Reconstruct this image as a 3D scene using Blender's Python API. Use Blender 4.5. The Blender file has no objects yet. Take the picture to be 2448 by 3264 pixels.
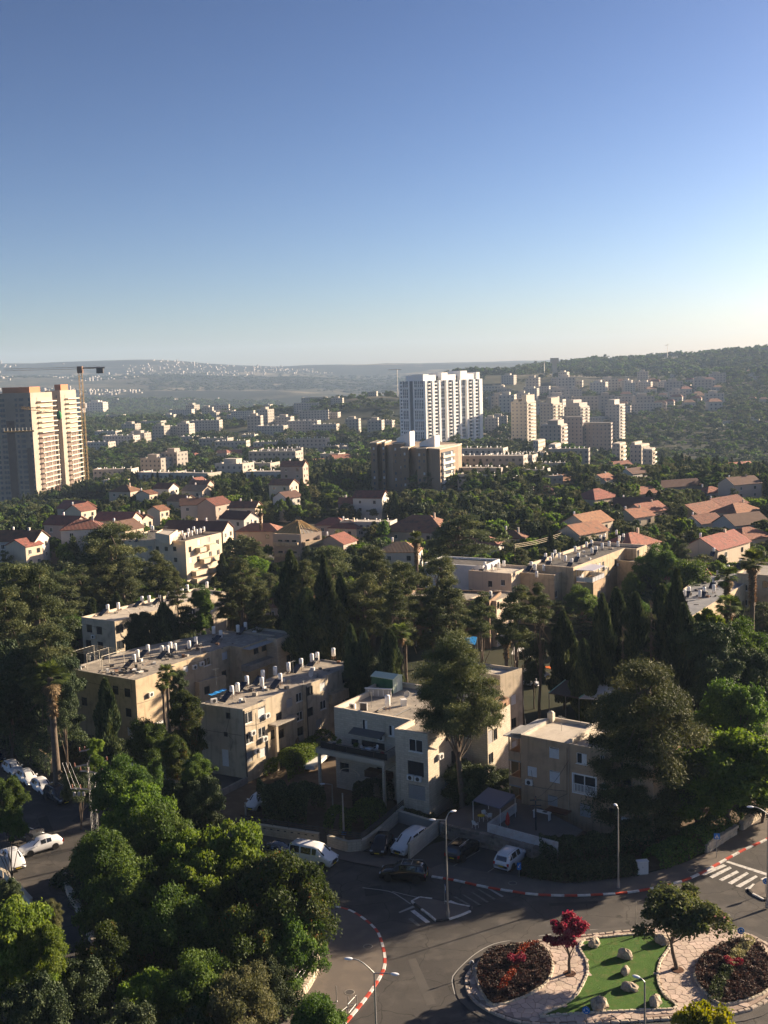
import bpy, math, random
import numpy as np
from mathutils import Vector, Matrix
random.seed(7)
rng=np.random.default_rng(7)
sc=bpy.context.scene
COL=sc.collection
# ------------------------------------------------------------------ camera, sky, sun, exposure
FPX, EYE=3500.0, 50.0
PITCH, ROLL=math.atan(437/FPX), math.radians(1.72)
_f=np.array([0, math.cos(PITCH), -math.sin(PITCH)])
_u0=np.array([0, math.sin(PITCH), math.cos(PITCH)])
_r0=np.array([1.0, 0, 0])
_R=math.cos(ROLL)*_r0-math.sin(ROLL)*_u0
_U=math.sin(ROLL)*_r0+math.cos(ROLL)*_u0
cam_data=bpy.data.cameras.new('camera')
cam=bpy.data.objects.new('camera', cam_data)
COL.objects.link(cam)
cam.matrix_world=Matrix((( _R[0], _U[0], -_f[0], 0), (_R[1], _U[1], -_f[1], 0), (_R[2], _U[2], -_f[2], EYE), (0, 0, 0, 1)))
cam_data.sensor_fit='VERTICAL'
cam_data.sensor_height=36.0
cam_data.lens=36.0*FPX/3264
cam_data.clip_start=0.5
cam_data.clip_end=60000
sc.camera=cam
SUN_AZ, SUN_EL=math.radians(28), math.radians(18)  # from +X towards +Y
world=bpy.data.worlds.new('World')
sc.world=world
world.use_nodes=True
wn, wl=world.node_tree.nodes, world.node_tree.links
sky=wn.new('ShaderNodeTexSky')
sky.sky_type='NISHITA'
sky.sun_disc=False
sky.sun_elevation=SUN_EL
sky.sun_rotation=math.radians(90)-SUN_AZ
sky.altitude=800
sky.air_density=0.85
sky.dust_density=1.7
sky.ozone_density=3.0
tint=wn.new('ShaderNodeMix'); tint.data_type='RGBA'; tint.blend_type='MULTIPLY'; tint.inputs[0].default_value=1
tint.inputs[7].default_value=(.365, .303, .280, 1)
gam=wn.new('ShaderNodeGamma'); gam.inputs[1].default_value=1.6
wl.new(sky.outputs[0], gam.inputs[0]); wl.new(gam.outputs[0], tint.inputs[6]); wl.new(tint.outputs[2], wn['Background'].inputs[0])
wn['Background'].inputs[1].default_value=0.054
sun_data=bpy.data.lights.new('sun', 'SUN')
sun_data.energy=5.0
sun_data.angle=math.radians(0.53)
sun_data.color=(1.0, 0.80, 0.57)
sun=bpy.data.objects.new('sun', sun_data)
COL.objects.link(sun)
_sd=Vector((math.cos(SUN_EL)*math.cos(SUN_AZ), math.cos(SUN_EL)*math.sin(SUN_AZ), math.sin(SUN_EL)))
sun.rotation_euler=_sd.to_track_quat('Z', 'Y').to_euler()
sc.view_settings.view_transform='Standard'
sc.view_settings.look='None'
sc.view_settings.gamma=1
sc.view_settings.exposure=1.63
sc.view_settings.use_curve_mapping=False
sc.cycles.max_bounces=6
sc.cycles.diffuse_bounces=3
sc.cycles.glossy_bounces=2
sc.cycles.transmission_bounces=3
sc.cycles.volume_bounces=0
sc.cycles.transparent_max_bounces=8
sc.cycles.volume_step_rate=5
sc.cycles.use_adaptive_sampling=True
sc.cycles.adaptive_threshold=0.015
# ------------------------------------------------------------------ measuring: where a sight line meets the place
def ray(px, py):
 return FPX*_f+(px-1224)*_R-(py-1632)*_U
def at(px, py, z=0.0):
 d=ray(px, py); t=(z-EYE)/d[2]
 return np.array([0, 0, EYE])+t*d
def az_dist(px, py, dist):
 """point above/below the horizon seen at px,py at ground distance dist"""
 d=ray(px, py); t=dist/math.hypot(d[0], d[1])
 return np.array([0, 0, EYE])+t*d
def to_px(x, y, z):
 v=np.array([x, y, z-EYE]); k=v@_f
 return 1224+FPX*(v@_R)/k, 1632-FPX*(v@_U)/k
# terrain heights over azimuth columns and distances (metres)
T_D=np.array([0, 180, 300, 450, 600, 800, 1000, 1250, 1600, 2100, 2800, 3800, 5000, 6500, 8500, 13000, 30000.])
T_PX=np.array([-4000, 0, 450, 900, 1200, 1500, 1760, 1920, 2200, 2448, 6000.])
T_AZ=np.arctan((T_PX-1224)/FPX)
T_Z=np.array([
 [0, 0, 0, -6, -20, -28, -22, -14, -10, -25, -25, 30, 110, 205, 150, 80, 0],
 [0, 0, 0, -7, -22, -28, -22, -14, -10, -25, -25, 30, 98, 164, 140, 80, 0],
 [0, 0, 0, -4, -10, -15, -13, -9, -4, -28, -32, 22, 88, 174, 140, 80, 0],
 [0, 0, 0, -3, -8, -11, -12, -5, 4, -32, -50, 8, 66, 112, 100, 80, 0],
 [0, 0, 0, -3, -8, -12, -14, -4, 21, -20, -60, -10, 45, 108, 100, 80, 0],
 [0, 0, 0, -2, -6, -12, -16, -10, 4, 44, 25, 10, 50, 104, 100, 80, 0],
 [0, 0, 0, -2, -5, -12, -21, -20, -4, 40, 54, 40, 55, 100, 100, 80, 0],
 [0, 0, 0, -2, -6, -20, -28, -27, -8, 32, 62, 50, 60, 90, 100, 80, 0],
 [0, 0, 0, -2, -7, -42, -34, -23, -6, 30, 72, 60, 70, 90, 100, 80, 0],
 [0, 0, 0, -3, -10, -50, -38, -24, -6, 31, 80, 70, 70, 90, 100, 80, 0],
 [0, 0, 0, -3, -10, -50, -38, -24, -6, 34, 90, 80, 70, 90, 100, 80, 0.]])
def _vn(x, y, s):
 """cheap smooth value noise, arrays in"""
 x=np.asarray(x)/s; y=np.asarray(y)/s
 xi=np.floor(x); yi=np.floor(y); fx=x-xi; fy=y-yi
 fx=fx*fx*(3-2*fx); fy=fy*fy*(3-2*fy)
 def h(a, b):
  v=np.sin(a*127.1+b*311.7)*43758.5453
  return v-np.floor(v)
 return (h(xi, yi)*(1-fx)+h(xi+1, yi)*fx)*(1-fy)+(h(xi, yi+1)*(1-fx)+h(xi+1, yi+1)*fx)*fy
def terrain(x, y):
 x=np.asarray(x, float); y=np.asarray(y, float)
 D=np.hypot(x, y); A=np.arctan2(x, np.maximum(y, 1e-3))
 A=np.where(y<=0, np.where(x<0, T_AZ[0], T_AZ[-1]), A)
 ai=np.clip(np.searchsorted(T_AZ, A)-1, 0, len(T_AZ)-2)
 fa=np.clip((A-T_AZ[ai])/(T_AZ[ai+1]-T_AZ[ai]), 0, 1); fa=fa*fa*(3-2*fa)
 di=np.clip(np.searchsorted(T_D, D)-1, 0, len(T_D)-2)
 fd=np.clip((D-T_D[di])/(T_D[di+1]-T_D[di]), 0, 1); fd=fd*fd*(3-2*fd)
 z=(T_Z[ai, di]*(1-fd)+T_Z[ai, di+1]*fd)*(1-fa)+(T_Z[ai+1, di]*(1-fd)+T_Z[ai+1, di+1]*fd)*fa
 amp=np.clip((D-700)/2500, 0, 1)
 z=z+amp*((_vn(x, y, 420)-.5)*11+(_vn(x+99, y, 150)-.5)*6+np.where(D>4000, 3.0, .3)*(_vn(x, y+55, 1300)-.5)*14)
 return z
def ground_hit(px, py, d0=60, d1=9000):
 """first point of the terrain seen at px,py"""
 d=ray(px, py); h=math.hypot(d[0], d[1])
 D=np.geomspace(d0, d1, 500); t=D/h
 X, Y, Z=t*d[0], t*d[1], EYE+t*d[2]
 below=np.nonzero(Z<terrain(X, Y))[0]
 k=below[0] if len(below) else len(D)-1
 return np.array([X[k], Y[k], float(terrain(X[k], Y[k]))])
# ------------------------------------------------------------------ objects
ORG={}
def tag(o, label=None, cat=None, group=None, kind=None):
 if label:o['label']=label
 if cat:o['category']=cat
 if group:o['group']=group
 if kind:o['kind']=kind
 return o
def thing(name, label, cat, loc, rotz=0.0, group=None):
 o=bpy.data.objects.new(name, None)
 o.empty_display_size=0.3
 COL.objects.link(o)
 o.location=tuple(float(v) for v in loc); o.rotation_euler=(0, 0, rotz)
 ORG[o.name]=tuple(float(v) for v in loc)
 return tag(o, label, cat, group)
def link(name, mesh, parent=None, loc=(0, 0, 0), rot=(0, 0, 0), scale=(1, 1, 1)):
 o=bpy.data.objects.new(name, mesh)
 COL.objects.link(o)
 o.location=loc; o.rotation_euler=rot; o.scale=scale
 if parent is not None:o.parent=parent
 return o
def copy_tree(o, parent=None):
 c=o.copy(); COL.objects.link(c)
 if parent is not None:c.parent=parent
 for ch in list(o.children):
  copy_tree(ch, c)
 return c
class MB:
 """collects simple shapes, then links them as one mesh object"""
 def __init__(s):s.v=[]; s.f=[]; s.m=[]; s.smooth=[]
 def add(s, vs, fs, m=0, sm=False):
  b=len(s.v); s.v.extend([tuple(map(float, p)) for p in vs])
  for f in fs:s.f.append([b+i for i in f]); s.m.append(m); s.smooth.append(sm)
  return s
 def quad(s, a, b, c, d, m=0):return s.add([a, b, c, d], [(0, 1, 2, 3)], m)
 def box(s, x0, y0, z0, x1, y1, z1, m=0):
  return s.add([(x0, y0, z0), (x1, y0, z0), (x1, y1, z0), (x0, y1, z0), (x0, y0, z1), (x1, y0, z1), (x1, y1, z1), (x0, y1, z1)],
      [(3, 2, 1, 0), (4, 5, 6, 7), (0, 1, 5, 4), (1, 2, 6, 5), (2, 3, 7, 6), (3, 0, 4, 7)], m)
 def obox(s, c, sx, sy, sz, a=0.0, m=0):
  """box standing on point c, size sx,sy,sz, turned by a"""
  ca, sa=math.cos(a), math.sin(a); P=[]
  for z in (0, sz):
   for x, y in ((-sx/2, -sy/2), (sx/2, -sy/2), (sx/2, sy/2), (-sx/2, sy/2)):
    P.append((c[0]+x*ca-y*sa, c[1]+x*sa+y*ca, c[2]+z))
  return s.add(P, [(3, 2, 1, 0), (4, 5, 6, 7), (0, 1, 5, 4), (1, 2, 6, 5), (2, 3, 7, 6), (3, 0, 4, 7)], m)
 def prism(s, poly, z0, z1, m=0, mtop=None, bottom=True):
  n=len(poly)
  z1s=z1 if hasattr(z1, '__len__') else [z1]*n
  s.add([(p[0], p[1], z0) for p in poly]+[(p[0], p[1], z1s[i]) for i, p in enumerate(poly)],
    [(i, (i+1)%n, n+(i+1)%n, n+i) for i in range(n)], m)
  s.add([(p[0], p[1], z1s[i]) for i, p in enumerate(poly)], [tuple(range(n))], m if mtop is None else mtop)
  if bottom:s.add([(p[0], p[1], z0) for p in poly], [tuple(reversed(range(n)))], m)
  return s
 def tube(s, pts, r, n=6, m=0, cap=True, sm=True):
  pts=[Vector(p) for p in pts]
  rs=r if hasattr(r, '__len__') else [r]*len(pts)
  rings=[]; up=Vector((0, 0, 1)); prev=None
  for i, p in enumerate(pts):
   d=(pts[min(i+1, len(pts)-1)]-pts[max(i-1, 0)]).normalized()
   if prev is None:
    a=d.cross(up)
    if a.length<1e-3:a=Vector((1, 0, 0))
    a.normalize()
   else:
    a=prev-d*prev.dot(d)
    a=a.normalized() if a.length>1e-4 else Vector((1, 0, 0))
   prev=a; b=d.cross(a)
   rings.append([p+(a*math.cos(2*math.pi*k/n)+b*math.sin(2*math.pi*k/n))*rs[i] for k in range(n)])
  V=[q for ring in rings for q in ring]
  F=[(i*n+k, i*n+(k+1)%n, (i+1)*n+(k+1)%n, (i+1)*n+k) for i in range(len(pts)-1) for k in range(n)]
  s.add(V, F, m, sm)
  if cap:
   s.add([tuple(q) for q in rings[0]], [tuple(reversed(range(n)))], m)
   s.add([tuple(q) for q in rings[-1]], [tuple(range(n))], m)
  return s
 def lathe(s, c, prof, n=12, m=0, sm=True):
  V=[]; 
  for r, z in prof:
   for k in range(n):V.append((c[0]+r*math.cos(2*math.pi*k/n), c[1]+r*math.sin(2*math.pi*k/n), c[2]+z))
  F=[(i*n+k, i*n+(k+1)%n, (i+1)*n+(k+1)%n, (i+1)*n+k) for i in range(len(prof)-1) for k in range(n)]
  s.add(V, F, m, sm)
  s.add(V[-n:], [tuple(range(n))], m)
  return s
 def mesh(s, name, mats, org=(0, 0, 0)):
  me=bpy.data.meshes.new(name)
  V=np.array(s.v, float).reshape(-1, 3)-np.array(org)
  me.from_pydata(V.tolist(), [], s.f)
  for mt in (mats if isinstance(mats, (list, tuple)) else [mats]):me.materials.append(mt)
  me.polygons.foreach_set('material_index', s.m)
  me.polygons.foreach_set('use_smooth', s.smooth)
  me.update()
  return me
 def build(s, name, mats, parent=None, local=False, **tg):
  org=(0, 0, 0)
  if parent is not None and not local:org=ORG.get(parent.name, (0, 0, 0))
  o=link(name, s.mesh(name, mats, org), parent)
  ORG[o.name]=org
  if tg:tag(o, **tg)
  return o
def np_mesh(name, V, F, mats, mi=None, attr=None):
 """fast mesh of triangles from numpy arrays; attr = per-face float called rnd"""
 me=bpy.data.meshes.new(name)
 nv, nf=len(V), len(F); k=F.shape[1]
 me.vertices.add(nv); me.vertices.foreach_set('co', np.asarray(V, np.float32).ravel())
 me.loops.add(nf*k); me.loops.foreach_set('vertex_index', np.asarray(F, np.int32).ravel())
 me.polygons.add(nf)
 me.polygons.foreach_set('loop_start', np.arange(0, nf*k, k, dtype=np.int32))
 me.polygons.foreach_set('loop_total', np.full(nf, k, np.int32))
 for mt in (mats if isinstance(mats, (list, tuple)) else [mats]):me.materials.append(mt)
 if mi is not None:me.polygons.foreach_set('material_index', np.asarray(mi, np.int32))
 me.update(calc_edges=True)
 if attr is not None:
  a=me.attributes.new('rnd', 'FLOAT', 'FACE'); a.data.foreach_set('value', np.asarray(attr, np.float32))
 return me
def inset(poly, d):
 n=len(poly); out=[]
 for i in range(n):
  p0, p1, p2=[np.array(poly[j%n][:2], float) for j in (i-1, i, i+1)]
  a=p1-p0; b=p2-p1; a /= np.linalg.norm(a)+1e-9; b /= np.linalg.norm(b)+1e-9
  na=np.array([-a[1], a[0]]); nb=np.array([-b[1], b[0]])
  m=na+nb; L=m@na
  out.append(p1+m*(d/max(L, .35)))
 return out
def area(poly):
 return .5*sum(poly[i][0]*poly[(i+1)%len(poly)][1]-poly[(i+1)%len(poly)][0]*poly[i][1] for i in range(len(poly)))
def inside(p, poly):
 c=False; n=len(poly); j=n-1
 for i in range(n):
  if (poly[i][1]>p[1])!=(poly[j][1]>p[1]) and p[0]<(poly[j][0]-poly[i][0])*(p[1]-poly[i][1])/(poly[j][1]-poly[i][1])+poly[i][0]:c=not c
  j=i
 return c
def smooth_line(pts, step=0.6, closed=False):
 P=[np.array(p[:2], float) for p in pts]; n=len(P); out=[]
 seg=n if closed else n-1
 for i in range(seg):
  p0=P[(i-1)%n] if closed or i>0 else P[0]; p1=P[i]; p2=P[(i+1)%n]
  p3=P[(i+2)%n] if closed or i+2<n else P[-1]
  k=max(1, int(np.linalg.norm(p2-p1)/step))
  for j in range(k):
   t=j/k
   out.append(.5*((2*p1)+(-p0+p2)*t+(2*p0-5*p1+4*p2-p3)*t*t+(-p0+3*p1-3*p2+p3)*t**3))
 if not closed:out.append(P[-1])
 return out
# ------------------------------------------------------------------ materials
MATS={}
def mat(name, col, rough=.8, spec=.3, metal=0., noise=None, bump=None, attr=None, objvar=0., dirt=None, streak=0., trans=None):
 """noise=(scale, col2, contrast); dirt=(scale, colour, amount); bump=(scale, strength)"""
 if name in MATS:return MATS[name]
 m=bpy.data.materials.new(name); m.use_nodes=True; MATS[name]=m
 N, L=m.node_tree.nodes, m.node_tree.links
 b=N['Principled BSDF']
 b.inputs['Roughness'].default_value=rough
 b.inputs['Metallic'].default_value=metal
 b.inputs['Specular IOR Level'].default_value=spec
 def rgb(c):
  n=N.new('ShaderNodeRGB'); n.outputs[0].default_value=(*c, 1); return n.outputs[0]
 cur=rgb(col)
 tc=N.new('ShaderNodeTexCoord').outputs['Object']
 def noise_fac(scale, lo, hi, detail=5, vec=None, stretch=None):
  v=vec or tc
  if stretch:
   mp=N.new('ShaderNodeMapping'); mp.inputs['Scale'].default_value=stretch; L.new(v, mp.inputs[0]); v=mp.outputs[0]
  t=N.new('ShaderNodeTexNoise'); t.inputs['Scale'].default_value=scale; t.inputs['Detail'].default_value=detail
  L.new(v, t.inputs['Vector'])
  r=N.new('ShaderNodeMapRange'); r.inputs[1].default_value=lo; r.inputs[2].default_value=hi
  L.new(t.outputs[0], r.inputs[0]); return r.outputs[0]
 def mix(fac, a, c2, blend='MIX'):
  x=N.new('ShaderNodeMix'); x.data_type='RGBA'; x.blend_type=blend
  if hasattr(fac, 'links'):L.new(fac, x.inputs[0])
  else:x.inputs[0].default_value=fac
  L.new(a, x.inputs[6]); L.new(c2, x.inputs[7]); return x.outputs[2]
 def mul(a, k):
  x=N.new('ShaderNodeMath'); x.operation='MULTIPLY'; L.new(a, x.inputs[0]); x.inputs[1].default_value=k; return x.outputs[0]
 if noise:
  cur=mix(noise_fac(noise[0], .5-.5*noise[2], .5+.5*noise[2]), cur, rgb(noise[1]))
 if dirt:
  cur=mix(mul(noise_fac(dirt[0], .5, .68, 8), dirt[2]), cur, rgb(dirt[1]))
 if streak:
  cur=mix(mul(noise_fac(1.0, .52, .75, 4, stretch=(2.2, 2.2, .16)), streak), cur, rgb(tuple(.28*c for c in col)))
 if attr:
  a=N.new('ShaderNodeAttribute'); a.attribute_name='rnd'
  cr=N.new('ShaderNodeValToRGB'); L.new(a.outputs['Fac'], cr.inputs[0])
  els=cr.color_ramp.elements
  for i, (p, c) in enumerate(attr):
   e=els[i] if i<2 else els.new(p)
   e.position=p; e.color=(*c, 1)
  cur=cr.outputs[0]
 if objvar:
  oi=N.new('ShaderNodeObjectInfo')
  h=N.new('ShaderNodeHueSaturation')
  r1=N.new('ShaderNodeMapRange'); r1.inputs[3].default_value=1-objvar; r1.inputs[4].default_value=1+objvar
  L.new(oi.outputs['Random'], r1.inputs[0]); L.new(r1.outputs[0], h.inputs['Value'])
  w=N.new('ShaderNodeMath'); w.operation='FRACT'; w2=N.new('ShaderNodeMath'); w2.operation='MULTIPLY'; w2.inputs[1].default_value=7.31
  L.new(oi.outputs['Random'], w2.inputs[0]); L.new(w2.outputs[0], w.inputs[0])
  r2=N.new('ShaderNodeMapRange'); r2.inputs[3].default_value=.5-objvar*.06; r2.inputs[4].default_value=.5+objvar*.06
  L.new(w.outputs[0], r2.inputs[0]); L.new(r2.outputs[0], h.inputs['Hue'])
  L.new(cur, h.inputs['Color']); cur=h.outputs[0]
 L.new(cur, b.inputs['Base Color'])
 if bump:
  t=N.new('ShaderNodeTexNoise'); t.inputs['Scale'].default_value=bump[0]; t.inputs['Detail'].default_value=6
  L.new(tc, t.inputs['Vector'])
  bp=N.new('ShaderNodeBump'); bp.inputs['Strength'].default_value=bump[1]; bp.inputs['Distance'].default_value=.05
  L.new(t.outputs[0], bp.inputs['Height']); L.new(bp.outputs[0], b.inputs['Normal'])
 if trans:
  tr=N.new('ShaderNodeBsdfTranslucent'); ms=N.new('ShaderNodeMixShader'); ms.inputs[0].default_value=trans
  hs=N.new('ShaderNodeHueSaturation'); hs.inputs['Value'].default_value=1.5; hs.inputs['Saturation'].default_value=1.15; hs.inputs['Hue'].default_value=.485
  L.new(cur, hs.inputs['Color']); L.new(hs.outputs[0], tr.inputs[0])
  L.new(b.outputs[0], ms.inputs[1]); L.new(tr.outputs[0], ms.inputs[2])
  L.new(ms.outputs[0], N['Material Output'].inputs[0])
 return m
def coursed(name, col, col2, bw=.55, bh=.27, rough=.85, dirt=None):
 """stone cladding: faint courses by a brick texture over wall-aligned coordinates"""
 if name in MATS:return MATS[name]
 m=mat(name, col, rough, noise=(.35, col2, .5), dirt=dirt, streak=.25)
 N, L=m.node_tree.nodes, m.node_tree.links; b=N['Principled BSDF']
 src=b.inputs['Base Color'].links[0].from_socket
 g=N.new('ShaderNodeNewGeometry')
 tc=N.new('ShaderNodeTexCoord'); sep=N.new('ShaderNodeSeparateXYZ'); L.new(tc.outputs['Object'], sep.inputs[0])
 sn=N.new('ShaderNodeSeparateXYZ'); L.new(g.outputs['Normal'], sn.inputs[0])
 def mth(op, a, c):
  x=N.new('ShaderNodeMath'); x.operation=op
  for i, q in enumerate((a, c)):
   if hasattr(q, 'links'):L.new(q, x.inputs[i])
   else:x.inputs[i].default_value=q
  return x.outputs[0]
 u=mth('SUBTRACT', mth('MULTIPLY', sep.outputs[1], sn.outputs[0]), mth('MULTIPLY', sep.outputs[0], sn.outputs[1]))
 cb=N.new('ShaderNodeCombineXYZ'); L.new(u, cb.inputs[0]); L.new(sep.outputs[2], cb.inputs[1])
 bt=N.new('ShaderNodeTexBrick'); bt.inputs['Scale'].default_value=1; bt.inputs['Brick Width'].default_value=bw
 bt.inputs['Row Height'].default_value=bh; bt.inputs['Mortar Size'].default_value=.018
 bt.inputs['Color1'].default_value=(1, 1, 1, 1); bt.inputs['Color2'].default_value=(.84, .82, .79, 1); bt.inputs['Mortar'].default_value=(.7, .68, .65, 1)
 L.new(cb.outputs[0], bt.inputs['Vector'])
 x=N.new('ShaderNodeMix'); x.data_type='RGBA'; x.blend_type='MULTIPLY'; x.inputs[0].default_value=1
 L.new(src, x.inputs[6]); L.new(bt.outputs[0], x.inputs[7]); L.new(x.outputs[2], b.inputs['Base Color'])
 return m
STONE=coursed('pale_limestone', (.62, .54, .43), (.54, .47, .375))
STUCCO=mat('grey_beige_stucco', (.54, .45, .33), noise=(.5, (.42, .355, .265), .6), dirt=(.9, (.20, .18, .15), .45), streak=.45, bump=(6, .3))
STUCCO2=mat('warm_stucco', (.56, .44, .29), noise=(.5, (.46, .355, .235), .6), dirt=(1.1, (.24, .19, .14), .4), streak=.45, bump=(6, .3))
TAN=mat('tan_plaster', (.47, .33, .21), noise=(.45, (.39, .27, .175), .7), dirt=(.8, (.22, .17, .12), .5), streak=.5, bump=(6, .3))
CREAM=mat('cream_plaster', (.64, .52, .39), noise=(.3, (.56, .46, .35), .5), streak=.3)
ROOFG=mat('bitumen_roof', (.36, .315, .26), noise=(.6, (.22, .195, .165), .5), dirt=(1.6, (.46, .40, .32), .7), bump=(5, .4))
ROOFW=mat('whitewashed_roof', (.56, .50, .42), noise=(.5, (.46, .41, .34), .5), dirt=(1.2, (.30, .25, .2), .4))
ROOFD=mat('dark_roof_felt', (.075, .07, .065), noise=(.5, (.12, .11, .1), .5), dirt=(1.2, (.2, .18, .15), .5))
CONC=mat('weathered_concrete', (.36, .33, .29), noise=(.8, (.26, .24, .21), .6), dirt=(1.3, (.15, .14, .12), .5), bump=(8, .3))
WHITE=mat('white_paint', (.78, .77, .74), .5, noise=(1.2, (.68, .67, .64), .5))
TANKW=mat('white_tank_enamel', (.82, .81, .79), .35, .5, dirt=(2, (.5, .42, .34), .35))
METAL=mat('grey_galvanised_steel', (.42, .42, .41), .45, .5, .7, noise=(3, (.3, .3, .29), .5))
DARKM=mat('dark_painted_iron', (.045, .045, .05), .5, .4)
RUST=mat('rusty_steel', (.23, .13, .08), .8, noise=(4, (.15, .09, .06), .5))
GLASS=mat('dark_window_glass', (.03, .035, .042), .08, .8)
GLASSB=mat('sky_grey_glass', (.085, .1, .115), .12, .8)
SHUT=mat('grey_roller_shutter', (.34, .335, .33), .6)
SHUTW=mat('white_roller_shutter', (.68, .68, .68), .5, noise=(2, (.6, .6, .6), .5))
COLLECT=mat('solar_collector', (.03, .033, .045), .15, .7)
BARK=mat('grey_brown_bark', (.16, .125, .095), .95, noise=(3, (.09, .07, .055), .6), bump=(9, .8))
ASPH=mat('asphalt', (.049, .046, .044), .85, .25, noise=(.13, (.088, .081, .075), .4), dirt=(.45, (.115, .105, .094), .7), bump=(40, .35))
def cracks(m):
 N, L=m.node_tree.nodes, m.node_tree.links; b=N['Principled BSDF']; src=b.inputs['Base Color'].links[0].from_socket; tc=N.new('ShaderNodeTexCoord').outputs['Object']
 nz=N.new('ShaderNodeTexNoise'); nz.inputs['Scale'].default_value=.8; L.new(tc, nz.inputs['Vector']); ad=N.new('ShaderNodeVectorMath'); L.new(tc, ad.inputs[0]); L.new(nz.outputs['Color'], ad.inputs[1])
 for sc_, lo, col, f in ((.22, .012, .45, 1), (.9, .02, .7, .6)):
  v=N.new('ShaderNodeTexVoronoi'); v.feature='DISTANCE_TO_EDGE'; v.inputs['Scale'].default_value=sc_; L.new(ad.outputs[0], v.inputs['Vector'])
  r=N.new('ShaderNodeMapRange'); r.inputs[2].default_value=lo; r.inputs[3].default_value=col; L.new(v.outputs['Distance'], r.inputs[0])
  x=N.new('ShaderNodeMix'); x.data_type='RGBA'; x.blend_type='MULTIPLY'; x.inputs[0].default_value=f; L.new(src, x.inputs[6]); L.new(r.outputs[0], x.inputs[7]); src=x.outputs[2]
 L.new(src, b.inputs['Base Color'])
cracks(ASPH)
PAVE=mat('worn_grey_paving', (.155, .13, .11), .9, noise=(.4, (.12, .105, .092), .5), dirt=(.7, (.21, .175, .14), .4), bump=(25, .2))
PAINTW=mat('white_road_paint', (.62, .60, .57), .7, dirt=(3, (.25, .24, .23), .8))
KERBW=mat('white_kerb_paint', (.70, .67, .62), .7, dirt=(3, (.35, .32, .29), .7))
KERBR=mat('red_kerb_paint', (.50, .06, .035), .7, dirt=(3, (.28, .1, .08), .6))
KERBK=mat('bare_dark_kerb', (.05, .048, .047), .8)
DIRT=mat('dry_garden_soil', (.15, .105, .07), .95, noise=(.35, (.10, .075, .05), .6), dirt=(.8, (.2, .155, .1), .5), bump=(6, .6))
RUBBLE=mat('rubble_limestone', (.44, .38, .30), .9, noise=(1.5, (.32, .27, .21), .6), objvar=.22, bump=(12, .7))
TILER=mat('red_roof_tiles', (.31, .14, .09), .85, noise=(.8, (.22, .10, .07), .6), dirt=(.9, (.13, .09, .07), .75), objvar=.32)
def rows(m, s):
 N, L=m.node_tree.nodes, m.node_tree.links; w=N.new('ShaderNodeTexWave'); w.inputs['Scale'].default_value=s; w.inputs['Distortion'].default_value=.6
 L.new(N.new('ShaderNodeTexCoord').outputs['Object'], w.inputs['Vector']); bp=N.new('ShaderNodeBump'); bp.inputs['Strength'].default_value=.9; bp.inputs['Distance'].default_value=.12
 L.new(w.outputs[0], bp.inputs['Height']); L.new(bp.outputs[0], N['Principled BSDF'].inputs['Normal'])
rows(TILER, .9)
BLUE=mat('blue_sign_enamel', (.02, .17, .50), .4)
# ------------------------------------------------------------------ terrain, one sheet to beyond the horizon
def build_terrain():
 azs=np.unique(np.round(np.concatenate([np.linspace(-180, -40, 29), np.linspace(-40, -22, 25), np.linspace(-22, 22, 221), np.linspace(22, 40, 25), np.linspace(40, 180, 29)]), 4))[:-1]
 ds=np.concatenate([[2], np.linspace(40, 280, 7), np.geomspace(300, 9500, 230), [11000, 14000, 20000, 30000]])
 A, D=np.meshgrid(np.radians(azs), ds)
 X, Y=D*np.sin(A), D*np.cos(A)
 Z=terrain(X, Y); Z[D>25000]=-60
 V=np.stack([X, Y, Z], -1).reshape(-1, 3); na, nd=len(azs), len(ds)
 i, j=np.meshgrid(np.arange(nd-1), np.arange(na), indexing='ij'); j2=(j+1)%na
 F=np.stack([i*na+j, i*na+j2, (i+1)*na+j2, (i+1)*na+j], -1).reshape(-1, 4)[:, ::-1]
 m=bpy.data.materials.new('hill_ground'); m.use_nodes=True
 N, L=m.node_tree.nodes, m.node_tree.links; b=N['Principled BSDF']; b.inputs['Roughness'].default_value=.95
 b.inputs['Specular IOR Level'].default_value=.1
 tc=N.new('ShaderNodeTexCoord')
 def nz(sc_, lo, hi, st=(1, 1, 1)):
  mp=N.new('ShaderNodeMapping'); mp.inputs['Scale'].default_value=st; L.new(tc.outputs['Object'], mp.inputs[0])
  t=N.new('ShaderNodeTexNoise'); t.inputs['Scale'].default_value=sc_; t.inputs['Detail'].default_value=8; t.inputs['Roughness'].default_value=.65
  L.new(mp.outputs[0], t.inputs['Vector'])
  r=N.new('ShaderNodeMapRange'); r.inputs[1].default_value=lo; r.inputs[2].default_value=hi; L.new(t.outputs[0], r.inputs[0]); return r.outputs[0]
 def mx(f, a, c):
  x=N.new('ShaderNodeMix'); x.data_type='RGBA'; L.new(f, x.inputs[0])
  for q, k in ((a, 6), (c, 7)):
   if hasattr(q, 'links'):L.new(q, x.inputs[k])
   else:x.inputs[k].default_value=(*q, 1)
  return x.outputs[2]
 c=mx(nz(.012, .4, .6), (.030, .036, .020), (.085, .074, .047))
 c=mx(nz(.05, .5, .62), c, (.022, .030, .016))
 c=mx(nz(.004, .55, .7, (1, 1, 8)), c, (.13, .11, .075))
 c=mx(nz(.0011, .47, .54), c, (.012, .019, .014)); c=mx(nz(.0025, .56, .62), c, (.17, .145, .10))
 L.new(c, b.inputs['Base Color'])
 me=np_mesh('ground', V, F, m)
 me.polygons.foreach_set('use_smooth', [True]*len(me.polygons))
 o=link('ground', me); tag(o, 'sloping ground and far hills under the suburb', kind='structure')
build_terrain()
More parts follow.
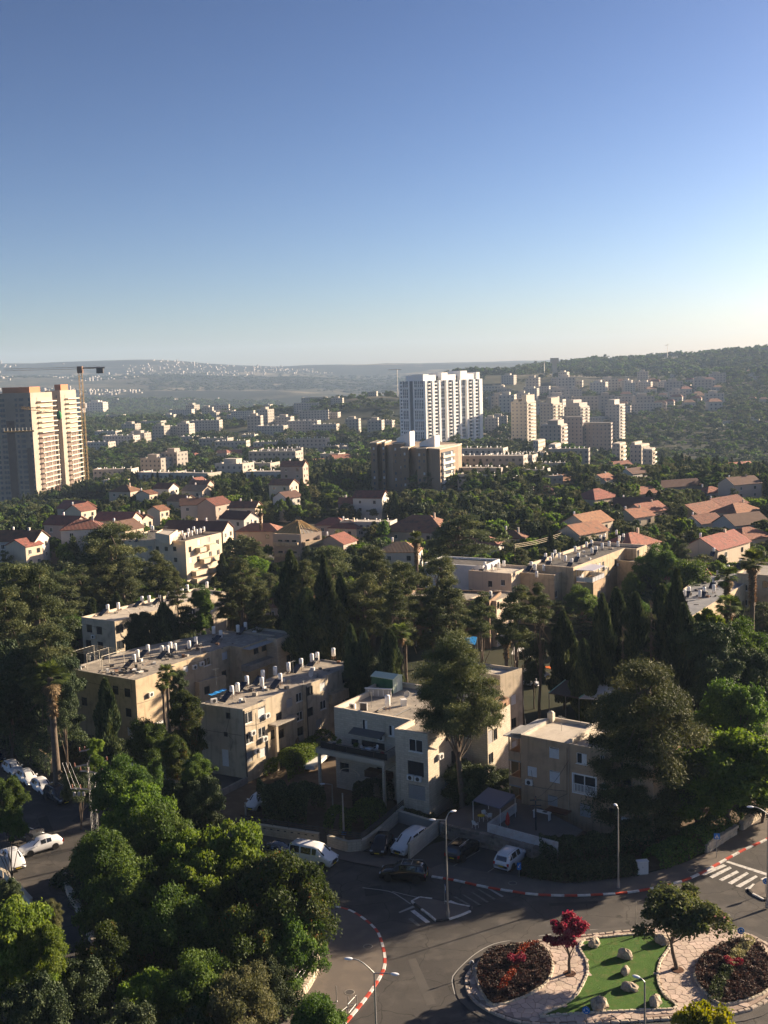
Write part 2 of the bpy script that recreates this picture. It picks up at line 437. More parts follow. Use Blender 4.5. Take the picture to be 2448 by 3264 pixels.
def sheet(name, pts, z, m, label=None, parent=None):
 mb=MB(); P=[tuple(p[:2]) for p in pts]
 if area(P)<0:P=P[::-1]
 mb.add([(p[0], p[1], z) for p in P], [tuple(range(len(P)))], 0)
 o=mb.build(name, m, parent)
 if parent is None:tag(o, label, kind='structure')
 return o
def PX(lst, z=0):return [at(a, b, z)[:2] for a, b in lst]
road=sheet('road', PX([(-500, 2360), (60, 2395), (190, 2470), (330, 2590), (620, 2640), (784, 2655), (1020, 2690), (1153, 2716), (1290, 2735), (1400, 2735), (1640, 2790), (1800, 2830), (2000, 2820), (2250, 2740), (2448, 2620), (2900, 2400), (3100, 3700), (1000, 4200), (-200, 4200), (-900, 3300)]), .012, ASPH, 'dark asphalt streets meeting at the roundabout')
def kerb_line(pts, parent, cols, L=1.0, w=.24, h=.15, z=0.0, stripes=None):
 """stones of a kerb laid one by one along a line, colours taken in turn"""
 P=smooth_line(pts, .12); acc=0; cur=[P[0]]; k=0; made=[]
 for a, b in zip(P[:-1], P[1:]):
  acc+=np.linalg.norm(b-a); cur.append(b)
  if acc>=L:
   made.append((cur, k)); k+=1; cur=[b]; acc=0
 if len(cur)>2:made.append((cur, k))
 for seg, k in made:
  s0, s1=seg[0], seg[-1]; d=s1-s0; ln=np.linalg.norm(d); a=math.atan2(d[1], d[0]); c=(s0+s1)/2
  mb=MB(); j=.012
  mb.obox((c[0], c[1], z), ln-j, w, h, a)
  mb.build('kerb_stone', cols[k%len(cols)], parent)
 return P
# ---- pavements
K1=PX([(1376, 2796), (1455, 2809), (1544, 2829), (1623, 2842), (1701, 2853), (1819, 2857), (1922, 2853), (2016, 2845), (2124, 2824), (2212, 2796), (2320, 2738), (2380, 2706), (2448, 2675), (2560, 2610)])
H1=PX([(2560, 2530), (2434, 2597), (2360, 2648), (2262, 2718), (2173, 2757), (2065, 2787), (1976, 2802), (1868, 2812), (1800, 2820), (1659, 2797), (1540, 2782), (1409, 2756), (1376, 2770)])
pavement=sheet('pavement', smooth_line(K1, .8)+H1, .13, PAVE, 'grey pavement curving past the hedge behind the roundabout')
kerb_line(K1, pavement, [KERBW, KERBR], 1.15)
K2=PX([(1060, 2893), (1111, 2903), (1160, 2932), (1200, 2969), (1217, 3008), (1227, 3053), (1225, 3087), (1209, 3121), (1180, 3166), (1146, 3210), (1111, 3252), (1072, 3300), (1000, 3400)])
W2=PX([(770, 3330), (816, 3272), (865, 3246), (934, 3207), (978, 3158), (1005, 3108), (1010, 3058), (1010, 2978), (1000, 2900)])
plaza=sheet('pavement', smooth_line(K2, .8)+PX([(900, 3500), (760, 3400)])+W2, .13, PAVE, 'broad worn pavement between the tree bank and the red and white kerb')
kerb_line(K2, plaza, [KERBW, KERBR], .85)
# pavement under the garden wall and the parking bays
sheet('pavement', PX([(620, 2655), (784, 2655), (1020, 2690), (1153, 2716), (1300, 2740), (1376, 2772), (1376, 2796), (1270, 2778), (1130, 2752), (1010, 2724), (790, 2688), (620, 2680)]), .10, PAVE, 'narrow pavement along the stone garden wall')
sheet('parking_bays', PX([(1296, 2735), (1376, 2766), (1409, 2757), (1540, 2783), (1655, 2798), (1700, 2745), (1560, 2700), (1420, 2680), (1380, 2690)]), .05, mat('bay_concrete', (.105, .10, .093), .9, noise=(.5, (.08, .075, .07), .5)), 'grey parking bays below the rubble wall')
baylines=MB()
def paint(pts_px, w=.12, z=.03, mb=None, dash=None):
 mb=mb or MB(); P=PX(pts_px); P=smooth_line(P, .5)
 acc=0
 for a, b in zip(P[:-1], P[1:]):
  d=b-a; ln=np.linalg.norm(d)
  acc+=ln
  if dash and (acc%(dash*2))>dash:continue
  n=np.array([-d[1], d[0]])/(ln+1e-9)*w/2
  mb.add([(*(a-n), z), (*(b-n), z), (*(b+n), z), (*(a+n), z)], [(0, 1, 2, 3)])
 return mb
for l in ([(1409, 2757), (1540, 2783), (1655, 2800)],):baylines=paint(l, .12, .064, baylines)
for l in ([(1440, 2765), (1530, 2712)], [(1550, 2785), (1620, 2740)]):baylines=paint(l, .1, .064, baylines)
tag(baylines.build('road_markings', mat('faded_bay_line', (.27, .26, .24))), 'faded lines of the parking bays', kind='structure')
# ---- zebra crossing upper right, its stop line, faded crossing by the island
def strip(name, quad_px, m, parent, z=.024):
 P=PX(quad_px)
 if area(P)<0:P=P[::-1]
 mb=MB(); mb.add([(p[0], p[1], z) for p in P], [(0, 1, 2, 3)]); return mb.build(name, m, parent)
def q3(x, y):return 1632+x/2.033, 2664+y/2.033
def z6(x, y):return 1240+x*.3376, 2560+y*.3376
cw=[[(1215, 243), (1370, 185), (1392, 196), (1243, 259)], [(1277, 265), (1410, 200), (1425, 212), (1300, 277)], [(1340, 285), (1455, 226), (1472, 238), (1362, 295)],
  [(1398, 306), (1520, 236), (1536, 246), (1425, 317)], [(1448, 327), (1580, 257), (1593, 268), (1480, 336)], [(1507, 345), (1645, 266), (1668, 275), (1540, 350)]]
for q in cw:strip('crossing_stripe', [q3(*p) for p in q], PAINTW, road)
strip('stop_line', [q3(1385, 172), q3(1400, 164), q3(1680, 252), q3(1668, 266)], PAINTW, road)
FADE=mat('worn_road_paint', (.17, .165, .155), .8, dirt=(2, (.08, .075, .07), .8))
for q in [[(835, 815), (860, 818), (1010, 905), (985, 912)], [(770, 840), (795, 843), (945, 935), (920, 940)], [(690, 865), (715, 868), (870, 960), (845, 965)], [(605, 885), (635, 885), (770, 960), (740, 962)]]:
 strip('worn_stripe', [z6(*p) for p in q], FADE, road)
strip('crossing_stripe', [z6(890, 785), z6(925, 790), z6(1085, 880), z6(1065, 890)], mat('fair_road_paint', (.33, .32, .30), .8), road)
strip('crossing_stripe', [z6(200, 1020), z6(240, 1010), z6(390, 1125), z6(350, 1135)], PAINTW, road)
strip('crossing_stripe', [z6(90, 1030), z6(225, 970), z6(245, 985), z6(100, 1040)], mat('fair_road_paint', (.33, .32, .30), .8), road)
strip('worn_stripe', [z6(180, 1095), z6(215, 1085), z6(300, 1160), z6(270, 1165)], FADE, road)
strip('crossing_stripe', [z6(560, 925), z6(585, 920), z6(740, 985), z6(700, 995)], PAINTW, road)
mk=paint([z6(-250, 800), z6(0, 835), z6(110, 890), z6(205, 955)], .14, .024)
mk=paint([z6(30, 835), z6(150, 865), z6(290, 895), z6(420, 915), z6(540, 945)], .11, .026, mk)
mk=paint([(1450, 3170), (1441, 3126), (1455, 3097), (1514, 3042), (1573, 3010), (1632, 2998)], .10, .026, mk)
mk=paint([(1632, 3000), (1700, 2988), (1800, 2972), (1920, 2963), (2020, 2956), (2080, 2950)], .16, .028, mk, dash=1.3)
mk=paint([(2290, 2945), (2400, 2975), (2500, 3010)], .12, .028, mk)
mk=paint([(1544, 2826), (1600, 2836), (1680, 2848)], .10, .026, mk)
mk.build('edge_line', mat('fair_road_paint', (.33, .32, .30), .8), road)
# ---- splitter islands
SP=PX([z6(*p) for p in [(215, 935), (240, 905), (290, 898), (420, 915), (560, 945), (740, 985), (795, 985), (790, 1015), (700, 1058), (610, 1088), (500, 1122), (430, 1112), (370, 1055), (280, 990)]])
sp=sheet('traffic_island', SP, .14, PAVE, 'small paved splitter island with black and white kerb')
kerb_line(SP+[SP[0]], sp, [KERBW, KERBW, KERBK], 1.2, .2, .15)
SP2=PX([(2387, 2838), (2408, 2818), (2460, 2795), (2600, 2760), (2620, 2830), (2470, 2872), (2409, 2857)])
sp2=sheet('traffic_island', SP2, .14, PAVE, 'splitter island with white kerb at the zebra crossing')
kerb_line(SP2+[SP2[0]], sp2, [KERBW, KERBK], 1.3, .2, .15)
# ---- the roundabout island
def zi(x, y):return 1450+x*.6016, 2880+y*.6016
ISL=smooth_line(PX([zi(*p) for p in [(60, 400), (90, 355), (170, 290), (290, 235), (430, 210), (640, 185), (830, 163), (1020, 145), (1280, 130), (1400, 137), (1560, 175), (1640, 215), (1715, 290), (1740, 380), (1700, 470), (1620, 540), (1500, 585), (1200, 612), (900, 632), (600, 650), (400, 645), (290, 622), (180, 575), (90, 510), (65, 445)]]), .8, True)
if area(ISL)<0:ISL=ISL[::-1]
island=thing('roundabout_island', 'oval planted roundabout island paved with pale pink flagstones', 'roundabout', (*np.mean(ISL, 0), 0.012))
PINKS=mat('pale_pink_flagstone', (.56, .45, .375), .9, noise=(.8, (.47, .375, .31), .6), objvar=.12, bump=(10, .5))
LIME=mat('edging_limestone', (.58, .51, .40), .9, noise=(1.4, (.46, .40, .31), .6), objvar=.15, bump=(12, .6))
ISLB=inset(ISL, .25)
MB().prism(ISLB, .013, .20).build('mortar_bed', mat('pink_mortar', (.36, .275, .225), .95, noise=(1.5, (.29, .22, .18), .6), bump=(12, .6)), island)
APR=inset(ISL, -1.0)
ap=MB().prism(APR, .013, .06); ap.build('apron', mat('apron_paving', (.105, .095, .088), .9, noise=(.6, (.07, .065, .06), .6), bump=(20, .4)), island)
LAWN=smooth_line(PX([zi(*p) for p in [(690, 205), (840, 188), (1000, 174), (1140, 192), (1140, 240), (1095, 310), (1075, 370), (1080, 440), (1110, 500), (1178, 568), (1000, 580), (800, 590), (600, 602), (450, 614), (560, 560), (640, 505), (690, 420), (705, 360), (690, 300), (662, 255)]]), .6, True)
BEDL=smooth_line(PX([zi(*p) for p in [(230, 250), (340, 235), (440, 230), (490, 270), (515, 330), (512, 390), (470, 450), (380, 505), (280, 540), (200, 555), (150, 500), (120, 430), (115, 360), (150, 300)]]), .6, True)
BEDR=smooth_line(PX([zi(*p) for p in [(1400, 240), (1510, 210), (1600, 225), (1659, 290), (1690, 350), (1680, 450), (1600, 510), (1500, 540), (1400, 550), (1330, 490), (1280, 430), (1270, 370), (1310, 300)]]), .6, True)
def stones_along(line, parent, L=.42, w=.26, h=.16, z=.2, m=LIME, name='edging_stone', jit=.05):
 P=[np.array(p[:2]) for p in line]+[np.array(line[0][:2])]; acc=0; last=P[0]
 for a, b in zip(P[:-1], P[1:]):
  n=max(1, int(np.linalg.norm(b-a)/.05))
  for k in range(n):
   c=a+(b-a)*(k+1)/n
   if np.linalg.norm(c-last)>=L*(1+acc):
    acc=rng.uniform(-.2, .25); d=c-last; mid=(c+last)/2; ln=np.linalg.norm(d)
    mb=MB(); ang=math.atan2(d[1], d[0]); x, y=ln/2*.93, w/2*rng.uniform(.85, 1.15)
    hh=h*rng.uniform(.85, 1.15); V=[]
    for zz, s in ((0, 1), (hh*.7, 1.0), (hh, .78)):
     for sx, sy in ((-1, -1), (1, -1), (1, 1), (-1, 1)):
      V.append((sx*x*s+rng.uniform(-.02, .02), sy*y*s+rng.uniform(-.02, .02), zz))
    ca, sa=math.cos(ang), math.sin(ang)
    V=[(mid[0]+p[0]*ca-p[1]*sa, mid[1]+p[0]*sa+p[1]*ca, z+p[2]) for p in V]
    F=[(0, 1, 5, 4), (1, 2, 6, 5), (2, 3, 7, 6), (3, 0, 4, 7), (4, 5, 9, 8), (5, 6, 10, 9), (6, 7, 11, 10), (7, 4, 8, 11), (8, 9, 10, 11)]
    mb.add(V, F); mb.build(name, m, parent); last=c
stones_along(ISL, island, .62, .3, .2, .03, mat('island_kerb_stone', (.50, .42, .34), .9, noise=(1.4, (.40, .33, .27), .6), objvar=.15, bump=(12, .6)), 'kerb_stone')
lawn=MB().prism(LAWN, .10, .235); 
LG=mat('short_green_turf', (.088, .17, .040), .95, .1, noise=(.9, (.058, .12, .028), .6), dirt=(2.2, (.12, .15, .05), .8), bump=(60, 1.0))
lawn.build('lawn', LG, island)
stones_along(LAWN, island, .40, .2, .16, .2)
# flagstones: irregular cells cut from jittered seeds
def clip(poly, n, c):
 out=[]
 for i in range(len(poly)):
  a, b=poly[i], poly[(i+1)%len(poly)]; da, db=a@n-c, b@n-c
  if da<=0:out.append(a)
  if (da<0)!=(db<0) and abs(da-db)>1e-9:out.append(a+(b-a)*da/(da-db))
 return out
def flagstones():
 xs=[p[0] for p in ISL]; ys=[p[1] for p in ISL]; s=.62; seeds=[]
 for i, x in enumerate(np.arange(min(xs), max(xs), s)):
  for j, y in enumerate(np.arange(min(ys), max(ys), s)):
   q=np.array([x+(j%2)*s/2, y])+rng.uniform(-.22, .22, 2)
   seeds.append(q)
 seeds=np.array(seeds); ok=[]
 I2=inset(ISL, .35)
 for k, q in enumerate(seeds):
  if inside(q, I2) and not inside(q, LAWN) and not inside(q, BEDL) and not inside(q, BEDR):ok.append(k)
 ok.sort(key=lambda k:seeds[k][0]**2+seeds[k][1]**2)
 stuff=MB(); cnt=0
 for k in ok:
  q=seeds[k]; d=np.linalg.norm(seeds-q, axis=1); nb=np.argsort(d)[1:13]
  poly=[q+np.array(v) for v in ((-.8, -.8), (.8, -.8), (.8, .8), (-.8, .8))]
  for t in nb:
   n=seeds[t]-q; L_=np.linalg.norm(n); n=n/L_
   poly=clip(poly, n, n@q+L_/2-.022)
   if len(poly)<3:break
  if len(poly)<3:continue
  z1=.235+rng.uniform(-.012, .016)
  tilt=rng.uniform(-.012, .012, 2)
  zt=[z1+float((p-q)@tilt) for p in poly]
  if cnt<296:
   MB().prism(poly, .2, zt, bottom=False).build('flagstone', PINKS, island); cnt+=1
  else:stuff.prism(poly, .2, zt, bottom=False)
 stuff.build('flagstone', PINKS, island, kind='stuff')
flagstones()
SOIL=mat('dark_bed_soil', (.045, .03, .024), .95, bump=(20, .8))
for B_ in (BEDL, BEDR):
 MB().prism(B_, .1, .26).build('flower_bed_soil', SOIL, island)
 stones_along(B_, island, .40, .2, .18, .2)
for p in (zi(608, 370), zi(1180, 350)):
 c=at(*p, .26); mb=MB(); n=20
 mb.prism([(c[0]+.52*math.cos(2*math.pi*k/n), c[1]+.52*math.sin(2*math.pi*k/n)) for k in range(n)], .2, .268); mb.build('tree_pit', mat('red_brown_mulch', (.10, .045, .025), .95, bump=(20, 1)), island)
# dry garden soil behind hedge and gardens
sheet('garden_soil', PX([(1645, 2795), (1800, 2818), (1976, 2800), (2173, 2756), (2360, 2646), (2434, 2595), (2700, 2400), (2600, 2250), (2300, 2350), (2060, 2450), (1700, 2560), (1690, 2720)]), .05, DIRT, 'dark garden soil behind the hedge')
sheet('garden_soil', PX([(784, 2652), (1020, 2688), (1153, 2712), (1262, 2618), (1395, 2650), (1560, 2560), (1560, 2440), (1180, 2330), (820, 2480), (600, 2560)]), .03, DIRT, 'dry brown garden soil round the limestone house')
sheet('driveway', PX([(1153, 2712), (1262, 2616), (1392, 2650), (1300, 2738)]), .05, mat('bay_concrete', (.105, .10, .093)), 'short driveway beside the limestone house')
# ------------------------------------------------------------------ the air between here and the far hills
hz=MB().box(-9800, -300, -75, 9800, 9800, 330)
hm=bpy.data.materials.new('thin_haze'); hm.use_nodes=True
for n in list(hm.node_tree.nodes):
 if n.type=='BSDF_PRINCIPLED':hm.node_tree.nodes.remove(n)
pv=hm.node_tree.nodes.new('ShaderNodeVolumePrincipled')
pv.inputs['Color'].default_value=(.52, .71, 1.0, 1); pv.inputs['Density'].default_value=.82e-4; pv.inputs['Anisotropy'].default_value=.05
hm.node_tree.links.new(pv.outputs[0], hm.node_tree.nodes['Material Output'].inputs['Volume'])
haze=hz.build('haze', hm, kind='stuff'); haze['label']='pale blue haze over the far hills'
# ------------------------------------------------------------------ walls with real openings, windows as parts
WM={}
def window_meshes(w, h, kind):
 """frame and pane meshes in local space: x along the wall, y outward, z up, origin bottom centre of the opening"""
 key=(round(w, 2), round(h, 2), kind)
 if key in WM:return WM[key]
 fr, pn=MB(), MB(); t=.06; ft=WHITE; pt=GLASS
 def bars(x0, x1, z0, z1, y=-.10, d=.05):
  fr.box(x0, y, z0, x0+t, y+d, z1); fr.box(x1-t, y, z0, x1, y+d, z1)
  fr.box(x0+t, y, z0, x1-t, y+d, z0+t); fr.box(x0+t, y, z1-t, x1-t, y+d, z1)
 bars(-w/2, w/2, 0, h)
 if kind=='slide':
  fr.box(-.03, -.09, t, .03, -.04, h-t); pn.box(-w/2+t, -.085, t, w/2-t, -.075, h-t)
  fr.box(-w/2-.08, -.02, -.07, w/2+.08, .07, -.005)
 elif kind=='half':  # one leaf closed by a white shutter
  pn.box(-w/2+t, -.085, t, w/2-t, -.075, h-t)
  for k in range(int((h-.1)/.12)):fr.box(-w/2+t, -.07, t+k*.12, 0, -.03, t+k*.12+.1)
  fr.box(-w/2-.08, -.02, -.07, w/2+.08, .07, -.005)
 elif kind in ('shut', 'shutw'):
  ft=SHUT if kind=='shut' else SHUTW; pt=ft
  n=int((h-.1)/.13)
  for k in range(n):pn.box(-w/2+t, -.08, t+k*.13, w/2-t, -.05, t+k*.13+.11)
 elif kind=='dark':
  ft=DARKM; pn.box(-w/2+t, -.12, t, w/2-t, -.11, h-t)
  fr.box(-.025, -.09, t, .025, -.05, h-t)
 elif kind=='grille':
  pn.box(-w/2+t, -.12, t, w/2-t, -.11, h-t)
  for k in range(1, int(w/.16)):fr.box(-w/2+k*.16, .0, .02, -w/2+k*.16+.02, .02, h-.02)
  ft=DARKM
 elif kind=='balus':  # wide opening with white balusters
  pn.box(-w/2+t, -.3, t, w/2-t, -.28, h-t)
  for k in range(int(w/.17)):fr.box(-w/2+.05+k*.17, -.03, .05, -w/2+.12+k*.17, .02, h*.45)
  fr.box(-w/2-.16, -.04, h*.45, w/2+.16, .03, h*.45+.07); fr.box(-.05, -.1, 0, .05, 0, h)
  fr.box(-w/2-.16, 0, -.16, w/2+.16, .04, -.005); fr.box(-w/2-.16, 0, h+.005, w/2+.16, .04, h+.14)
  fr.box(-w/2-.16, 0, -.004, -w/2-.005, .04, h); fr.box(w/2+.005, 0, -.004, w/2+.16, .04, h)
 elif kind=='hole':
  fr=MB().box(-w/2, -.04, -.05, w/2, .05, -.005); pn.box(-w/2+.01, -1.0, 0, w/2-.01, -.95, h-.01); pt=GLASS  # unglazed: a dark sheet set back stands in for the shade inside
 elif kind=='door':
  ft=pt=SHUTW; pn.box(-w/2+t, -.085, t, w/2-t, -.06, h-t)
 WM[key]=(fr.mesh('window_frame', ft), pn.mesh('window_pane', pt))
 return WM[key]
class Building:
 def __init__(s, name, label, cat, poly, z0, z1, wallm, roofm, parapet=.55, group=None, capm=None, thick=.25):
  poly=[np.array(p[:2], float) for p in poly]
  if area(poly)<0:raise ValueError('clockwise '+name)
  s.poly, s.z0, s.z1, s.wallm=poly, z0, z1, wallm
  s.root=thing(name, label, cat, (*poly[0], z0), 0, group)
  s.holes={i:[] for i in range(len(poly))}; s.roofz=z1-parapet; s.parapet=parapet; s.roofm=roofm; s.capm=capm or wallm; s.thick=thick
 def edge(s, i):
  a, b=s.poly[i], s.poly[(i+1)%len(s.poly)]; d=b-a; L=np.linalg.norm(d); d=d/L
  return a, d, L, np.array([d[1], -d[0]])
 def uv(s, i, px, py):
  a, d, L, n=s.edge(i); r=ray(px, py); t=(a@n)/(r[:2]@n)
  p=r[:2]*t; return float((p-a)@d), float(EYE+t*r[2])
 def win_uv(s, i, u, z, w, h, kind='slide', name='window', label=None):
  """opening centred at u,z (metres along the edge, height)"""
  a, d, L, n=s.edge(i); u=min(max(u, w/2+.15), L-w/2-.15)
  z=min(max(z, s.z0+h/2+.1), s.z1-h/2-.3)
  for (u0, u1, v0, v1) in s.holes[i]:
   if u+w/2>u0-.05 and u-w/2<u1+.05 and z+h/2>v0-.05 and z-h/2<v1+.05:return
  s.holes[i].append((u-w/2, u+w/2, z-h/2, z+h/2))
  fm, pm=window_meshes(w, h, kind)
  c=a+d*u
  rot=(0, 0, math.atan2(d[1], d[0])+math.pi)  # local +y points outward
  fo=link(name, fm, s.root, (c[0]-s.poly[0][0], c[1]-s.poly[0][1], z-h/2-s.z0), rot)
  link('pane', pm, fo)
  if label:fo['label']=label
  return fo
 def win(s, i, px, py, w, h, kind='slide', **k):
  u, z=s.uv(i, px, py); return s.win_uv(i, u, z, w, h, kind, **k)
 def grid(s, i, n, w, h, kinds, floors=None, z_first=1.6, fh=3.0, margin=.12):
  a, d, L, nn=s.edge(i)
  for f in range(floors or int((s.roofz-s.z0)/fh)):
   for k in range(n):
    s.win_uv(i, L*(margin+(1-2*margin)*(k+.5)/n), s.z0+z_first+f*fh, w, h, kinds[(k*3+f*2+int(L*7))%len(kinds)])
 def finish(s):
  wb=MB()
  for i in range(len(s.poly)):
   a, d, L, n=s.edge(i)
   H=s.holes[i]; us=sorted({0.0, L, *[round(q, 4) for h in H for q in h[:2]]}); vs=sorted({s.z0, s.z1, *[round(q, 4) for h in H for q in h[2:]]})
   def P(u, v, dep=0):q=a+d*u-n*dep; return (q[0], q[1], v)
   for u0, u1 in zip(us[:-1], us[1:]):
    for v0, v1 in zip(vs[:-1], vs[1:]):
     um, vm=(u0+u1)/2, (v0+v1)/2
     if any(h[0]<um<h[1] and h[2]<vm<h[3] for h in H):continue
     wb.quad(P(u0, v0), P(u1, v0), P(u1, v1), P(u0, v1))
   for u0, u1, v0, v1 in H:
    D_=.22
    wb.quad(P(u0, v0), P(u0, v0, D_), P(u1, v0, D_), P(u1, v0)); wb.quad(P(u0, v1), P(u1, v1), P(u1, v1, D_), P(u0, v1, D_))
    wb.quad(P(u0, v0), P(u0, v1), P(u0, v1, D_), P(u0, v0, D_)); wb.quad(P(u1, v0), P(u1, v0, D_), P(u1, v1, D_), P(u1, v1))
  s.wall=wb.build('wall', s.wallm, s.root)
  ins=inset(s.poly, s.thick); n=len(s.poly); rb=MB()
  rb.add([(*p, s.roofz) for p in ins], [tuple(range(n))], 0)
  s.roof=rb.build('roof', s.roofm, s.root)
  cb=MB()
  for i in range(n):
   j=(i+1)%n
   cb.quad((*s.poly[i], s.z1), (*s.poly[j], s.z1), (*ins[j], s.z1), (*ins[i], s.z1))
   cb.quad((*ins[i], s.z1), (*ins[j], s.z1), (*ins[j], s.roofz-.02), (*ins[i], s.roofz-.02))
  cb.build('parapet', s.capm, s.root)
  return s
 def part(s, name, mb, m, label=None):
  o=mb.build(name, m, s.root)
  if label:o['label']=label
  return o
 def slab_at(s, i, u0, u1, z0, z1, d0, d1):
  """box on the outside of edge i"""
  a, d, L, n=s.edge(i)
  P=[a+d*u0+n*d0, a+d*u0+n*d1, a+d*u1+n*d1, a+d*u1+n*d0]
  return P[::-1] if area(P)<0 else P, z0, z1
def prism_of(q, mb=None):
 return (mb or MB()).prism(*q)
# ---- white solar tanks
ORD=['first', 'second', 'third', 'fourth', 'fifth', 'sixth', 'seventh', 'eighth', 'ninth', 'tenth', 'eleventh', 'twelfth', 'thirteenth', 'fourteenth', 'fifteenth', 'sixteenth', 'seventeenth', 'eighteenth', 'nineteenth', 'twentieth', 'twenty-first', 'twenty-second']
def tank_proto_meshes():
 t=MB(); t.lathe((0, 0, .45), [(0.0, 0), (.24, 0), (.29, .03), (.29, 1.12), (.25, 1.18), (0.02, 1.22)], 14)
 for z in (.75, 1.1, 1.4):t.lathe((0, 0, z), [(.291, -.012), (.298, 0), (.291, .012)], 14)
 s_=MB()
 for k in range(4):
  a=k*math.pi/2+.6; s_.tube([(.24*math.cos(a), .24*math.sin(a), .46), (.31*math.cos(a), .31*math.sin(a), 0)], .022, 4)
 s_.tube([(.3*math.cos(.6+k*math.pi/2), .3*math.sin(.6+k*math.pi/2), .15) for k in (0, 1, 2, 3, 0)], .015, 4)
 p=MB(); p.add([(-.45, .5, .12), (.45, .5, .12), (.45, 2.2, .10), (-.45, 2.2, .10)], [(3, 2, 1, 0)])
 c=MB(); V=[(-.5, .45, .95), (.5, .45, .95), (.5, 2.05, .12), (-.5, 2.05, .12), (-.5, .45, .87), (.5, .45, .87), (.5, 2.05, .04), (-.5, 2.05, .04)]
 c.add(V, [(3, 2, 1, 0), (4, 5, 6, 7), (0, 1, 5, 4), (1, 2, 6, 5), (2, 3, 7, 6), (3, 0, 4, 7)])
 c.tube([(-.42, .48, .9), (-.42, .48, 0)], .02, 4); c.tube([(.42, .48, .9), (.42, .48, 0)], .02, 4)
 return t.mesh('tank', TANKW), s_.mesh('stand', RUST), c.mesh('collector_panel', COLLECT)
TKM=tank_proto_meshes()
def water_tank(x, y, z, label, group, panel=None, scale=1.0, stand=True, name='roof_water_tank'):
 t=thing(name, label, 'water tank', (x, y, z), panel if panel is not None else rng.uniform(0, 6), group)
 t.scale=(scale,)*3
 link('tank', TKM[0], t)
 if stand:link('stand', TKM[1], t)
 if panel is not None:link('collector_panel', TKM[2], t)
 return t
def tanks(list_px, roofz, place, group, scale=1.0, panel_every=2, ang=math.radians(150)):
 """list of pixel base points, ordered along the roof; labels count them from the near/left end"""
 for k, (px, py) in enumerate(list_px):
  p=at(px, py, roofz)
  water_tank(p[0], p[1], roofz, f'{ORD[k % 22]} white solar water tank from the left on {place}', group, ang if k%panel_every==0 else None, scale)
# ---- small roof things
def ac_unit(x, y, z, a, label, group=None):
 t=thing('air_conditioner', label, 'air conditioner', (x, y, z), a, group)
 MB().box(-.42, -.16, .06, .42, .16, .66).build('casing', WHITE, t, True)
 f=MB(); f.tube([(0, -.17, .36), (0, -.19, .36)], .24, 14); f.build('fan_grille', DARKM, t, True)
 MB().box(-.36, -.15, 0, -.30, .15, .06).box(.30, -.15, 0, .36, .15, .06).build('foot', METAL, t, True)
 return t
def dish(x, y, z, a, label, group=None, r=.45):
 t=thing('satellite_dish', label, 'satellite dish', (x, y, z), a, group)
 m=MB(); m.tube([(0, 0, 0), (0, 0, .7)], .03, 6); m.build('mast', METAL, t, True)
 d=MB(); n=14; V=[]; F=[]
 for k, (rr, yy) in enumerate([(0.01, .0), (r*.5, -.04), (r*.85, -.12), (r, -.17), (r, -.16), (r*.5, -.02)]):
  for q in range(n):
   b=2*math.pi*q/n; V.append((rr*math.cos(b), yy-.06, .75+rr*math.sin(b)+yy*-.5))
 for k in range(5):
  for q in range(n):F.append((k*n+q, k*n+(q+1)%n, (k+1)*n+(q+1)%n, (k+1)*n+q))
 d.add(V, F, 0, True); d.build('reflector', mat('dish_grey', (.5, .5, .49), .5), t, True)
 l=MB(); l.tube([(0, -.1, .5), (0, -.55, .72)], .012, 4); l.box(-.03, -.6, .69, .03, -.52, .77); l.build('feed_arm', METAL, t, True)
 return t
def barrel(x, y, z, label, m=None, r=.3, h=.8, name='barrel'):
 t=thing(name, label, name, (x, y, z), 0)
 MB().lathe((0, 0, 0), [(0, 0), (r, 0), (r*1.03, h*.5), (r, h), (r*.9, h+.03), (.02, h+.03)], 12).build('drum', m or mat('faded_blue_plastic', (.12, .2, .33), .6), t, True)
 MB().lathe((0, 0, h*.5), [(r*1.03, -.03), (r*1.08, 0), (r*1.03, .03)], 12).build('hoop', METAL, t, True)
 return t
# ------------------------------------------------------------------ near apartment buildings (footprints measured from their roof corners)
def rel(px, py, z):return at(px, py, z)[:2]
def par(a, b, c):  # fourth corner of a parallelogram a-b-c
 return a+(c-b)
# --- B: the pale limestone house in the middle
zB=10.2
u1=np.array([math.cos(math.radians(-33)), math.sin(math.radians(-33))]); u2=np.array([-u1[1], u1[0]])
bA=rel(1064, 2253, zB); bI=bA+u1*11.0
bF=rel(1254, 2322, zB)
q=(bF-bI); bF=bI-u2*abs(q@u2)
bG=bF+u1*4.3
bH=bG+u2*8.2; bK=bH+u1*3.2; bL=bK+u2*6.0; bM=bL-u1*5.4; bN=bM+u2*2.2
bP=bA+u2*(((bN-bA)@u2)); bP=bA+u2*13.0
bN=bM+u2*((bP-bM)@u2)
B=Building('limestone_house', 'pale limestone three storey house with terrace and green shed on its roof', 'apartment building',
    [bA, bI, bF, bG, bH, bK, bL, bM, bN, bP], 0, zB, STONE, ROOFG, .6, thick=.3, capm=mat('cream_coping', (.66, .56, .43), .8))
sb=.3737
def zB_(x, y):return 1040+x*sb, 2120+y*sb
B.win(0, *zB_(328, 512), .75, 1.35, 'half'); B.win(0, *zB_(415, 530), 2.3, 1.45, 'slide'); B.win(0, *zB_(556, 560), .8, 1.3, 'half')
B.win(0, *zB_(245, 690), 1.0, 1.7, 'dark'); B.win(0, *zB_(400, 720), 3.3, 1.9, 'dark')
B.win(0, *zB_(155, 872), 1.3, 1.1, 'dark'); B.win(0, *zB_(462, 940), 1.1, 1.9, 'dark'); B.win(0, *zB_(208, 1080), 2.4, 2.6, 'dark', label='large arched dark glass doorway')
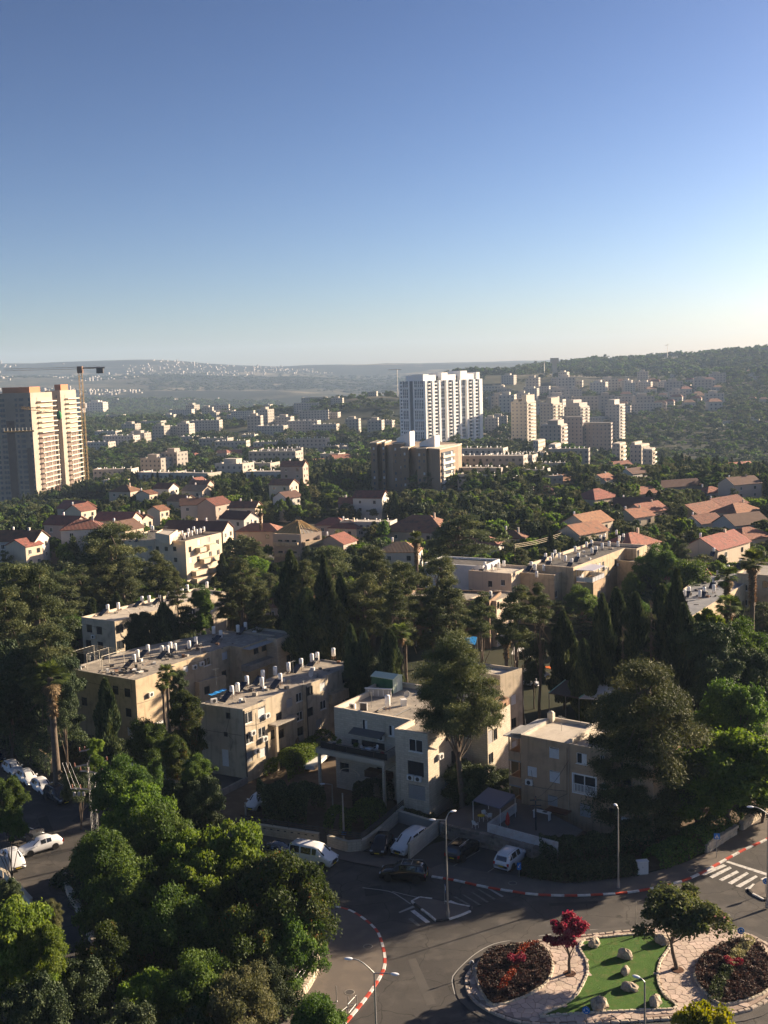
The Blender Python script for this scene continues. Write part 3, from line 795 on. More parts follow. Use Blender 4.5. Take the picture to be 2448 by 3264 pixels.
B.win(2, *zB_(762, 688), 1.8, 1.45, 'slide'); B.win(2, *zB_(763, 885), 2.1, 1.7, 'grille'); B.win(2, *zB_(772, 1085), 2.2, 1.7, 'shut')
B.win(3, *zB_(1037, 600), .9, 1.3, 'dark'); B.win(3, *zB_(1095, 775), 1.5, 1.6, 'grille'); B.win(3, *zB_(1030, 980), 1.0, 1.2, 'shut')
B.win(5, *zB_(1355, 640), 1.2, 1.6, 'shut'); B.win(5, *zB_(1442, 592), 1.0, 1.4, 'dark'); B.win(5, *zB_(1400, 800), 1.2, 1.3, 'dark')
B.win(4, *zB_(1145, 580), .9, .9, 'slide')
B.finish()
# terrace on slab and posts, its railing, the awning
ter=B.slab_at(0, -.6, 9.2, 5.3, 5.9, .02, 3.2); B.part('terrace_slab', prism_of(ter), mat('pale_render_band', (.55, .48, .38), .8, noise=(.6, (.47, .41, .33), .5)))
a_, d_, L_, n_=B.edge(0)
rl=MB(); 
for u in np.arange(-.5, 9.2, .17):
 p=a_+d_*u+n_*3.12; rl.obox((p[0], p[1], 5.9), .03, .03, 1.0)
p0, p1=a_+d_*-.55+n_*3.12, a_+d_*9.15+n_*3.12
rl.tube([(*p0, 6.9), (*p1, 6.9)], .035, 5); rl.tube([(*p0, 6.05), (*p1, 6.05)], .025, 5)
for uu in (-.55, 9.15):
 for t in np.arange(.1, 3.1, .17):p=a_+d_*uu+n_*t; rl.obox((p[0], p[1], 5.9), .03, .03, 1.0)
 rl.tube([(*(a_+d_*uu+n_*.05), 6.9), (*(a_+d_*uu+n_*3.12), 6.9)], .035, 5)
B.part('terrace_railing', rl, DARKM)
fl=MB()
for k in range(5):
 u0=.05+k*1.9; q=B.slab_at(0, u0, u0+1.86, 6.0, 6.75, 3.02, 3.06); B.part('railing_screen', prism_of(q), mat('dark_screen_cloth', (.035, .035, .038), .9))
for u in (-.3, 8.9):
 p=a_+d_*u+n_*2.9; B.part('post', MB().obox((p[0], p[1], 0), .3, .3, 5.3, math.radians(-33)), STONE)
aw=MB(); A0, A1=a_+d_*2.9, a_+d_*7.4
aw.add([(*(A0+n_*.05), 8.15), (*(A1+n_*.05), 8.15), (*(A1+n_*1.3), 7.75), (*(A0+n_*1.3), 7.75), (*(A0+n_*.05), 8.08), (*(A1+n_*.05), 8.08), (*(A1+n_*1.3), 7.68), (*(A0+n_*1.3), 7.68)],
  [(3, 2, 1, 0), (4, 5, 6, 7), (0, 1, 5, 4), (1, 2, 6, 5), (2, 3, 7, 6), (3, 0, 4, 7)])
B.part('awning', aw, mat('grey_awning', (.12, .12, .12), .9))
q=B.slab_at(0, 5.0, 8.3, 2.7, 3.5, .02, 1.2); B.part('balcony', prism_of(q), mat('dark_brown_timber', (.10, .055, .035), .8, noise=(3, (.07, .04, .03), .6)))
ar=MB(); pc=a_+d_*2.0; R_=1.35  # arch trim round the doorway
for k in range(12):
 t0, t1=math.pi*k/12, math.pi*(k+1)/12
 for (ra, rb) in ((R_, R_+.16),):
  P=[(ra, t0), (rb, t0), (rb, t1), (ra, t1)]
  V=[(*(pc+d_*(-r*math.cos(t))+n_*.06), 2.0+r*.55*math.sin(t)) for r, t in P]
  V+=[(*(pc+d_*(-r*math.cos(t))+n_*.005), 2.0+r*.55*math.sin(t)) for r, t in P]
  ar.add(V, [(0, 1, 2, 3), (3, 2, 6, 7), (1, 0, 4, 5), (2, 1, 5, 6), (0, 3, 7, 4)])
B.part('arch_trim', ar, mat('cream_coping', (.66, .56, .43), .8))
# roof of B
rz=B.roofz
B2=thing('roof_terrace_wall', 'low white latticed wall round the shed on the limestone house roof', 'low wall', (*rel(1169, 2200, rz), rz))
w0, w1_, w2=rel(1167, 2218, rz), rel(1247, 2222, rz), rel(1190, 2192, rz)
mb=MB()
for s0, s1 in ((w0, w1_), (w0, w0+u2*3.4)):
 d=s1-s0; mb.obox((*(s0+d/2), rz), np.linalg.norm(d), .2, 1.0, math.atan2(d[1], d[0]))
mb.build('wall', mat('grey_render', (.38, .36, .33)), B2)
d=(w1_-w0); L0=np.linalg.norm(d); d=d/L0; nn=np.array([d[1], -d[0]])
for k in range(5):
 c=w0+d*(L0*(k+.5)/5)+nn*.13
 MB().obox((*c, rz+.12), L0/5*.14, .03, .72, math.atan2(d[1], d[0])).build('lattice_panel', WHITE, B2)
MB().obox((*(w0+d*L0/2), rz+1.0), L0+.3, .3, .07, math.atan2(d[1], d[0])).build('coping', WHITE, B2)
SH=thing('garden_shed', 'small green metal shed with pale ridge roof on the limestone house roof', 'shed', (*rel(1235, 2200, rz), rz), math.radians(-33))
GRN=mat('dark_green_sheet_metal', (.015, .10, .05), .5, .4, noise=(2, (.012, .075, .04), .5))
PGR=mat('pale_green_sheet', (.50, .58, .47), .5)
MB().box(-1.7, -1.1, .02, 1.55, 1.1, 1.95).build('wall', GRN, SH, True)
for k in range(9):MB().box(-1.6+k*.36, -1.125, .1, -1.5+k*.36, -1.1, 1.85).build('rib', GRN, SH, True)
rf=MB(); rf.add([(-1.8, -1.2, 1.96), (1.72, -1.2, 1.96), (1.72, 0, 2.35), (-1.8, 0, 2.35), (1.72, 1.2, 1.96), (-1.8, 1.2, 1.96), (-1.8, -1.2, 1.9), (1.72, -1.2, 1.9), (1.72, 1.2, 1.9), (-1.8, 1.2, 1.9)],
 [(0, 1, 2, 3), (3, 2, 4, 5), (0, 6, 7, 1), (5, 4, 8, 9), (1, 7, 8, 4, 2), (0, 3, 5, 9, 6), (6, 9, 8, 7)]); rf.build('roof', PGR, SH, True)
MB().box(1.55, -1.1, .02, 1.6, 1.1, 1.9).build('end_wall', PGR, SH, True); MB().box(1.6, -.35, .05, 1.64, .45, 1.75).build('door', mat('pale_green_door', (.62, .66, .55)), SH, True)
p=rel(*zB_(525, 385), rz); water_tank(p[0], p[1], rz, 'white tank with red band on tall rusty legs on the limestone house roof', None, None, 1.15)
p=rel(*zB_(225, 372), rz); ac_unit(p[0], p[1], rz, math.radians(-30), 'left air conditioner box near the front parapet of the limestone house', None)
p=rel(*zB_(318, 385), rz)
t=thing('hatch_frame', 'open white framed roof hatch beside the air conditioner on the limestone roof', 'roof hatch', (p[0], p[1], rz), math.radians(-20))
MB().box(-.5, -.05, 0, -.42, .05, .95).box(.42, -.05, 0, .5, .05, .95).box(-.42, -.05, .87, .42, .05, .95).build('frame', WHITE, t, True); MB().box(-.42, -.02, 0, .42, .02, .87).build('panel', DARKM, t, True)
p=rel(*zB_(660, 345), rz); t=thing('vent_box', 'squat white vent box in the middle of the limestone house roof', 'roof vent', (p[0], p[1], rz), .3)
MB().box(-.3, -.3, 0, .3, .3, .75).build('casing', WHITE, t, True); MB().box(-.36, -.36, .75, .36, .36, .82).build('cap', WHITE, t, True)
p=rel(*zB_(680, 300), rz); dish(p[0], p[1], rz, .5, 'grey dish behind the vent box on the limestone house roof')
for i_, (a, b) in enumerate([((395, 418), (500, 360)), ((575, 445), (715, 375))]):
 pa, pb=rel(*zB_(*a), rz), rel(*zB_(*b), rz); t=thing('roof_pipe', ['dark pipe across the limestone roof left of the red banded tank', 'dark pipe across the limestone roof right of the red banded tank'][i_], 'pipe', (*pa, rz))
 MB().tube([(*pa, rz+.12), (*pb, rz+.12)], .07, 6).build('pipe', DARKM, t); 
 MB().obox((*pa, rz), .2, .2, .1).obox((*pb, rz), .2, .2, .1).build('support', CONC, t)
# window air conditioners on B front
pu, pz=B.uv(2, *zB_(762, 958)); a2, d2, L2, n2=B.edge(2)
for k in (-1, 1):
 c=a2+d2*(pu+k*.5)+n2*.28; ac_unit(c[0], c[1], pz-.35, math.radians(-33), f'{"left" if k < 0 else "right"} unit of the air conditioner pair under the barred window')
# rear stub with tall chimney-like stair tower, right of B
cz=11.0; c0=rel(1567, 2232, cz); c1=rel(1592, 2244, cz); 
C_=Building('stair_tower', 'narrow brown plastered stair tower behind the limestone house', 'stair tower', [c0, c1, c1+u2*2.6, c0+u2*2.6], 0, cz, mat('brown_plaster', (.34, .20, .12), noise=(.6, (.27, .16, .1), .6), streak=.8), ROOFW, .3)
C_.win(1, 1610, 2246, .6, .9, 'dark'); C_.finish()
k0, k1=rel(1594, 2153, 11.6), rel(1664, 2130, 11.6)
bk=Building('dark_stucco_block', 'worn stucco slab behind the limestone house with dappled shadow on its side', 'apartment building', [k0-u1*8, k0, k1, k1-u1*8], 0, 11.6, STUCCO, ROOFW, .4)
bk.grid(1, 4, 1.0, 1.3, ['dark', 'shutw', 'slide', 'dark'], fh=3.1); bk.finish()
# --- C: long plastered slab left of the middle
zC=9.5
def zC_(x, y):return 620+x*.3255, 1960+y*.3255
v1=np.array([math.cos(math.radians(-28)), math.sin(math.radians(-28))]); v2=np.array([math.cos(math.radians(54.5)), math.sin(math.radians(54.5))])
cA=rel(*zC_(48, 868), zC); cB=rel(*zC_(472, 925), zC)
c1_=cB+v2*4.4; c2_=cB+v2*12.2; c3_=cB+v2*17.0; c4_=cB+v2*24.2
w=(cA-cB)
Cb=Building('long_stucco_block', 'long worn stucco block with a cut tree trunk standing against its side', 'apartment building',
 [cA, cB, c1_, c1_-w/np.linalg.norm(w)*-.5, c2_-w/np.linalg.norm(w)*-.5, c2_, c3_, c3_-w/np.linalg.norm(w)*-.6, c4_-w/np.linalg.norm(w)*-.6, c4_+w+v2*.6], -1.2, zC, STUCCO, ROOFG, .18, thick=.2, capm=CONC)
Cb.win(0, *zC_(328, 988), .7, .8, 'dark'); Cb.win(0, *zC_(305, 1170), .6, .6, 'dark'); Cb.win(0, *zC_(302, 1400), 1.0, 2.2, 'door')
Cb.win(1, *zC_(505, 1015), 1.5, 1.4, 'slide'); Cb.win(1, *zC_(512, 1215), 1.5, 1.4, 'slide'); Cb.win(1, *zC_(658, 955), 1.4, 1.4, 'shutw'); Cb.win(1, *zC_(660, 1150), 1.3, 1.3, 'slide'); Cb.win(1, *zC_(672, 1345), 1.2, 1.2, 'shutw'); Cb.win(1, *zC_(520, 1400), 1.3, 1.3, 'shut')
for x_, y_, k_ in [(828, 1000, 'dark'), (850, 1165, 'dark'), (775, 1170, 'dark'), (1040, 800, 'slide'), (1055, 980, 'slide'), (1060, 1130, 'dark'), (930, 860, 'shut')]:Cb.win(3, *zC_(x_, y_), 1.2, 1.2, k_)
for x_, y_, k_ in [(1130, 745, 'dark'), (1255, 700, 'shutw'), (1135, 950, 'dark'), (1260, 880, 'slide'), (1220, 1060, 'shut')]:Cb.win(5, *zC_(x_, y_), 1.2, 1.2, k_)
for x_, y_, k_ in [(1475, 620, 'dark'), (1400, 780, 'dark'), (1475, 800, 'slide')]:Cb.win(7, *zC_(x_, y_), 1.2, 1.3, k_)
Cb.win(3, *zC_(862, 1390), 1.3, 2.3, 'dark')
Cb.finish()
for k in range(2):
 a2, d2, L2, n2=Cb.edge(1 if k==0 else 5)
 c=a2+d2*(.15 if k==0 else .1)+n2*.08; Cb.part('downpipe', MB().tube([(*c, -1), (*c, zC-.2)], .07, 6), DARKM)
q=Cb.slab_at(3, .8, 5.4, 5.9, 6.1, .02, 1.3); Cb.part('porch_roof', prism_of(q), CONC)
q=Cb.slab_at(3, .9, 1.3, -1.2, 5.9, .9, 1.2); Cb.part('porch_post', prism_of(q), STUCCO)
q=Cb.slab_at(7, .2, 4.0, 5.6, 6.9, .02, 1.1); Cb.part('balcony', prism_of(q), STUCCO2)
for x_, y_, e_ in [(595, 1355, 1), (672, 1235, 1)]:
 u, z=Cb.uv(e_, *zC_(x_, y_)); a2, d2, L2, n2=Cb.edge(e_); c=a2+d2*u+n2*.3
 ac_unit(c[0], c[1], z, math.radians(54), f'white air conditioner on the long stucco block {"low near the corner" if y_ > 1300 else "under the middle window"}')
tanks([zC_(368, 815), zC_(424, 785), zC_(515, 715), zC_(662, 728), zC_(672, 655), zC_(792, 620), zC_(842, 690), zC_(922, 578), zC_(1046, 538), zC_(1152, 490), zC_(1204, 475), zC_(1362, 432)], Cb.roofz, 'the long stucco block roof', 'white tanks on the long stucco block', 1.0)
p=rel(*zC_(190, 868), Cb.roofz); ac_unit(p[0], p[1], Cb.roofz, .6, 'lone air conditioner at the street corner of the long stucco roof')
p=rel(*zC_(1130, 625), Cb.roofz); dish(p[0], p[1], Cb.roofz, 1.0, 'round grey dish at the right edge of the long stucco roof', r=.6)
p=rel(*zC_(440, 500), 0)
t=thing('blue_tarpaulin', 'bright blue tarpaulin along the rear edge of the long stucco roof', 'tarpaulin', (*rel(*zC_(250, 760), zC), zC-.1))
pa, pb=rel(*zC_(165, 800), zC), rel(*zC_(318, 738), zC); mb=MB(); n=10; rows=[]
for k in range(n+1):
 c=pa+(pb-pa)*k/n; o_=v1*-.9
 rows.append([(*(c+v1*.1), zC+.12+.05*math.sin(k*2.1)), (*(c+o_*.5), zC+.2+.06*math.sin(k*1.7+1)), (*(c+o_), zC+.05+.05*math.sin(k*1.3))])
V=[p for r in rows for p in r]; F=[(3*k+j, 3*k+j+1, 3*k+4+j, 3*k+3+j) for k in range(n) for j in range(2)]
mb.add(V, F); mb.build('sheet', mat('blue_tarpaulin', (.02, .20, .55), .5, noise=(2, (.03, .26, .6), .5)), t)
def roof_clutter(root, poly_px, z, n, m=None, seed=1):
 r=np.random.default_rng(seed); P=[rel(a, b, z) for a, b in poly_px]
 xs, ys=[p[0] for p in P], [p[1] for p in P]; k=0
 while k<n:
  c=(r.uniform(min(xs), max(xs)), r.uniform(min(ys), max(ys)))
  if not inside(c, P):continue
  a=r.uniform(0, 3.1); L=r.uniform(.5, 2.2); d=np.array([math.cos(a), math.sin(a)])*L/2
  ty=r.integers(0, 3)
  if ty==0:MB().tube([(*(np.array(c)-d), z+.08), (*(np.array(c)+d), z+r.uniform(.08, .5))], .03, 5).build('loose_pipe', RUST if k%2 else METAL, root)
  elif ty==1:MB().obox((*c, z), L, r.uniform(.15, .6), r.uniform(.05, .25), a).build('loose_board', CONC if k%2 else mat('grey_weathered_board', (.22, .19, .16)), root)
  else:MB().obox((*c, z), r.uniform(.3, .6), r.uniform(.3, .6), r.uniform(.2, .5), a).build('loose_block', [CONC, WHITE, RUST, DARKM][k%4], root)
  k+=1
pCr=[zC_(120, 860), zC_(450, 890), zC_(1300, 590), zC_(1540, 480), zC_(1480, 430), zC_(600, 690)]
roof_clutter(Cb.root, pCr, Cb.roofz, 34, seed=4)
# --- A: stepped block with the clothes-line frame, far left
zA=9.3
def zA_(x, y):return 200+x*.28933, 1960+y*.28933
aA=rel(217.4, 2130.7, zA); aB=aA+u1*13.5
e2=u2
aC=aB+e2*8.0; aD=aC-u1*1.2; 
aE=aD+e2*13.0; aF=aE+u1*2.4; aG=aF+e2*7.6; aH=aG-u1*9.5
A_=Building('stepped_stucco_block', 'stepped stucco block carrying the steel clothes-line frame on its roof', 'apartment building', [aA, aB, aC, aD, aE, aF, aG, aH, aA+e2*13-u1*0+u1*.01], -.6, zA, STUCCO2, ROOFG, .2, thick=.22, capm=CONC)
for x_, y_, k_ in [(225, 765, 'grille'), (238, 955, 'grille'), (580, 830, 'grille'), (712, 860, 'grille'), (724, 1078, 'grille'), (745, 1290, 'shutw')]:A_.win(0, *zA_(x_, y_), 1.15, 1.25, k_)
A_.win(3, *zA_(1355, 595), 1.1, 1.0, 'shutw'); A_.win(3, *zA_(1590, 515), 1.5, 1.2, 'slide'); A_.win(3, *zC_(295, 400), 1.2, 1.2, 'shutw'); A_.win(3, *zC_(125, 460), 1.5, 1.2, 'slide'); A_.win(3, *zC_(290, 580), 1.1, 1.1, 'dark')
A_.win(5, *zC_(600, 290), 1.2, 1.6, 'dark'); A_.win(5, *zC_(680, 290), 1.2, 1.6, 'dark')
A_.finish()
q=A_.slab_at(5, -.2, 6.6, 5.6, 6.5, .02, 1.5); A_.part('balcony', prism_of(q), CONC)
endw=Building('ashlar_wing', 'square pale stone wing closing the far end of the stepped block', 'apartment building', [aG-e2*.4+u1*.15-e2*1.2, aG-e2*1.6+u1*2.2, aG+e2*3.4+u1*2.2, aG+e2*3.4-u1*6, aG+.05*e2-u1*6, aG+.05*e2+u1*.15], -.6, zA+.2, STONE, ROOFG, .35)
endw.win(1, *zC_(915, 278), 1.0, 1.3, 'dark'); endw.win(1, *zC_(920, 430), 1.0, 1.3, 'dark'); endw.finish()
cn=MB()  # low canopy over the balcony
q=A_.slab_at(5, .3, 6.4, 8.9, 9.0, .02, 1.5); A_.part('corrugated_canopy', prism_of(q), mat('grey_corrugated_sheet', (.42, .41, .39), .5, noise=(2, (.33, .32, .3), .5)))
low=Building('low_annexe', 'low flat-roofed annexe between the two long blocks', 'annexe', [rel(*zA_(1330, 715), 5.6), rel(*zA_(1500, 745), 5.6), rel(*zC_(305, 590), 5.6), rel(*zA_(1600, 655), 5.6)], -.6, 5.6, STUCCO2, CONC, .2)
low.win(0, *zA_(1410, 830), 1.0, 1.3, 'dark'); low.win(1, *zA_(1590, 830), 1.0, 1.2, 'dark'); low.finish()
q=A_.slab_at(1, 3.2, 4.6, 2.2, 2.35, .02, .8); A_.part('door_canopy', prism_of(q), WHITE)
tanks([zA_(790, 555), zA_(828, 502), zA_(942, 445), zA_(1095, 455), zA_(1158, 455), zA_(1190, 415), zA_(1240, 430), zA_(1395, 400), zA_(1470, 355), zC_(190, 210), zC_(260, 250), zC_(427, 195), zC_(502, 168)], A_.roofz, 'the stepped stucco block roof', 'white tanks on the stepped stucco block', 1.0)
roof_clutter(A_.root, [zA_(700, 650), zA_(900, 600), zA_(1500, 470), zC_(300, 330), zC_(600, 180), zC_(200, 240), zA_(1300, 400), zA_(800, 520)], A_.roofz, 40, seed=9)
roof_clutter(A_.root, [zA_(90, 590), zA_(760, 700), zA_(950, 620), zA_(500, 540)], A_.roofz, 26, seed=12)
# clothes-line frame
rzA=A_.roofz
fr=thing('clothes_line_frame', 'rusty white steel clothes-line frame on the near end of the stepped roof', 'clothes line frame', (*rel(*zA_(95, 560), rzA), rzA))
o=rel(*zA_(110, 575), rzA); W_, D_=6.2, 4.2; hh=2.3
for i, (u, v) in enumerate([(0, 0), (W_*.5, 0), (W_, 0), (0, D_), (W_*.5, D_), (W_, D_), (W_*.55, D_*.5)]):
 p=o+u1*u+u2*v; MB().tube([(*p, rzA), (*p, rzA+hh)], .045, 6).build('post', PGR if 0 else mat('cream_steel_pipe', (.62, .58, .48), .6, dirt=(3, (.35, .22, .14), .6)), fr)
CP=MATS['cream_steel_pipe']
for u in np.linspace(0, W_, 3):
 MB().tube([(*(o+u1*u), rzA+hh), (*(o+u1*u+u2*D_), rzA+hh)], .04, 6).build('beam', CP, fr)
for v in np.linspace(0, D_, 8):
 MB().tube([(*(o+u2*v), rzA+hh+.05), (*(o+u1*W_+u2*v), rzA+hh+.05)], .03, 5).build('rail', CP, fr)
for k in range(3):
 p=o+u1*(2.2+k*.9)+u2*(1.2+.5*k)
 t=thing('hanging_shirt', ['white', 'grey', 'black and yellow'][k]+' laundry hanging from the rooftop clothes-line frame', 'laundry', (*p, rzA+1.1))
 m=MB(); z=rzA+1.0; c, s_=u1, u2
 V=[(-.22, 0), (.22, 0), (.24, .62), (.42, .5), (.48, .6), (.22, .8), (-.22, .8), (-.48, .6), (-.42, .5), (-.24, .62)]
 P=[(*(p+c*a+s_*(.03*math.sin(b*5))), z+b) for a, b in V]; P2=[(*(p+c*a+s_*(.03*math.sin(b*5)+.04)), z+b) for a, b in V]
 n=len(V); m.add(P+P2, [tuple(range(n)), tuple(reversed(range(n, 2*n)))]+[(i, n+i, n+(i+1)%n, (i+1)%n) for i in range(n)]); m.build('cloth', [WHITE, mat('grey_cloth', (.3, .3, .32)), mat('dark_cloth', (.05, .05, .04))][k], t)
 ln=MB(); ln.tube([(*p, z+.8), (*p, rzA+hh)], .008, 4); ln.build('hanger', METAL, t)
p=rel(*zA_(820, 630), rzA); t=thing('pallet_pile', 'heap of pale sheeting and boards near the corner of the stepped roof', 'rubbish pile', (*p, rzA))
for k in range(6):MB().obox((p[0]+rng.uniform(-.5, .5), p[1]+rng.uniform(-.4, .4), rzA+.1*k), 1.6-.15*k, 1.0-.1*k, .09, rng.uniform(0, 3)).build('board', [CONC, WHITE, mat('grey_weathered_board', (.22, .19, .16))][k%3], t)
# --- L0: block with solar tanks behind the stepped block
zL=9.3; lA=rel(259, 1966.5, zL); lB=lA+u1*8.3; lv=np.array([math.cos(math.radians(56)), math.sin(math.radians(56))])
L0_=Building('rear_slab_block', 'grey plastered slab behind the stepped block, half hidden by dark pines', 'apartment building', [lA, lB, lB+lv*28.5, lA+lv*28.5], -.8, zL, STUCCO, ROOFW, .4, capm=mat('cream_coping', (.66, .56, .43)))
for x_, y_, k_ in [(292, 150, 'grille'), (402, 172, 'grille'), (285, 320, 'dark'), (415, 340, 'dark')]:L0_.win(0, *zA_(x_, y_), 1.4, 1.4, k_)
for x_, y_ in [(558, 175), (655, 160), (565, 350)]:L0_.win(1, *zA_(x_, y_), 1.7, 1.5, 'dark')
L0_.grid(1, 9, 1.4, 1.4, ['dark', 'shut', 'slide'], floors=3, z_first=1.9)
L0_.finish()
def z4(x, y):return x/2.033, 1600+y/2.033
tanks([z4(700, 725), z4(768, 712), z4(922, 670), z4(968, 665), z4(1040, 655), z4(1092, 640), z4(1140, 632), z4(1182, 618), z4(1215, 592), z4(1342, 572)], L0_.roofz, 'the slab roof behind the clothes-line frame', 'white tanks on the rear slab block', 1.05)
roof_clutter(L0_.root, [z4(640, 750), z4(840, 740), z4(1300, 620), z4(1100, 640), z4(760, 700)], L0_.roofz, 14, seed=5)
# --- D: tan plastered block on the right with balconies at its left corner
zD=9.6
def zD_(x, y):return 1540+x*.36166, 2120+y*.36166
t1=np.array([math.cos(math.radians(-36)), math.sin(math.radians(-36))]); t2=np.array([-t1[1], t1[0]])
dA=rel(*zD_(330, 612), zD); dB=dA+t1*6.0; dC=dA+t1*15.6
D_=Building('tan_block', 'tan plastered three storey block with a sunlit cream roof behind the pavement hedge', 'apartment building', [dA, dB, dC, dC+t2*7.6, dA+t2*7.6], 0, zD, TAN, ROOFW, .35, thick=.3, capm=ROOFW)
for x_, y_, w_, h_, k_ in [(625, 775, 1.2, 1.25, 'shutw'), (432, 940, 1.15, 1.15, 'shutw'), (630, 985, 1.25, 1.35, 'shutw'), (612, 1195, 1.2, 1.2, 'shut')]:D_.win(0, *zD_(x_, y_), w_, h_, k_)
for x_, y_, w_, h_, k_ in [(868, 825, 1.2, 1.2, 'half'), (1050, 830, .5, .8, 'slide'), (1110, 850, 1.1, 1.1, 'shut'), (893, 1055, 2.6, 2.0, 'balus'), (1062, 1063, .5, .6, 'slide'), (900, 1280, 1.3, 1.5, 'shut'), (1260, 1010, 1.2, 1.2, 'dark'), (1150, 1290, 1.1, .6, 'dark')]:D_.win(1, *zD_(x_, y_), w_, h_, k_)
D_.grid(2, 2, 1.3, 1.3, ['dark', 'shut', 'slide'], floors=3, z_first=1.7); D_.finish()
for z_ in (.35, 3.35, 6.3):  # corner balconies, each slab + parapet
 q=D_.slab_at(4, 5.2, 7.6, z_, z_+.2, .02, 1.6)
 D_.part('balcony_floor', prism_of(q), CONC)
for z_ in (.55, 3.55, 6.5):
 a4, d4, L4, n4=D_.edge(4); mb=MB()
 P0, P1, P2_=a4+d4*5.2+n4*1.5, a4+d4*7.55+n4*1.5, a4+d4*7.55+n4*.05
 for s0, s1 in ((P0, P1), (P1, P2_)):
  d=s1-s0; mb.obox((*((s0+s1)/2), z_), np.linalg.norm(d)-.02, .12, .95, math.atan2(d[1], d[0]))
 D_.part('balcony_parapet', mb, TAN)
q=D_.slab_at(4, 3.5, 7.7, 9.1, 9.2, .02, 2.2); D_.part('corrugated_canopy', prism_of(q), mat('grey_corrugated_sheet', (.42, .41, .39), .5))
a4, d4, L4, n4=D_.edge(4)
for u in (5.25, 7.5):c=a4+d4*u+n4*1.55; D_.part('corner_post', MB().obox((*c, .5), .12, .12, 8.6, math.radians(-36)), TAN)
for x_, y_, k in [(755, 900, 1), (1325, 1150, 1)]:
 u, z=D_.uv(1, *zD_(x_, y_)); aa, dd, LL, nn=D_.edge(1); c=aa+dd*u+nn*.07; D_.part('downpipe', MB().tube([(*c, .2), (*c, zD-.1)], .05, 6), mat('pale_pipe', (.42, .33, .25)))
cb=MB(); aa, dd, LL, nn=D_.edge(0)
def wl_(e, x, y, o=.04):
 u, z=D_.uv(e, *zD_(x, y)); aa, dd, LL, nn=D_.edge(e); c=aa+dd*u+nn*o; return (*c, z)
cb.tube([wl_(0, 350, 1045), wl_(0, 480, 1075), wl_(0, 620, 1100), wl_(0, 735, 1110)], .025, 4); cb.tube([wl_(0, 460, 1185), wl_(0, 600, 1205), wl_(0, 740, 1135), wl_(0, 740, 730)], .025, 4)
D_.part('wall_cable', cb, DARKM)
mb=MB(); uu, zz=D_.uv(0, *zD_(640, 1310)); q=D_.slab_at(0, 3.6, 6.2, 1.9, 2.05, .02, 1.3); D_.part('awning', prism_of(q), mat('rust_brown_awning', (.16, .07, .045), .8))
u, z=D_.uv(0, *zD_(415, 1030)); aa, dd, LL, nn=D_.edge(0); c=aa+dd*u+nn*.25; ac_unit(c[0], c[1], z-.3, math.radians(-36), 'air conditioner on the tan block under its left closed shutter')
u, z=D_.uv(1, *zD_(1265, 1375)); aa, dd, LL, nn=D_.edge(1); c=aa+dd*u+nn*.25; ac_unit(c[0], c[1], z-.2, math.radians(-36), 'air conditioner low on the tan block near its right end')
q=MB(); aa, dd, LL, nn=D_.edge(0); q.obox((*(dB+t2*3.9), D_.roofz), .3, 6.8, .75, math.radians(-36)); D_.part('roof_divider', q, ROOFW)
p=rel(*zD_(600, 500), D_.roofz); t=thing('roof_hood', 'cream metal hood on the back parapet of the tan block', 'roof vent', (*p, D_.roofz), math.radians(-36))
MB().box(-.35, -.3, 0, .35, .3, 1.1).build('box', mat('cream_metal', (.62, .55, .44), .5), t, True); MB().lathe((0, 0, 1.1), [(.33, 0), (.3, .12), (.1, .22), (0.01, .25)], 12).build('cap', MATS['cream_metal'], t, True)
roof_clutter(D_.root, [zD_(850, 690), zD_(1040, 720), zD_(1300, 780), zD_(1200, 640), zD_(950, 640)], D_.roofz, 22, seed=3)
# ------------------------------------------------------------------ flat blocks further back: corner roof pixels + roof height; windows real, joined past the countable
FOOT=[]  # occupied ground, so that trees stand clear: (x, y, radius)
for b_ in (B, Cb, A_, L0_, D_, low, bk, endw):
 for i in range(len(b_.poly)):
  a, d, L, n=b_.edge(i)
  for u in np.arange(0, L, 3.0):FOOT.append((*(a+d*u-n*2.5), 3.4))
def foot_poly(poly):
 c=np.mean(poly, 0)
 for i in range(len(poly)):
  a, b=np.array(poly[i]), np.array(poly[(i+1)%len(poly)])
  for t in np.linspace(0, 1, max(2, int(np.linalg.norm(b-a)/4))):p=a+(b-a)*t; p=p+(c-p)*.25; FOOT.append((p[0], p[1], 3.0))
 FOOT.append((*c, 4))
def rect(px, py, zt, wid, dep, ang=-33):
 """front-right roof corner seen at px,py; width to the left along the front, depth going back"""
 c=rel(px, py, zt); a=math.radians(ang); f=np.array([math.cos(a), math.sin(a)]); r=np.array([-f[1], f[0]])
 return [c-f*wid, c, c+r*dep, c+r*dep-f*wid]
def block(name, label, cat, px, py, zt, wid, dep, z0=0, ang=-33, wm=CREAM, rm=ROOFG, floors=3, nf=3, ns=5, group=None, kinds=('dark', 'shut', 'slide'), par=.5, fh=2.9):
 P=rect(px, py, zt, wid, dep, ang); foot_poly(P)
 b=Building(name, label, cat, P, z0, zt, wm, rm, par, group)
 zf=zt-par-floors*fh+1.3-z0
 b.grid(0, nf, 1.2, 1.25, kinds, floors=floors, z_first=zf, fh=fh); b.grid(1, ns, 1.2, 1.25, kinds[::-1], floors=floors, z_first=zf, fh=fh)
 return b.finish()
def z5(x, y):return 380+x*.22905, 1640+y*.22905
def z6b(x, y):return 1480+x*.40989, 1640+y*.40989
def z7(x, y):return 2060+x*.23387, 1700+y*.23387
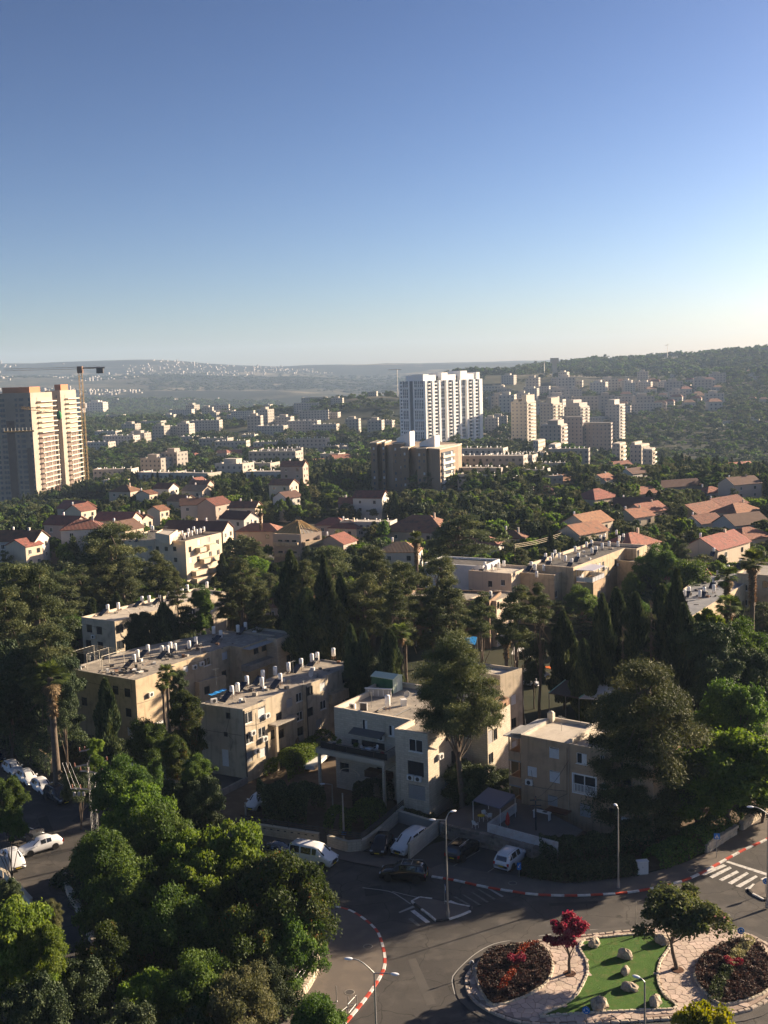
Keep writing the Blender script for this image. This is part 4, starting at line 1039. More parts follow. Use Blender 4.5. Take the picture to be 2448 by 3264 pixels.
# cream block with balconies
f_=np.array([math.cos(math.radians(-22)), math.sin(math.radians(-22))]); zt=13.6
e0=rel(*z5(918, 370), zt); e_l=rel(*z5(495, 350), zt); e_r=rel(*z5(1420, 252), zt); fw=(e0-e_l); bk_=e_r-e0; print('cream block', np.linalg.norm(fw), np.linalg.norm(bk_))
PC=[e_l, e0, e_r, e_r-fw]; foot_poly(PC)
Eb=Building('cream_balcony_block', 'cream four storey block with sunlit balconies and a row of roof tanks', 'apartment building', PC, -1, zt, CREAM, ROOFD, .5)
for x_, y_, k_ in [(465, 470, 'dark'), (548, 475, 'shutw'), (655, 480, 'dark'), (692, 482, 'dark'), (772, 480, 'dark'), (784, 632, 'dark'), (700, 800, 'dark')]:Eb.win(0, *z5(x_, y_), .9, 1.0, k_)
for x_, y_, k_ in [(985, 487, 'dark'), (1110, 370, 'shutw'), (995, 632, 'shutw'), (1268, 550, 'slide'), (1368, 385, 'slide'), (1378, 525, 'slide'), (1385, 650, 'slide'), (1395, 785, 'slide'), (1245, 350, 'shut'), (1260, 690, 'shut'), (1100, 620, 'dark'), (1120, 780, 'dark'), (1020, 820, 'dark')]:Eb.win(1, *z5(x_, y_), 1.1, 1.3, k_)
Eb.finish()
for x_, y_, w_ in [(1105, 485, 2.4), (1245, 440, 3.0), (1165, 640, 2.6), (1290, 610, 3.2), (1090, 800, 4.6), (1320, 760, 4.2), (1110, 900, 5.0), (1340, 900, 4.4)]:
 u, z=Eb.uv(1, *z5(x_, y_)); u=max(u, w_/2+.5); q=Eb.slab_at(1, u-w_/2, u+w_/2, z-.5, z+.55, .02, 1.4); Eb.part('balcony', prism_of(q), CREAM)
th=Building('roof_stair_house', 'cream stair house on the roof of the balcony block', 'stair house', [rel(*z5(500, 250), zt+1.6), rel(*z5(700, 290), zt+1.6), rel(*z5(815, 212), zt+1.6), rel(*z5(600, 200), zt+1.6)], Eb.roofz, zt+1.6, CREAM, ROOFW, .2).finish()
tanks([z5(720, 350), z5(875, 320), z5(905, 362), z5(955, 340), z5(965, 290), z5(1010, 320), z5(1040, 260), z5(1080, 300), z5(1130, 285), z5(1180, 262)], Eb.roofz, 'the cream balcony block roof', 'white tanks on the cream balcony block', 1.0, 3)
lo_=rect(*z5(490, 372), zt-.6, 9, 16, -14); foot_poly(lo_)
Eb2=Building('cream_rear_block', 'shaded cream block adjoining the balcony block on the side of the tall pines', 'apartment building', lo_, -1, zt-.4, CREAM, ROOFD, .3).grid(0, 3, 1, 1.1, ['dark', 'shut'], floors=3) if 0 else Building('cream_rear_block', 'shaded cream block adjoining the balcony block on the side of the tall pines', 'apartment building', lo_, -1, zt-.4, CREAM, ROOFD, .3)
Eb2.win(0, *z5(430, 470), 1.2, 1.2, 'shut'); Eb2.finish()
tanks([z5(215, 360), z5(265, 345), z5(345, 335), z5(300, 365), z5(450, 225), z5(472, 240)], Eb2.roofz, 'the shaded cream rear block', 'white tanks on the cream rear block', .9, 3)
# long tan flat behind the right-hand cypresses (E), its terrace, and neighbours
zE=11.5
eA, eB, eC=rel(*z6b(560, 400), zE), rel(*z6b(848, 412), zE), rel(*z6b(1250, 262), zE)
eB2=rel(*z6b(1265, 258), zE); eC2=rel(*z6b(1338, 235), zE)
d=(eB-eA); dd=(eC-eB)/np.linalg.norm(eC-eB); fE=np.array([dd[1], -dd[0]])
eA=eB-fE*10.0
PE=[eA, eB, eB+dd*np.linalg.norm(eC-eB), eB+dd*np.linalg.norm(eC-eB)+fE*2.6, eB+dd*(np.linalg.norm(eC-eB)+6)+fE*2.6, eB+dd*(np.linalg.norm(eC-eB)+6)-fE*10, ]
foot_poly(PE)
E_=Building('long_tan_block', 'long sandy block crowded with white roof tanks behind the tall cypresses', 'apartment building', PE, -1, zE, STUCCO2, ROOFD, .6, capm=CREAM)
for x_, y_, k_ in [(1022, 410, 'shutw'), (1055, 400, 'shutw'), (1080, 395, 'slide'), (1175, 375, 'dark'), (1208, 345, 'shutw'), (1120, 440, 'slide'), (1030, 480, 'dark'), (1170, 430, 'dark')]:E_.win(1, *z6b(x_, y_), 1.0, 1.6, k_)
E_.win(3, *z6b(1305, 320), 1.4, 2.0, 'slide'); E_.finish()
zE2=8.6
PF=[rel(*z6b(860, 525), zE2), rel(*z6b(1003, 532), zE2), rel(*z6b(1100, 490), zE2), rel(*z6b(960, 470), zE2)]
if area(PF)<0:PF=PF[::-1]
foot_poly(PF)
F_=Building('terrace_annexe', 'square tan annexe with a glazed white roof terrace against the long sandy block', 'annexe', PF, -1, zE2, TAN, CONC, .15); F_.win(1, *z6b(1045, 620), 1.2, 1.4, 'slide'); F_.win(1, *z6b(1060, 700), 1.2, 1.4, 'dark'); F_.finish()
pg=thing('glass_veranda', 'white framed glazed veranda with flat pale roof on the tan annexe', 'veranda', (*PF[0], zE2))
Pi=inset(PF, .25); hgt=2.3
MB().prism(inset(PF, .1), zE2+hgt, zE2+hgt+.1).build('canopy', mat('pale_polycarbonate', (.50, .48, .52), .4), pg)
for i in range(4):
 a, b=Pi[i], Pi[(i+1)%4]; d=b-a; L=np.linalg.norm(d); n=max(2, int(L/1.3))
 for k in range(n):c=a+d*k/n; MB().obox((*c, zE2), .07, .07, hgt).build('post', WHITE, pg)
 mb=MB(); mb.obox((*((a+b)/2), zE2+.9), L, .05, .07, math.atan2(d[1], d[0])).obox((*((a+b)/2), zE2+.05), L, .03, .8, math.atan2(d[1], d[0])); mb.build('glazed_rail', mat('milky_glass', (.55, .56, .58), .2, .6), pg)
tanks([z6b(520, 430), z6b(550, 450), z6b(632, 362), z6b(685, 360), z6b(705, 335), z6b(737, 358), z6b(668, 395), z6b(785, 380), z6b(835, 405), z6b(862, 305), z6b(888, 360), z6b(950, 270), z6b(990, 255), z6b(992, 318), z6b(1025, 305), z6b(1072, 280), z6b(1060, 215), z6b(1125, 265), z6b(1090, 205), z6b(1195, 265), z6b(1237, 205), z6b(1205, 220)], E_.roofz, 'the long sandy block roof', 'white tanks on the long sandy block', 1.0, 2)
roof_clutter(E_.root, [z6b(620, 400), z6b(840, 405), z6b(1200, 280), z6b(1000, 220), z6b(750, 290)], E_.roofz, 30, seed=21)
def zt_tank(p_, zz, lab):q=rel(*p_, zz); water_tank(q[0], q[1], zz, lab, None, math.radians(150))
zt_tank(z6b(775, 540), 7.2, 'tank leaning over a collector on the low roof left of the glazed veranda')
PG=rect(*z6b(700, 470), 10.4, 8.5, 10, -33); foot_poly(PG)
G_=Building('sandy_corner_block', 'sandy block with two slim roof tanks left of the glazed veranda', 'apartment building', PG, -1, 10.4, STUCCO2, ROOFG, .5, capm=CREAM); G_.win(1, *z6b(620, 660), 1.2, 1.3, 'slide'); G_.win(0, *z6b(560, 600), 1, 1.2, 'dark'); G_.finish()
tanks([z6b(548, 460), z6b(562, 505), z6b(618, 455)], G_.roofz, 'the sandy corner block', 'white tanks on the sandy corner block', 1.0, 5)
PH=rect(*z6b(250, 672), 8.6, 5.5, 9, -33); foot_poly(PH)
Hb=Building('pale_plaster_house', 'tall blank pale plaster wall half hidden by the pines in the centre right', 'house', PH, -1, 8.6, CREAM, ROOFG, .3); Hb.win(1, *z6b(225, 720), 1, 1.3, 'dark'); Hb.finish()
zt_tank(z6b(205, 665), 8.4, 'blue grey tank on the pale plaster house among the pines')
PI_=rect(*z6b(365, 460), 10.8, 9.5, 9, -33); foot_poly(PI_)
Ib=Building('terraced_white_house', 'stepped cream house with tanks behind the tall central pines', 'house', PI_, -1, 10.8, CREAM, ROOFW, .5); Ib.win(0, *z6b(200, 540), .9, 1.2, 'dark'); Ib.win(0, *z6b(300, 530), .9, 1.2, 'slide'); Ib.finish()
tanks([z6b(160, 430), z6b(170, 455), z6b(216, 450), z6b(268, 435), z6b(308, 420)], Ib.roofz+.1, 'the stepped cream house', 'white tanks on the stepped cream house', 1.0, 9)
PJ=rect(*z6b(145, 402), 11.4, 13, 9, -28); foot_poly(PJ)
Jb=Building('white_flat_house', 'white house with a dark flat roof and tall slim windows behind the central pines', 'house', [PJ[0], PJ[1], PJ[2], PJ[3]], -1, 11.4, WHITE, ROOFD, .4); Jb.win(1, *z6b(48, 500), 1.0, 2.2, 'slide'); Jb.win(1, *z6b(125, 480), 1.0, 1.4, 'slide'); Jb.finish()
PK=rect(*z6b(1400, 372), 9.5, 7, 8, -33); foot_poly(PK)
Kb=Building('ivy_topped_house', 'sandy house with ivy trailing over its parapet beside the long sandy block', 'house', PK, -1, 9.5, STUCCO2, ROOFD, .4); Kb.win(1, *z6b(1447, 445), 1, 1.3, 'shut'); Kb.finish()
# low roof with tanks far right, its sunlit side
PLc=[rel(*z7(330, 900), 7.5), rel(*z7(620, 1130), 7.5), rel(*z7(1000, 900), 7.5), rel(*z7(1420, 640), 7.5), rel(*z7(1330, 500), 7.5), rel(*z7(700, 600), 7.5)]
if area(PLc)<0:PLc=PLc[::-1]
foot_poly(PLc)
Lb=Building('grey_felt_roof_block', 'broad low block under a grey felt roof littered with tanks near the palms', 'apartment building', PLc, -1, 7.5, STUCCO2, mat('grey_felt_roof', (.22, .225, .24), noise=(.4, (.16, .165, .175), .5), dirt=(1, (.3, .29, .27), .5)), .15, capm=CREAM)
Lb.grid(1, 3, 1.2, 1.3, ['dark', 'slide'], floors=2); Lb.grid(2, 3, 1.2, 1.3, ['dark', 'slide'], floors=2); Lb.finish()
tanks([z7(480, 900), z7(520, 890), z7(580, 850), z7(728, 900), z7(790, 855), z7(920, 820), z7(920, 730), z7(975, 620), z7(1065, 580), z7(1115, 545), z7(1285, 465)], Lb.roofz, 'the grey felt roof near the palms', 'white tanks on the grey felt roof', 1.05, 2)
roof_clutter(Lb.root, [z7(640, 1000), z7(1100, 800), z7(1250, 600), z7(800, 640), z7(600, 820)], Lb.roofz, 30, seed=31)
PM=rect(*z7(1700, 560), 9.6, 6.5, 14, -33); foot_poly(PM)
Mb=Building('palm_side_block', 'sunlit sandy wall at the edge of the picture behind the two tall palms', 'apartment building', PM, -1, 9.4, STUCCO2, CONC, .4); Mb.win(0, *z7(1620, 700), 1.0, 1.4, 'dark'); Mb.grid(0, 3, 1.0, 1.2, ['dark', 'slide'], floors=3); Mb.finish()
zt_tank(z7(920, 300), 9.0, 'single white tank rising out of the trees above the grey felt roof')
# brown wall behind the central pines and the sheds behind the tan block
PN=rect(1560, 1920, 8.6, 17, 9, -20); foot_poly(PN)
Nb=Building('brown_stone_hall', 'blank brown stone wall glimpsed behind the central pines', 'hall', PN, -1, 8.8, mat('brown_stone', (.27, .17, .10), noise=(.5, (.22, .14, .09), .5), streak=.5), ROOFG, .4); Nb.finish()
# ------------------------------------------------------------------ gabled and hipped houses with red roofs
def house(label, px, py, zr, wid, dep, ang, hip=False, hw=4.9, z0=None, wm=CREAM, rm=TILER, chim=True, tank=True, rise=None, cat='house', D=None, group=None, nfw=2):
 """px,py: middle of the near eave; zr unused when D given"""
 k_=.98 if px>1700 else .8; wid*=k_; dep*=k_
 P0=ground_hit(px, py) if D is None else az_dist(px, py, D)
 cx, cy=P0[0], P0[1]; zg=float(terrain(cx, cy)); ze=zg+hw if D is None else P0[2]
 if D is not None and ze-zg<3:zg=ze-5
 z0=min(zg, ze-4)-1.5
 r=thing('tiled_house', label, cat, (cx, cy, z0), math.radians(ang), group)
 h=ze-z0; x, y=wid/2, dep; rs=rise or min(wid, dep)*.28
 ov=.35; wb=MB(); 
 mbw=MB(); mbw.box(-x, 0, 0, x, y, h)
 if not hip:  # ridge along local x, gables at x ends
  for sx in (-x, x):
   mbw.add([(sx, 0, h), (sx, y, h), (sx, y/2, h+rs)], [(0, 1, 2)] if sx>0 else [(0, 2, 1)])
  R=MB(); k=ov; dz=k*rs/(y/2)
  V=[(-x-k, -k, h-dz+.05), (x+k, -k, h-dz+.05), (x+k, y/2, h+rs+.05), (-x-k, y/2, h+rs+.05), (x+k, y+k, h-dz+.05), (-x-k, y+k, h-dz+.05)]
  V+=[(a, b, c+.14) for a, b, c in V]
  R.add(V, [(3, 2, 1, 0), (5, 4, 2, 3), (6, 7, 8, 9), (9, 8, 10, 11), (0, 1, 7, 6), (4, 5, 11, 10), (1, 2, 8, 7), (2, 4, 10, 8), (3, 0, 6, 9), (5, 3, 9, 11)])
 else:
  R=MB(); k=ov; m_=min(x, y/2) ; V=[(-x-k, -k, h), (x+k, -k, h), (x+k, y+k, h), (-x-k, y+k, h), (-x+m_, y/2, h+rs), (x-m_+.01, y/2, h+rs)]
  V+=[(a, b, h-.14) for a, b, c in V[:4]]
  R.add(V, [(0, 1, 5, 4), (1, 2, 5), (2, 3, 4, 5), (3, 0, 4), (9, 8, 7, 6), (0, 6, 7, 1), (1, 7, 8, 2), (2, 8, 9, 3), (3, 9, 6, 0)])
 mbw.build('wall', wm, r, True); R.build('roof', rm, r, True)
 for f in range(2):
  for k in range(nfw):
   fm, pm=window_meshes(1.0, 1.2, 'dark' if (k+f)%2 else 'slide')
   u=-x+wid*(k+.5)/nfw
   o=link('window', fm, r, (u, -.12, h-2.1-f*2.8), (0, 0, math.pi)); link('pane', pm, o, (0, .02, 0))
   o=link('window', fm, r, (x+.12, dep*(k+.5)/nfw, h-2.1-f*2.8), (0, 0, -math.pi/2)); link('pane', pm, o, (0, .02, 0))
 if chim:MB().box(x*.4, y*.45, h+rs*.4, x*.4+.5, y*.45+.5, h+rs+.8).build('chimney', wm, r, True)
 rr=max(wid, dep)*.55; ca, sa=math.cos(math.radians(ang)), math.sin(math.radians(ang))
 FOOT.append((cx-sa*dep/2, cy+ca*dep/2, rr))
 if tank:
  a, b, c=-x*.5, y*.75, h+rs*.62
  water_tank(cx+a*ca-b*sa, cy+a*sa+b*ca, z0+c, 'white tank on the back slope of the '+label[:label.find(' ', 28)] , None, None, .95, True)
 return r
WALLP=mat('pinkish_plaster', (.50, .385, .31), noise=(.3, (.42, .33, .27), .5), objvar=.12)
WALLW=mat('off_white_plaster', (.60, .56, .50), noise=(.3, (.5, .47, .42), .5), objvar=.15)
TILEB=mat('brown_dark_tiles', (.10, .055, .045), .85, noise=(.8, (.14, .08, .06), .5), objvar=.2)
def z7b(x, y):return 80+x*.47016, 1520+y*.47016
def z2c(x, y):return 816+x/2.033, 1600+y/2.033
def z3c(x, y):return 1632+x/2.033, 1100+y/2.033
H_=[  # label, px, py of the near eave middle, D, width, depth, angle, hip, tile, wall
 ('red roofed villa with arched porch at the left edge', 42, 1725, 300, 15, 10, -10, False, TILER, WALLW), 
 ('gabled wing with cream porch right of the arched villa', 108, 1738, 296, 7, 9, 60, False, TILER, CREAM),
 ('pale two storey house with red gable left of the big pine', *z7b(225, 325), 318, 13, 9, -25, False, TILER, WALLP),
 ('broad red hipped roof just left of the big pine', *z7b(385, 355), 305, 14, 10, 8, True, TILER, WALLW),
 ('brown gabled house directly behind the big pine', *z7b(740, 350), 300, 9, 9, 60, False, TILEB, CREAM),
 ('long red roof behind the crown of the big pine', *z7b(590, 295), 335, 15, 9, -15, False, TILER, CREAM),
 ('small red shed roof right of the big pine', *z7b(745, 290), 345, 7, 6, -30, False, TILER, CREAM),
 ('low gabled house with red roof in front of the construction tower', *z7b(290, 215), 395, 13, 10, -30, False, TILER, WALLP),
 ('yellow gabled house below the construction tower', *z7b(430, 225), 385, 9, 9, 62, False, TILER, CREAM),
 ('pale house with bright red hipped roof above the yellow gable', *z7b(640, 100), 470, 13, 11, -20, True, TILER, WALLP),
 ('narrow pale gable between two cypresses', *z7b(870, 115), 455, 6, 9, 60, False, TILER, CREAM),
 ('red roofed house beside the second cypress', *z7b(920, 80), 470, 10, 9, -25, False, TILER, WALLW),
 ('dark gabled white house at the centre left', *z7b(1145, 190), 400, 12, 9, 10, False, TILEB, WALLW),
 ('red tiled roof sloping down beside the white gable', *z7b(1020, 165), 425, 11, 9, -30, False, TILER, CREAM),
 ('pink house with buff roof at the back of the red roofs', *z7b(1130, 95), 465, 15, 9, -35, False, mat('buff_tiles', (.40, .27, .17), .85, noise=(.8, (.3, .2, .13), .5)), CREAM),
 ('red ridge roof highest on the rise of the red roofs', *z7b(1170, 55), 510, 12, 8, -20, False, TILER, WALLP),
 ('small red gable at the back of the roof cluster', *z7b(1205, 30), 540, 8, 8, 60, False, TILER, WALLP),
 ('large red gable with pale wall left of the tall palm trunk', *z7b(1345, 185), 395, 12, 10, 62, False, TILER, WALLP),
 ('low red roof left of the palm trunk', *z7b(1470, 210), 375, 12, 8, -15, False, TILER, CREAM),
 ('dark sloping roof in front of the large red gable', *z7b(1400, 285), 350, 13, 9, -35, False, TILEB, WALLW),
 ('red roofed house in the shade by the tall palm trunk', *z7b(1570, 370), 320, 16, 9, -12, True, TILER, WALLP),
 ('wide dark pitched roof behind the cream balcony block', *z7b(1060, 365), 308, 15, 10, -20, False, TILEB, CREAM),
 ('dark pitched roof with pale gable end at the cream block corner', *z7b(1230, 365), 302, 12, 9, -15, False, TILEB, CREAM),
 ('red capped white cottage by the solar tanks', *z7b(945, 225), 380, 6, 7, 60, False, TILER, CREAM),
 ('red hipped roof with skylight above the pines', *z2c(560, 170), 330, 12, 9, -25, True, TILER, CREAM),
 ('shaded red roof behind the skylight roof', *z2c(480, 150), 350, 13, 9, -15, True, TILER, WALLP),
 ('steep red gable in the middle of the pines', *z2c(610, 260), 290, 9, 10, 62, False, TILER, WALLP),
 ('great red hipped roof with stone ridge tower', *z2c(1010, 195), 310, 25, 18, -25, True, TILER, WALLP),
 ('small red hipped roof below the great red roof', *z2c(925, 325), 262, 12, 9, -10, True, TILER, WALLW),
 ('two storey white house with dark red roof in the centre', *z2c(720, -25), 400, 14, 10, -20, False, TILER, WALLW),
 ('low red roof left of the two storey white house', *z2c(600, 10), 405, 10, 8, -10, False, TILER, WALLP),
 ('red roofed cottage with yellow lit gable by the car park', *z2c(150, -110), 440, 12, 9, -25, False, TILER, CREAM),
 ('red roof house left of the gravel car park', *z2c(230, -230), 480, 13, 9, -15, False, TILER, WALLP),
 ('shaded gabled house near the palm trunk in the centre', *z2c(250, -30), 400, 10, 9, 50, False, TILEB, WALLW),
 ('dark red roof low in the shade left of centre', *z2c(190, 680), 205, 14, 10, -18, True, TILER, WALLP),
 ('orange lit roof edge between the central cypresses', *z2c(1430, 275), 285, 14, 8, -20, True, TILER, WALLW),
 ('orange roof end right of the slim cypress', *z2c(1640, 235), 300, 10, 8, -20, True, TILER, WALLW),
 ('pale villa with red hipped roof above the right-hand houses', *z3c(620, 990), 395, 14, 11, 38, True, TILER, CREAM),
 ('yellow walled villa with grey brown roof beside the pale villa', *z3c(790, 1045), 375, 13, 9, -10, False, TILEB, CREAM),
 ('red roofed pink house behind the tall pine trunk', *z3c(940, 1075), 370, 13, 9, 40, False, TILER, WALLP),
 ('two slope red roof above the long sandy block', *z3c(570, 1150), 315, 13, 9, 44, False, TILER, CREAM),
 ('nearer red roof with dormer above the long sandy block', *z3c(530, 1215), 292, 12, 8, 40, False, TILER, CREAM),
 ('small shaded red hipped roof right of the long sandy block', *z3c(870, 1290), 262, 11, 9, 40, True, TILER, CREAM),
 ('big red roof at right with green tank', *z3c(1290, 1080), 385, 16, 10, 40, False, TILER, CREAM),
 ('big red roof with skylights at the right', *z3c(1450, 1040), 400, 17, 10, 40, False, TILER, CREAM),
 ('wide red hipped roof at the right edge of the houses', *z3c(1540, 1080), 385, 15, 10, 38, True, TILER, CREAM),
 ('shaded red gable below the big red roofs', *z3c(1300, 1150), 350, 10, 8, 30, False, TILER, WALLW),
 ('white gable with buff roof near the right edge', *z3c(1560, 1160), 345, 14, 10, 25, False, TILEB, WALLW),
 ('long red roof coming down toward the palms', *z3c(1440, 1300), 272, 17, 9, 46, False, TILER, CREAM),
 ('red roof in the corner at the right edge above the palms', *z3c(1600, 1250), 300, 12, 9, 30, True, TILER, CREAM),
 ('small tiled roof hut by the grey felt roof', *z7(500, 635), 225, 7, 7, -33, False, TILER, STUCCO2),
 ('shaded house with red eaves behind the slim cypress', *z3c(640, 870), 470, 10, 8, 50, False, TILER, WALLW),
 ('low house with pale roof among the far right trees', *z3c(830, 830), 510, 11, 8, 40, False, TILEB, WALLW),
 ('long brown roof low in the far right trees', *z3c(1110, 915), 480, 20, 9, 20, False, TILEB, WALLP),
 ('orange roof corner by the tall pine trunk', *z3c(860, 1110), 345, 9, 8, 35, False, TILER, CREAM),
 ('pink shed house in the trees above the tall pine trunk', *z3c(890, 960), 430, 9, 8, 30, False, TILER, WALLP),
 ('small white villa far right above the big red roofs', *z3c(1330, 955), 455, 10, 8, 25, True, TILER, WALLW),
 ('pale cottage at the right edge by the slim dark conifers', *z3c(1600, 960), 450, 12, 9, 30, False, TILEB, WALLW),
 ('cream cottage in the pines right of the brown block', *z3c(200, 950), 470, 10, 8, -20, True, TILER, CREAM),
 ('shaded red roof in the pines below the pale flats', *z3c(330, 880), 520, 13, 9, 30, False, TILER, CREAM),
 ('brown roof near the right edge under the far trees', *z3c(1530, 900), 440, 14, 9, 25, False, TILEB, WALLP),
]
HOUSES=[house(l, px, py, 0, w, dp, an, hip=hp, rm=tm, wm=wm_, D=D, tank=(k%2==0), chim=(k%3==0)) for k, (l, px, py, D, w, dp, an, hp, tm, wm_) in enumerate(H_)]
# ------------------------------------------------------------------ towers
def D_at(px, dist, z):  # point at azimuth of px, distance, height z
 p=az_dist(px, 1200, dist); return np.array([p[0], p[1]])
def face_cells(mb, a, b, z0, z1, nx, nz, fx0, fx1, fz0, fz1, dep, skip=None, off=.0):
 """recessed dark window boxes proud frames: adds panes set on a face as thin dark boxes sunk between proud piers"""
 a, b=np.array(a[:2]), np.array(b[:2]); d=b-a; n=np.array([d[1], -d[0]])/np.linalg.norm(d)
 for i in range(nx):
  for k in range(nz):
   if skip and skip(i, k):continue
   u0, u1=(i+fx0)/nx, (i+fx1)/nx; v0, v1=z0+(z1-z0)*(k+fz0)/nz, z0+(z1-z0)*(k+fz1)/nz
   p, q=a+d*u0, a+d*u1
   P=[p-n*.02, q-n*.02, q+n*dep, p+n*dep]
   mb.prism(P if area(P)>0 else P[::-1], v0, v1)
TW=mat('white_tower_cladding', (.80, .79, .77), .6)
TWIN=mat('tower_window_blue_grey', (.09, .11, .14), .2, .6)
TGREY=mat('slate_panel', (.12, .13, .15), .5)
# white tower: three setbacked slabs stepping to the right and away
wt=thing('white_tower', 'white high-rise of three joined slabs with stepped crown, tallest building in view', 'tower', (*D_at(1400, 950, 0), -16))
def zw(x, y):return 1160+x*.2532, 1150+y*.2532
def zpt(px, py, D):return az_dist(px, py, D)
def ctr(x, y, D):p=zpt(*zw(x, y), D); return p[:2], p[2]
zt_=47.0
g0, g1, =ctr(440, 190, 945)[0], ctr(745, 240, 925)[0]
gd=(g1-g0)/np.linalg.norm(g1-g0); gb=np.array([-gd[1], gd[0]])
right=ctr(1490, 225, 985)[0]; rd=(right-g1); RL=np.linalg.norm(rd); rd /= RL; rn=np.array([rd[1], -rd[0]])
P=[g0, g1, right, right+(g0-g1)]
MB().prism(P, -18, zt_-3).build('wall', TW, wt)
# left (shaded) face: piers and bands proud of dark glass
gl=MB(); gl2=MB()
def facade(a, b, z0, z1, nfl, cols, band_every=3, dep=.35):
 """cols: list of (u0,u1,kind). piers stand proud, dark strips between"""
 d=b-a; L=np.linalg.norm(d); n=np.array([d[1], -d[0]])/L
 def bx(mb, u0, u1, v0, v1, o0, o1):
  p, q=a+d*u0, a+d*u1; Q=[p+n*o0, p+n*o1, q+n*o1, q+n*o0]
  mb.prism(Q if area(Q)>0 else Q[::-1], v0, v1)
 fh=(z1-z0)/nfl; dark, lt, gr=MB(), MB(), MB()
 for u0, u1, kind in cols:
  if kind=='strip':
   bx(dark, u0, u1, z0, z1, .02, .06)
   for f in range(0, nfl+1, band_every):bx(lt, u0-.002, u1+.002, z0+f*fh-.9, z0+f*fh+.9, .05, .3)
   for f in range(nfl):bx(lt, u0, u1, z0+f*fh-.15, z0+f*fh+.15, .05, .1)
  elif kind=='grey':bx(gr, u0, u1, z0, z1, .02, .1)
  elif kind=='win':
   for f in range(nfl):bx(dark, u0, u1, z0+f*fh+.9, z0+f*fh+2.4, .02, .1)
  elif kind=='balc':
   bx(dark, u0, u1, z0, z1, .02, .1)
   for f in range(nfl):bx(lt, u0, u1, z0+f*fh-.2, z0+f*fh+1.0, .05, 1.7)
  elif kind=='pier':bx(lt, u0, u1, z0, z1, .02, .9)
  elif kind=='fin':bx(lt, u0, u1, z0, z1, .02, 2.2)
 return dark, lt, gr
zb_=-16.0; nfl=20
dk, lt, gr=facade(g0, g1, zb_, zt_-3, nfl, [(.05, .11, 'win'), (.16, .21, 'strip'), (.235, .275, 'strip'), (.305, .36, 'strip'), (.44, .57, 'grey'), (.64, .69, 'strip'), (.72, .755, 'strip'), (.79, .825, 'strip'), (.86, .90, 'strip'), (.93, .985, 'strip')])
cols=[]
for s in range(3):
 o=s*.345
 cols+=[(o+.0, o+.025, 'fin'), (o+.03, o+.055, 'win'), (o+.07, o+.11, 'balc'), (o+.115, o+.15, 'fin'), (o+.155, o+.215, 'balc'), (o+.22, o+.25, 'fin'), (o+.253, o+.268, 'win')]
 if s<2:cols+=[(o+.275, o+.292, 'strip'), (o+.30, o+.315, 'strip'), (o+.322, o+.338, 'strip')]
cols=[c for c in cols if c[1]<=1.0]
dk2, lt2, gr2=facade(g1, right, zb_, zt_-3, nfl, cols)
dk.build('window', TWIN, wt, kind='stuff'); dk2.build('window', TWIN, wt, kind='stuff'); lt.build('facade_pier', TW, wt, kind='stuff'); lt2.build('balcony', TW, wt, kind='stuff'); gr.build('slate_band', TGREY, wt)
for k, (u0, u1, h, dpt) in enumerate([(-.0, .10, 3, .5), (.02, .22, 2.2, .8), (.30, .42, 4, .6), (.36, .56, 2.2, .9), (.62, .76, 5, .6), (.70, .88, 2.4, .9), (.90, .99, 3.5, .6)]):
 a=g1+rd*RL*u0; b=g1+rd*RL*u1; bkk=(g0-g1)*dpt; Q=[a, b, b+bkk, a+bkk]
 q=inset(Q if area(Q)>0 else Q[::-1], .4+.15*k); MB().prism(q, zt_-3, zt_-3+2.5+h).build('penthouse', TW, wt)
Q=[g0, g1, right, right+(g0-g1)]; q=inset(Q, 5); MB().prism(q, zt_-3, zt_+.5).build('plant_room', TGREY, wt)
wc=thing('distant_crane', 'tiny tower crane just left of the white high-rise', 'crane', (*D_at(1264, 1500, 0), 20))
cp=D_at(1266, 1500, 0); cz0=20; topz=az_dist(1266, 1178, 1500)[2]
MB().tube([(*cp, cz0), (*cp, topz)], .5, 4).build('mast', METAL, wc); MB().tube([(cp[0]-12, cp[1], topz), (cp[0]+6, cp[1], topz)], .35, 4).build('jib', METAL, wc)
# brown stepped block
br=thing('brown_stepped_block', 'staggered brown stone block with white roof boxes in front of the white high-rise', 'apartment building', (*D_at(1320, 530, 0), -10))
BRN=mat('brown_stone_cladding', (.30, .22, .15), .85, noise=(.2, (.25, .185, .13), .6), streak=.3)
CRB=mat('cream_coping', (.66, .56, .43))
ba=math.radians(-12); bf=np.array([math.cos(ba), math.sin(ba)]); bb=np.array([-bf[1], bf[0]])
wins, winl=MB(), MB()
def wing(xl, xr, ytop, D, dep, sidew, ncol):
 """front-left and front-right corners in zoom pixels of the wing front, flush top"""
 a=zpt(*zw(xl, ytop), D); b=zpt(*zw(xr, ytop), D); a2, b2=a[:2], b[:2]
 d=(b2-a2); L=np.linalg.norm(d); c2=a2+bf*L; zt2=a[2]
 Q=[a2, c2, c2+bb*dep, a2+bb*dep]; MB().prism(Q, -12, zt2).build('wall', BRN, br)
 MB().prism(inset(Q, -.25), zt2, zt2+.45).build('parapet', CRB, br); MB().prism(inset(Q, .3), zt2+.45, zt2+.47).build('roof', ROOFD, br)
 for f in range(9):
  for k in range(ncol):
   p=a2+bf*L*(k+.5)/ncol; z=zt2-3.2-f*2.9
   if (k+f)%7==3:continue
   w_=MB(); w_.obox((*(p-bb*.02), z), .8, .16, 1.2, ba); w_.build('window', SHUTW if (f*3+k)%5==0 else TWIN, br)
 return a2, c2, zt2
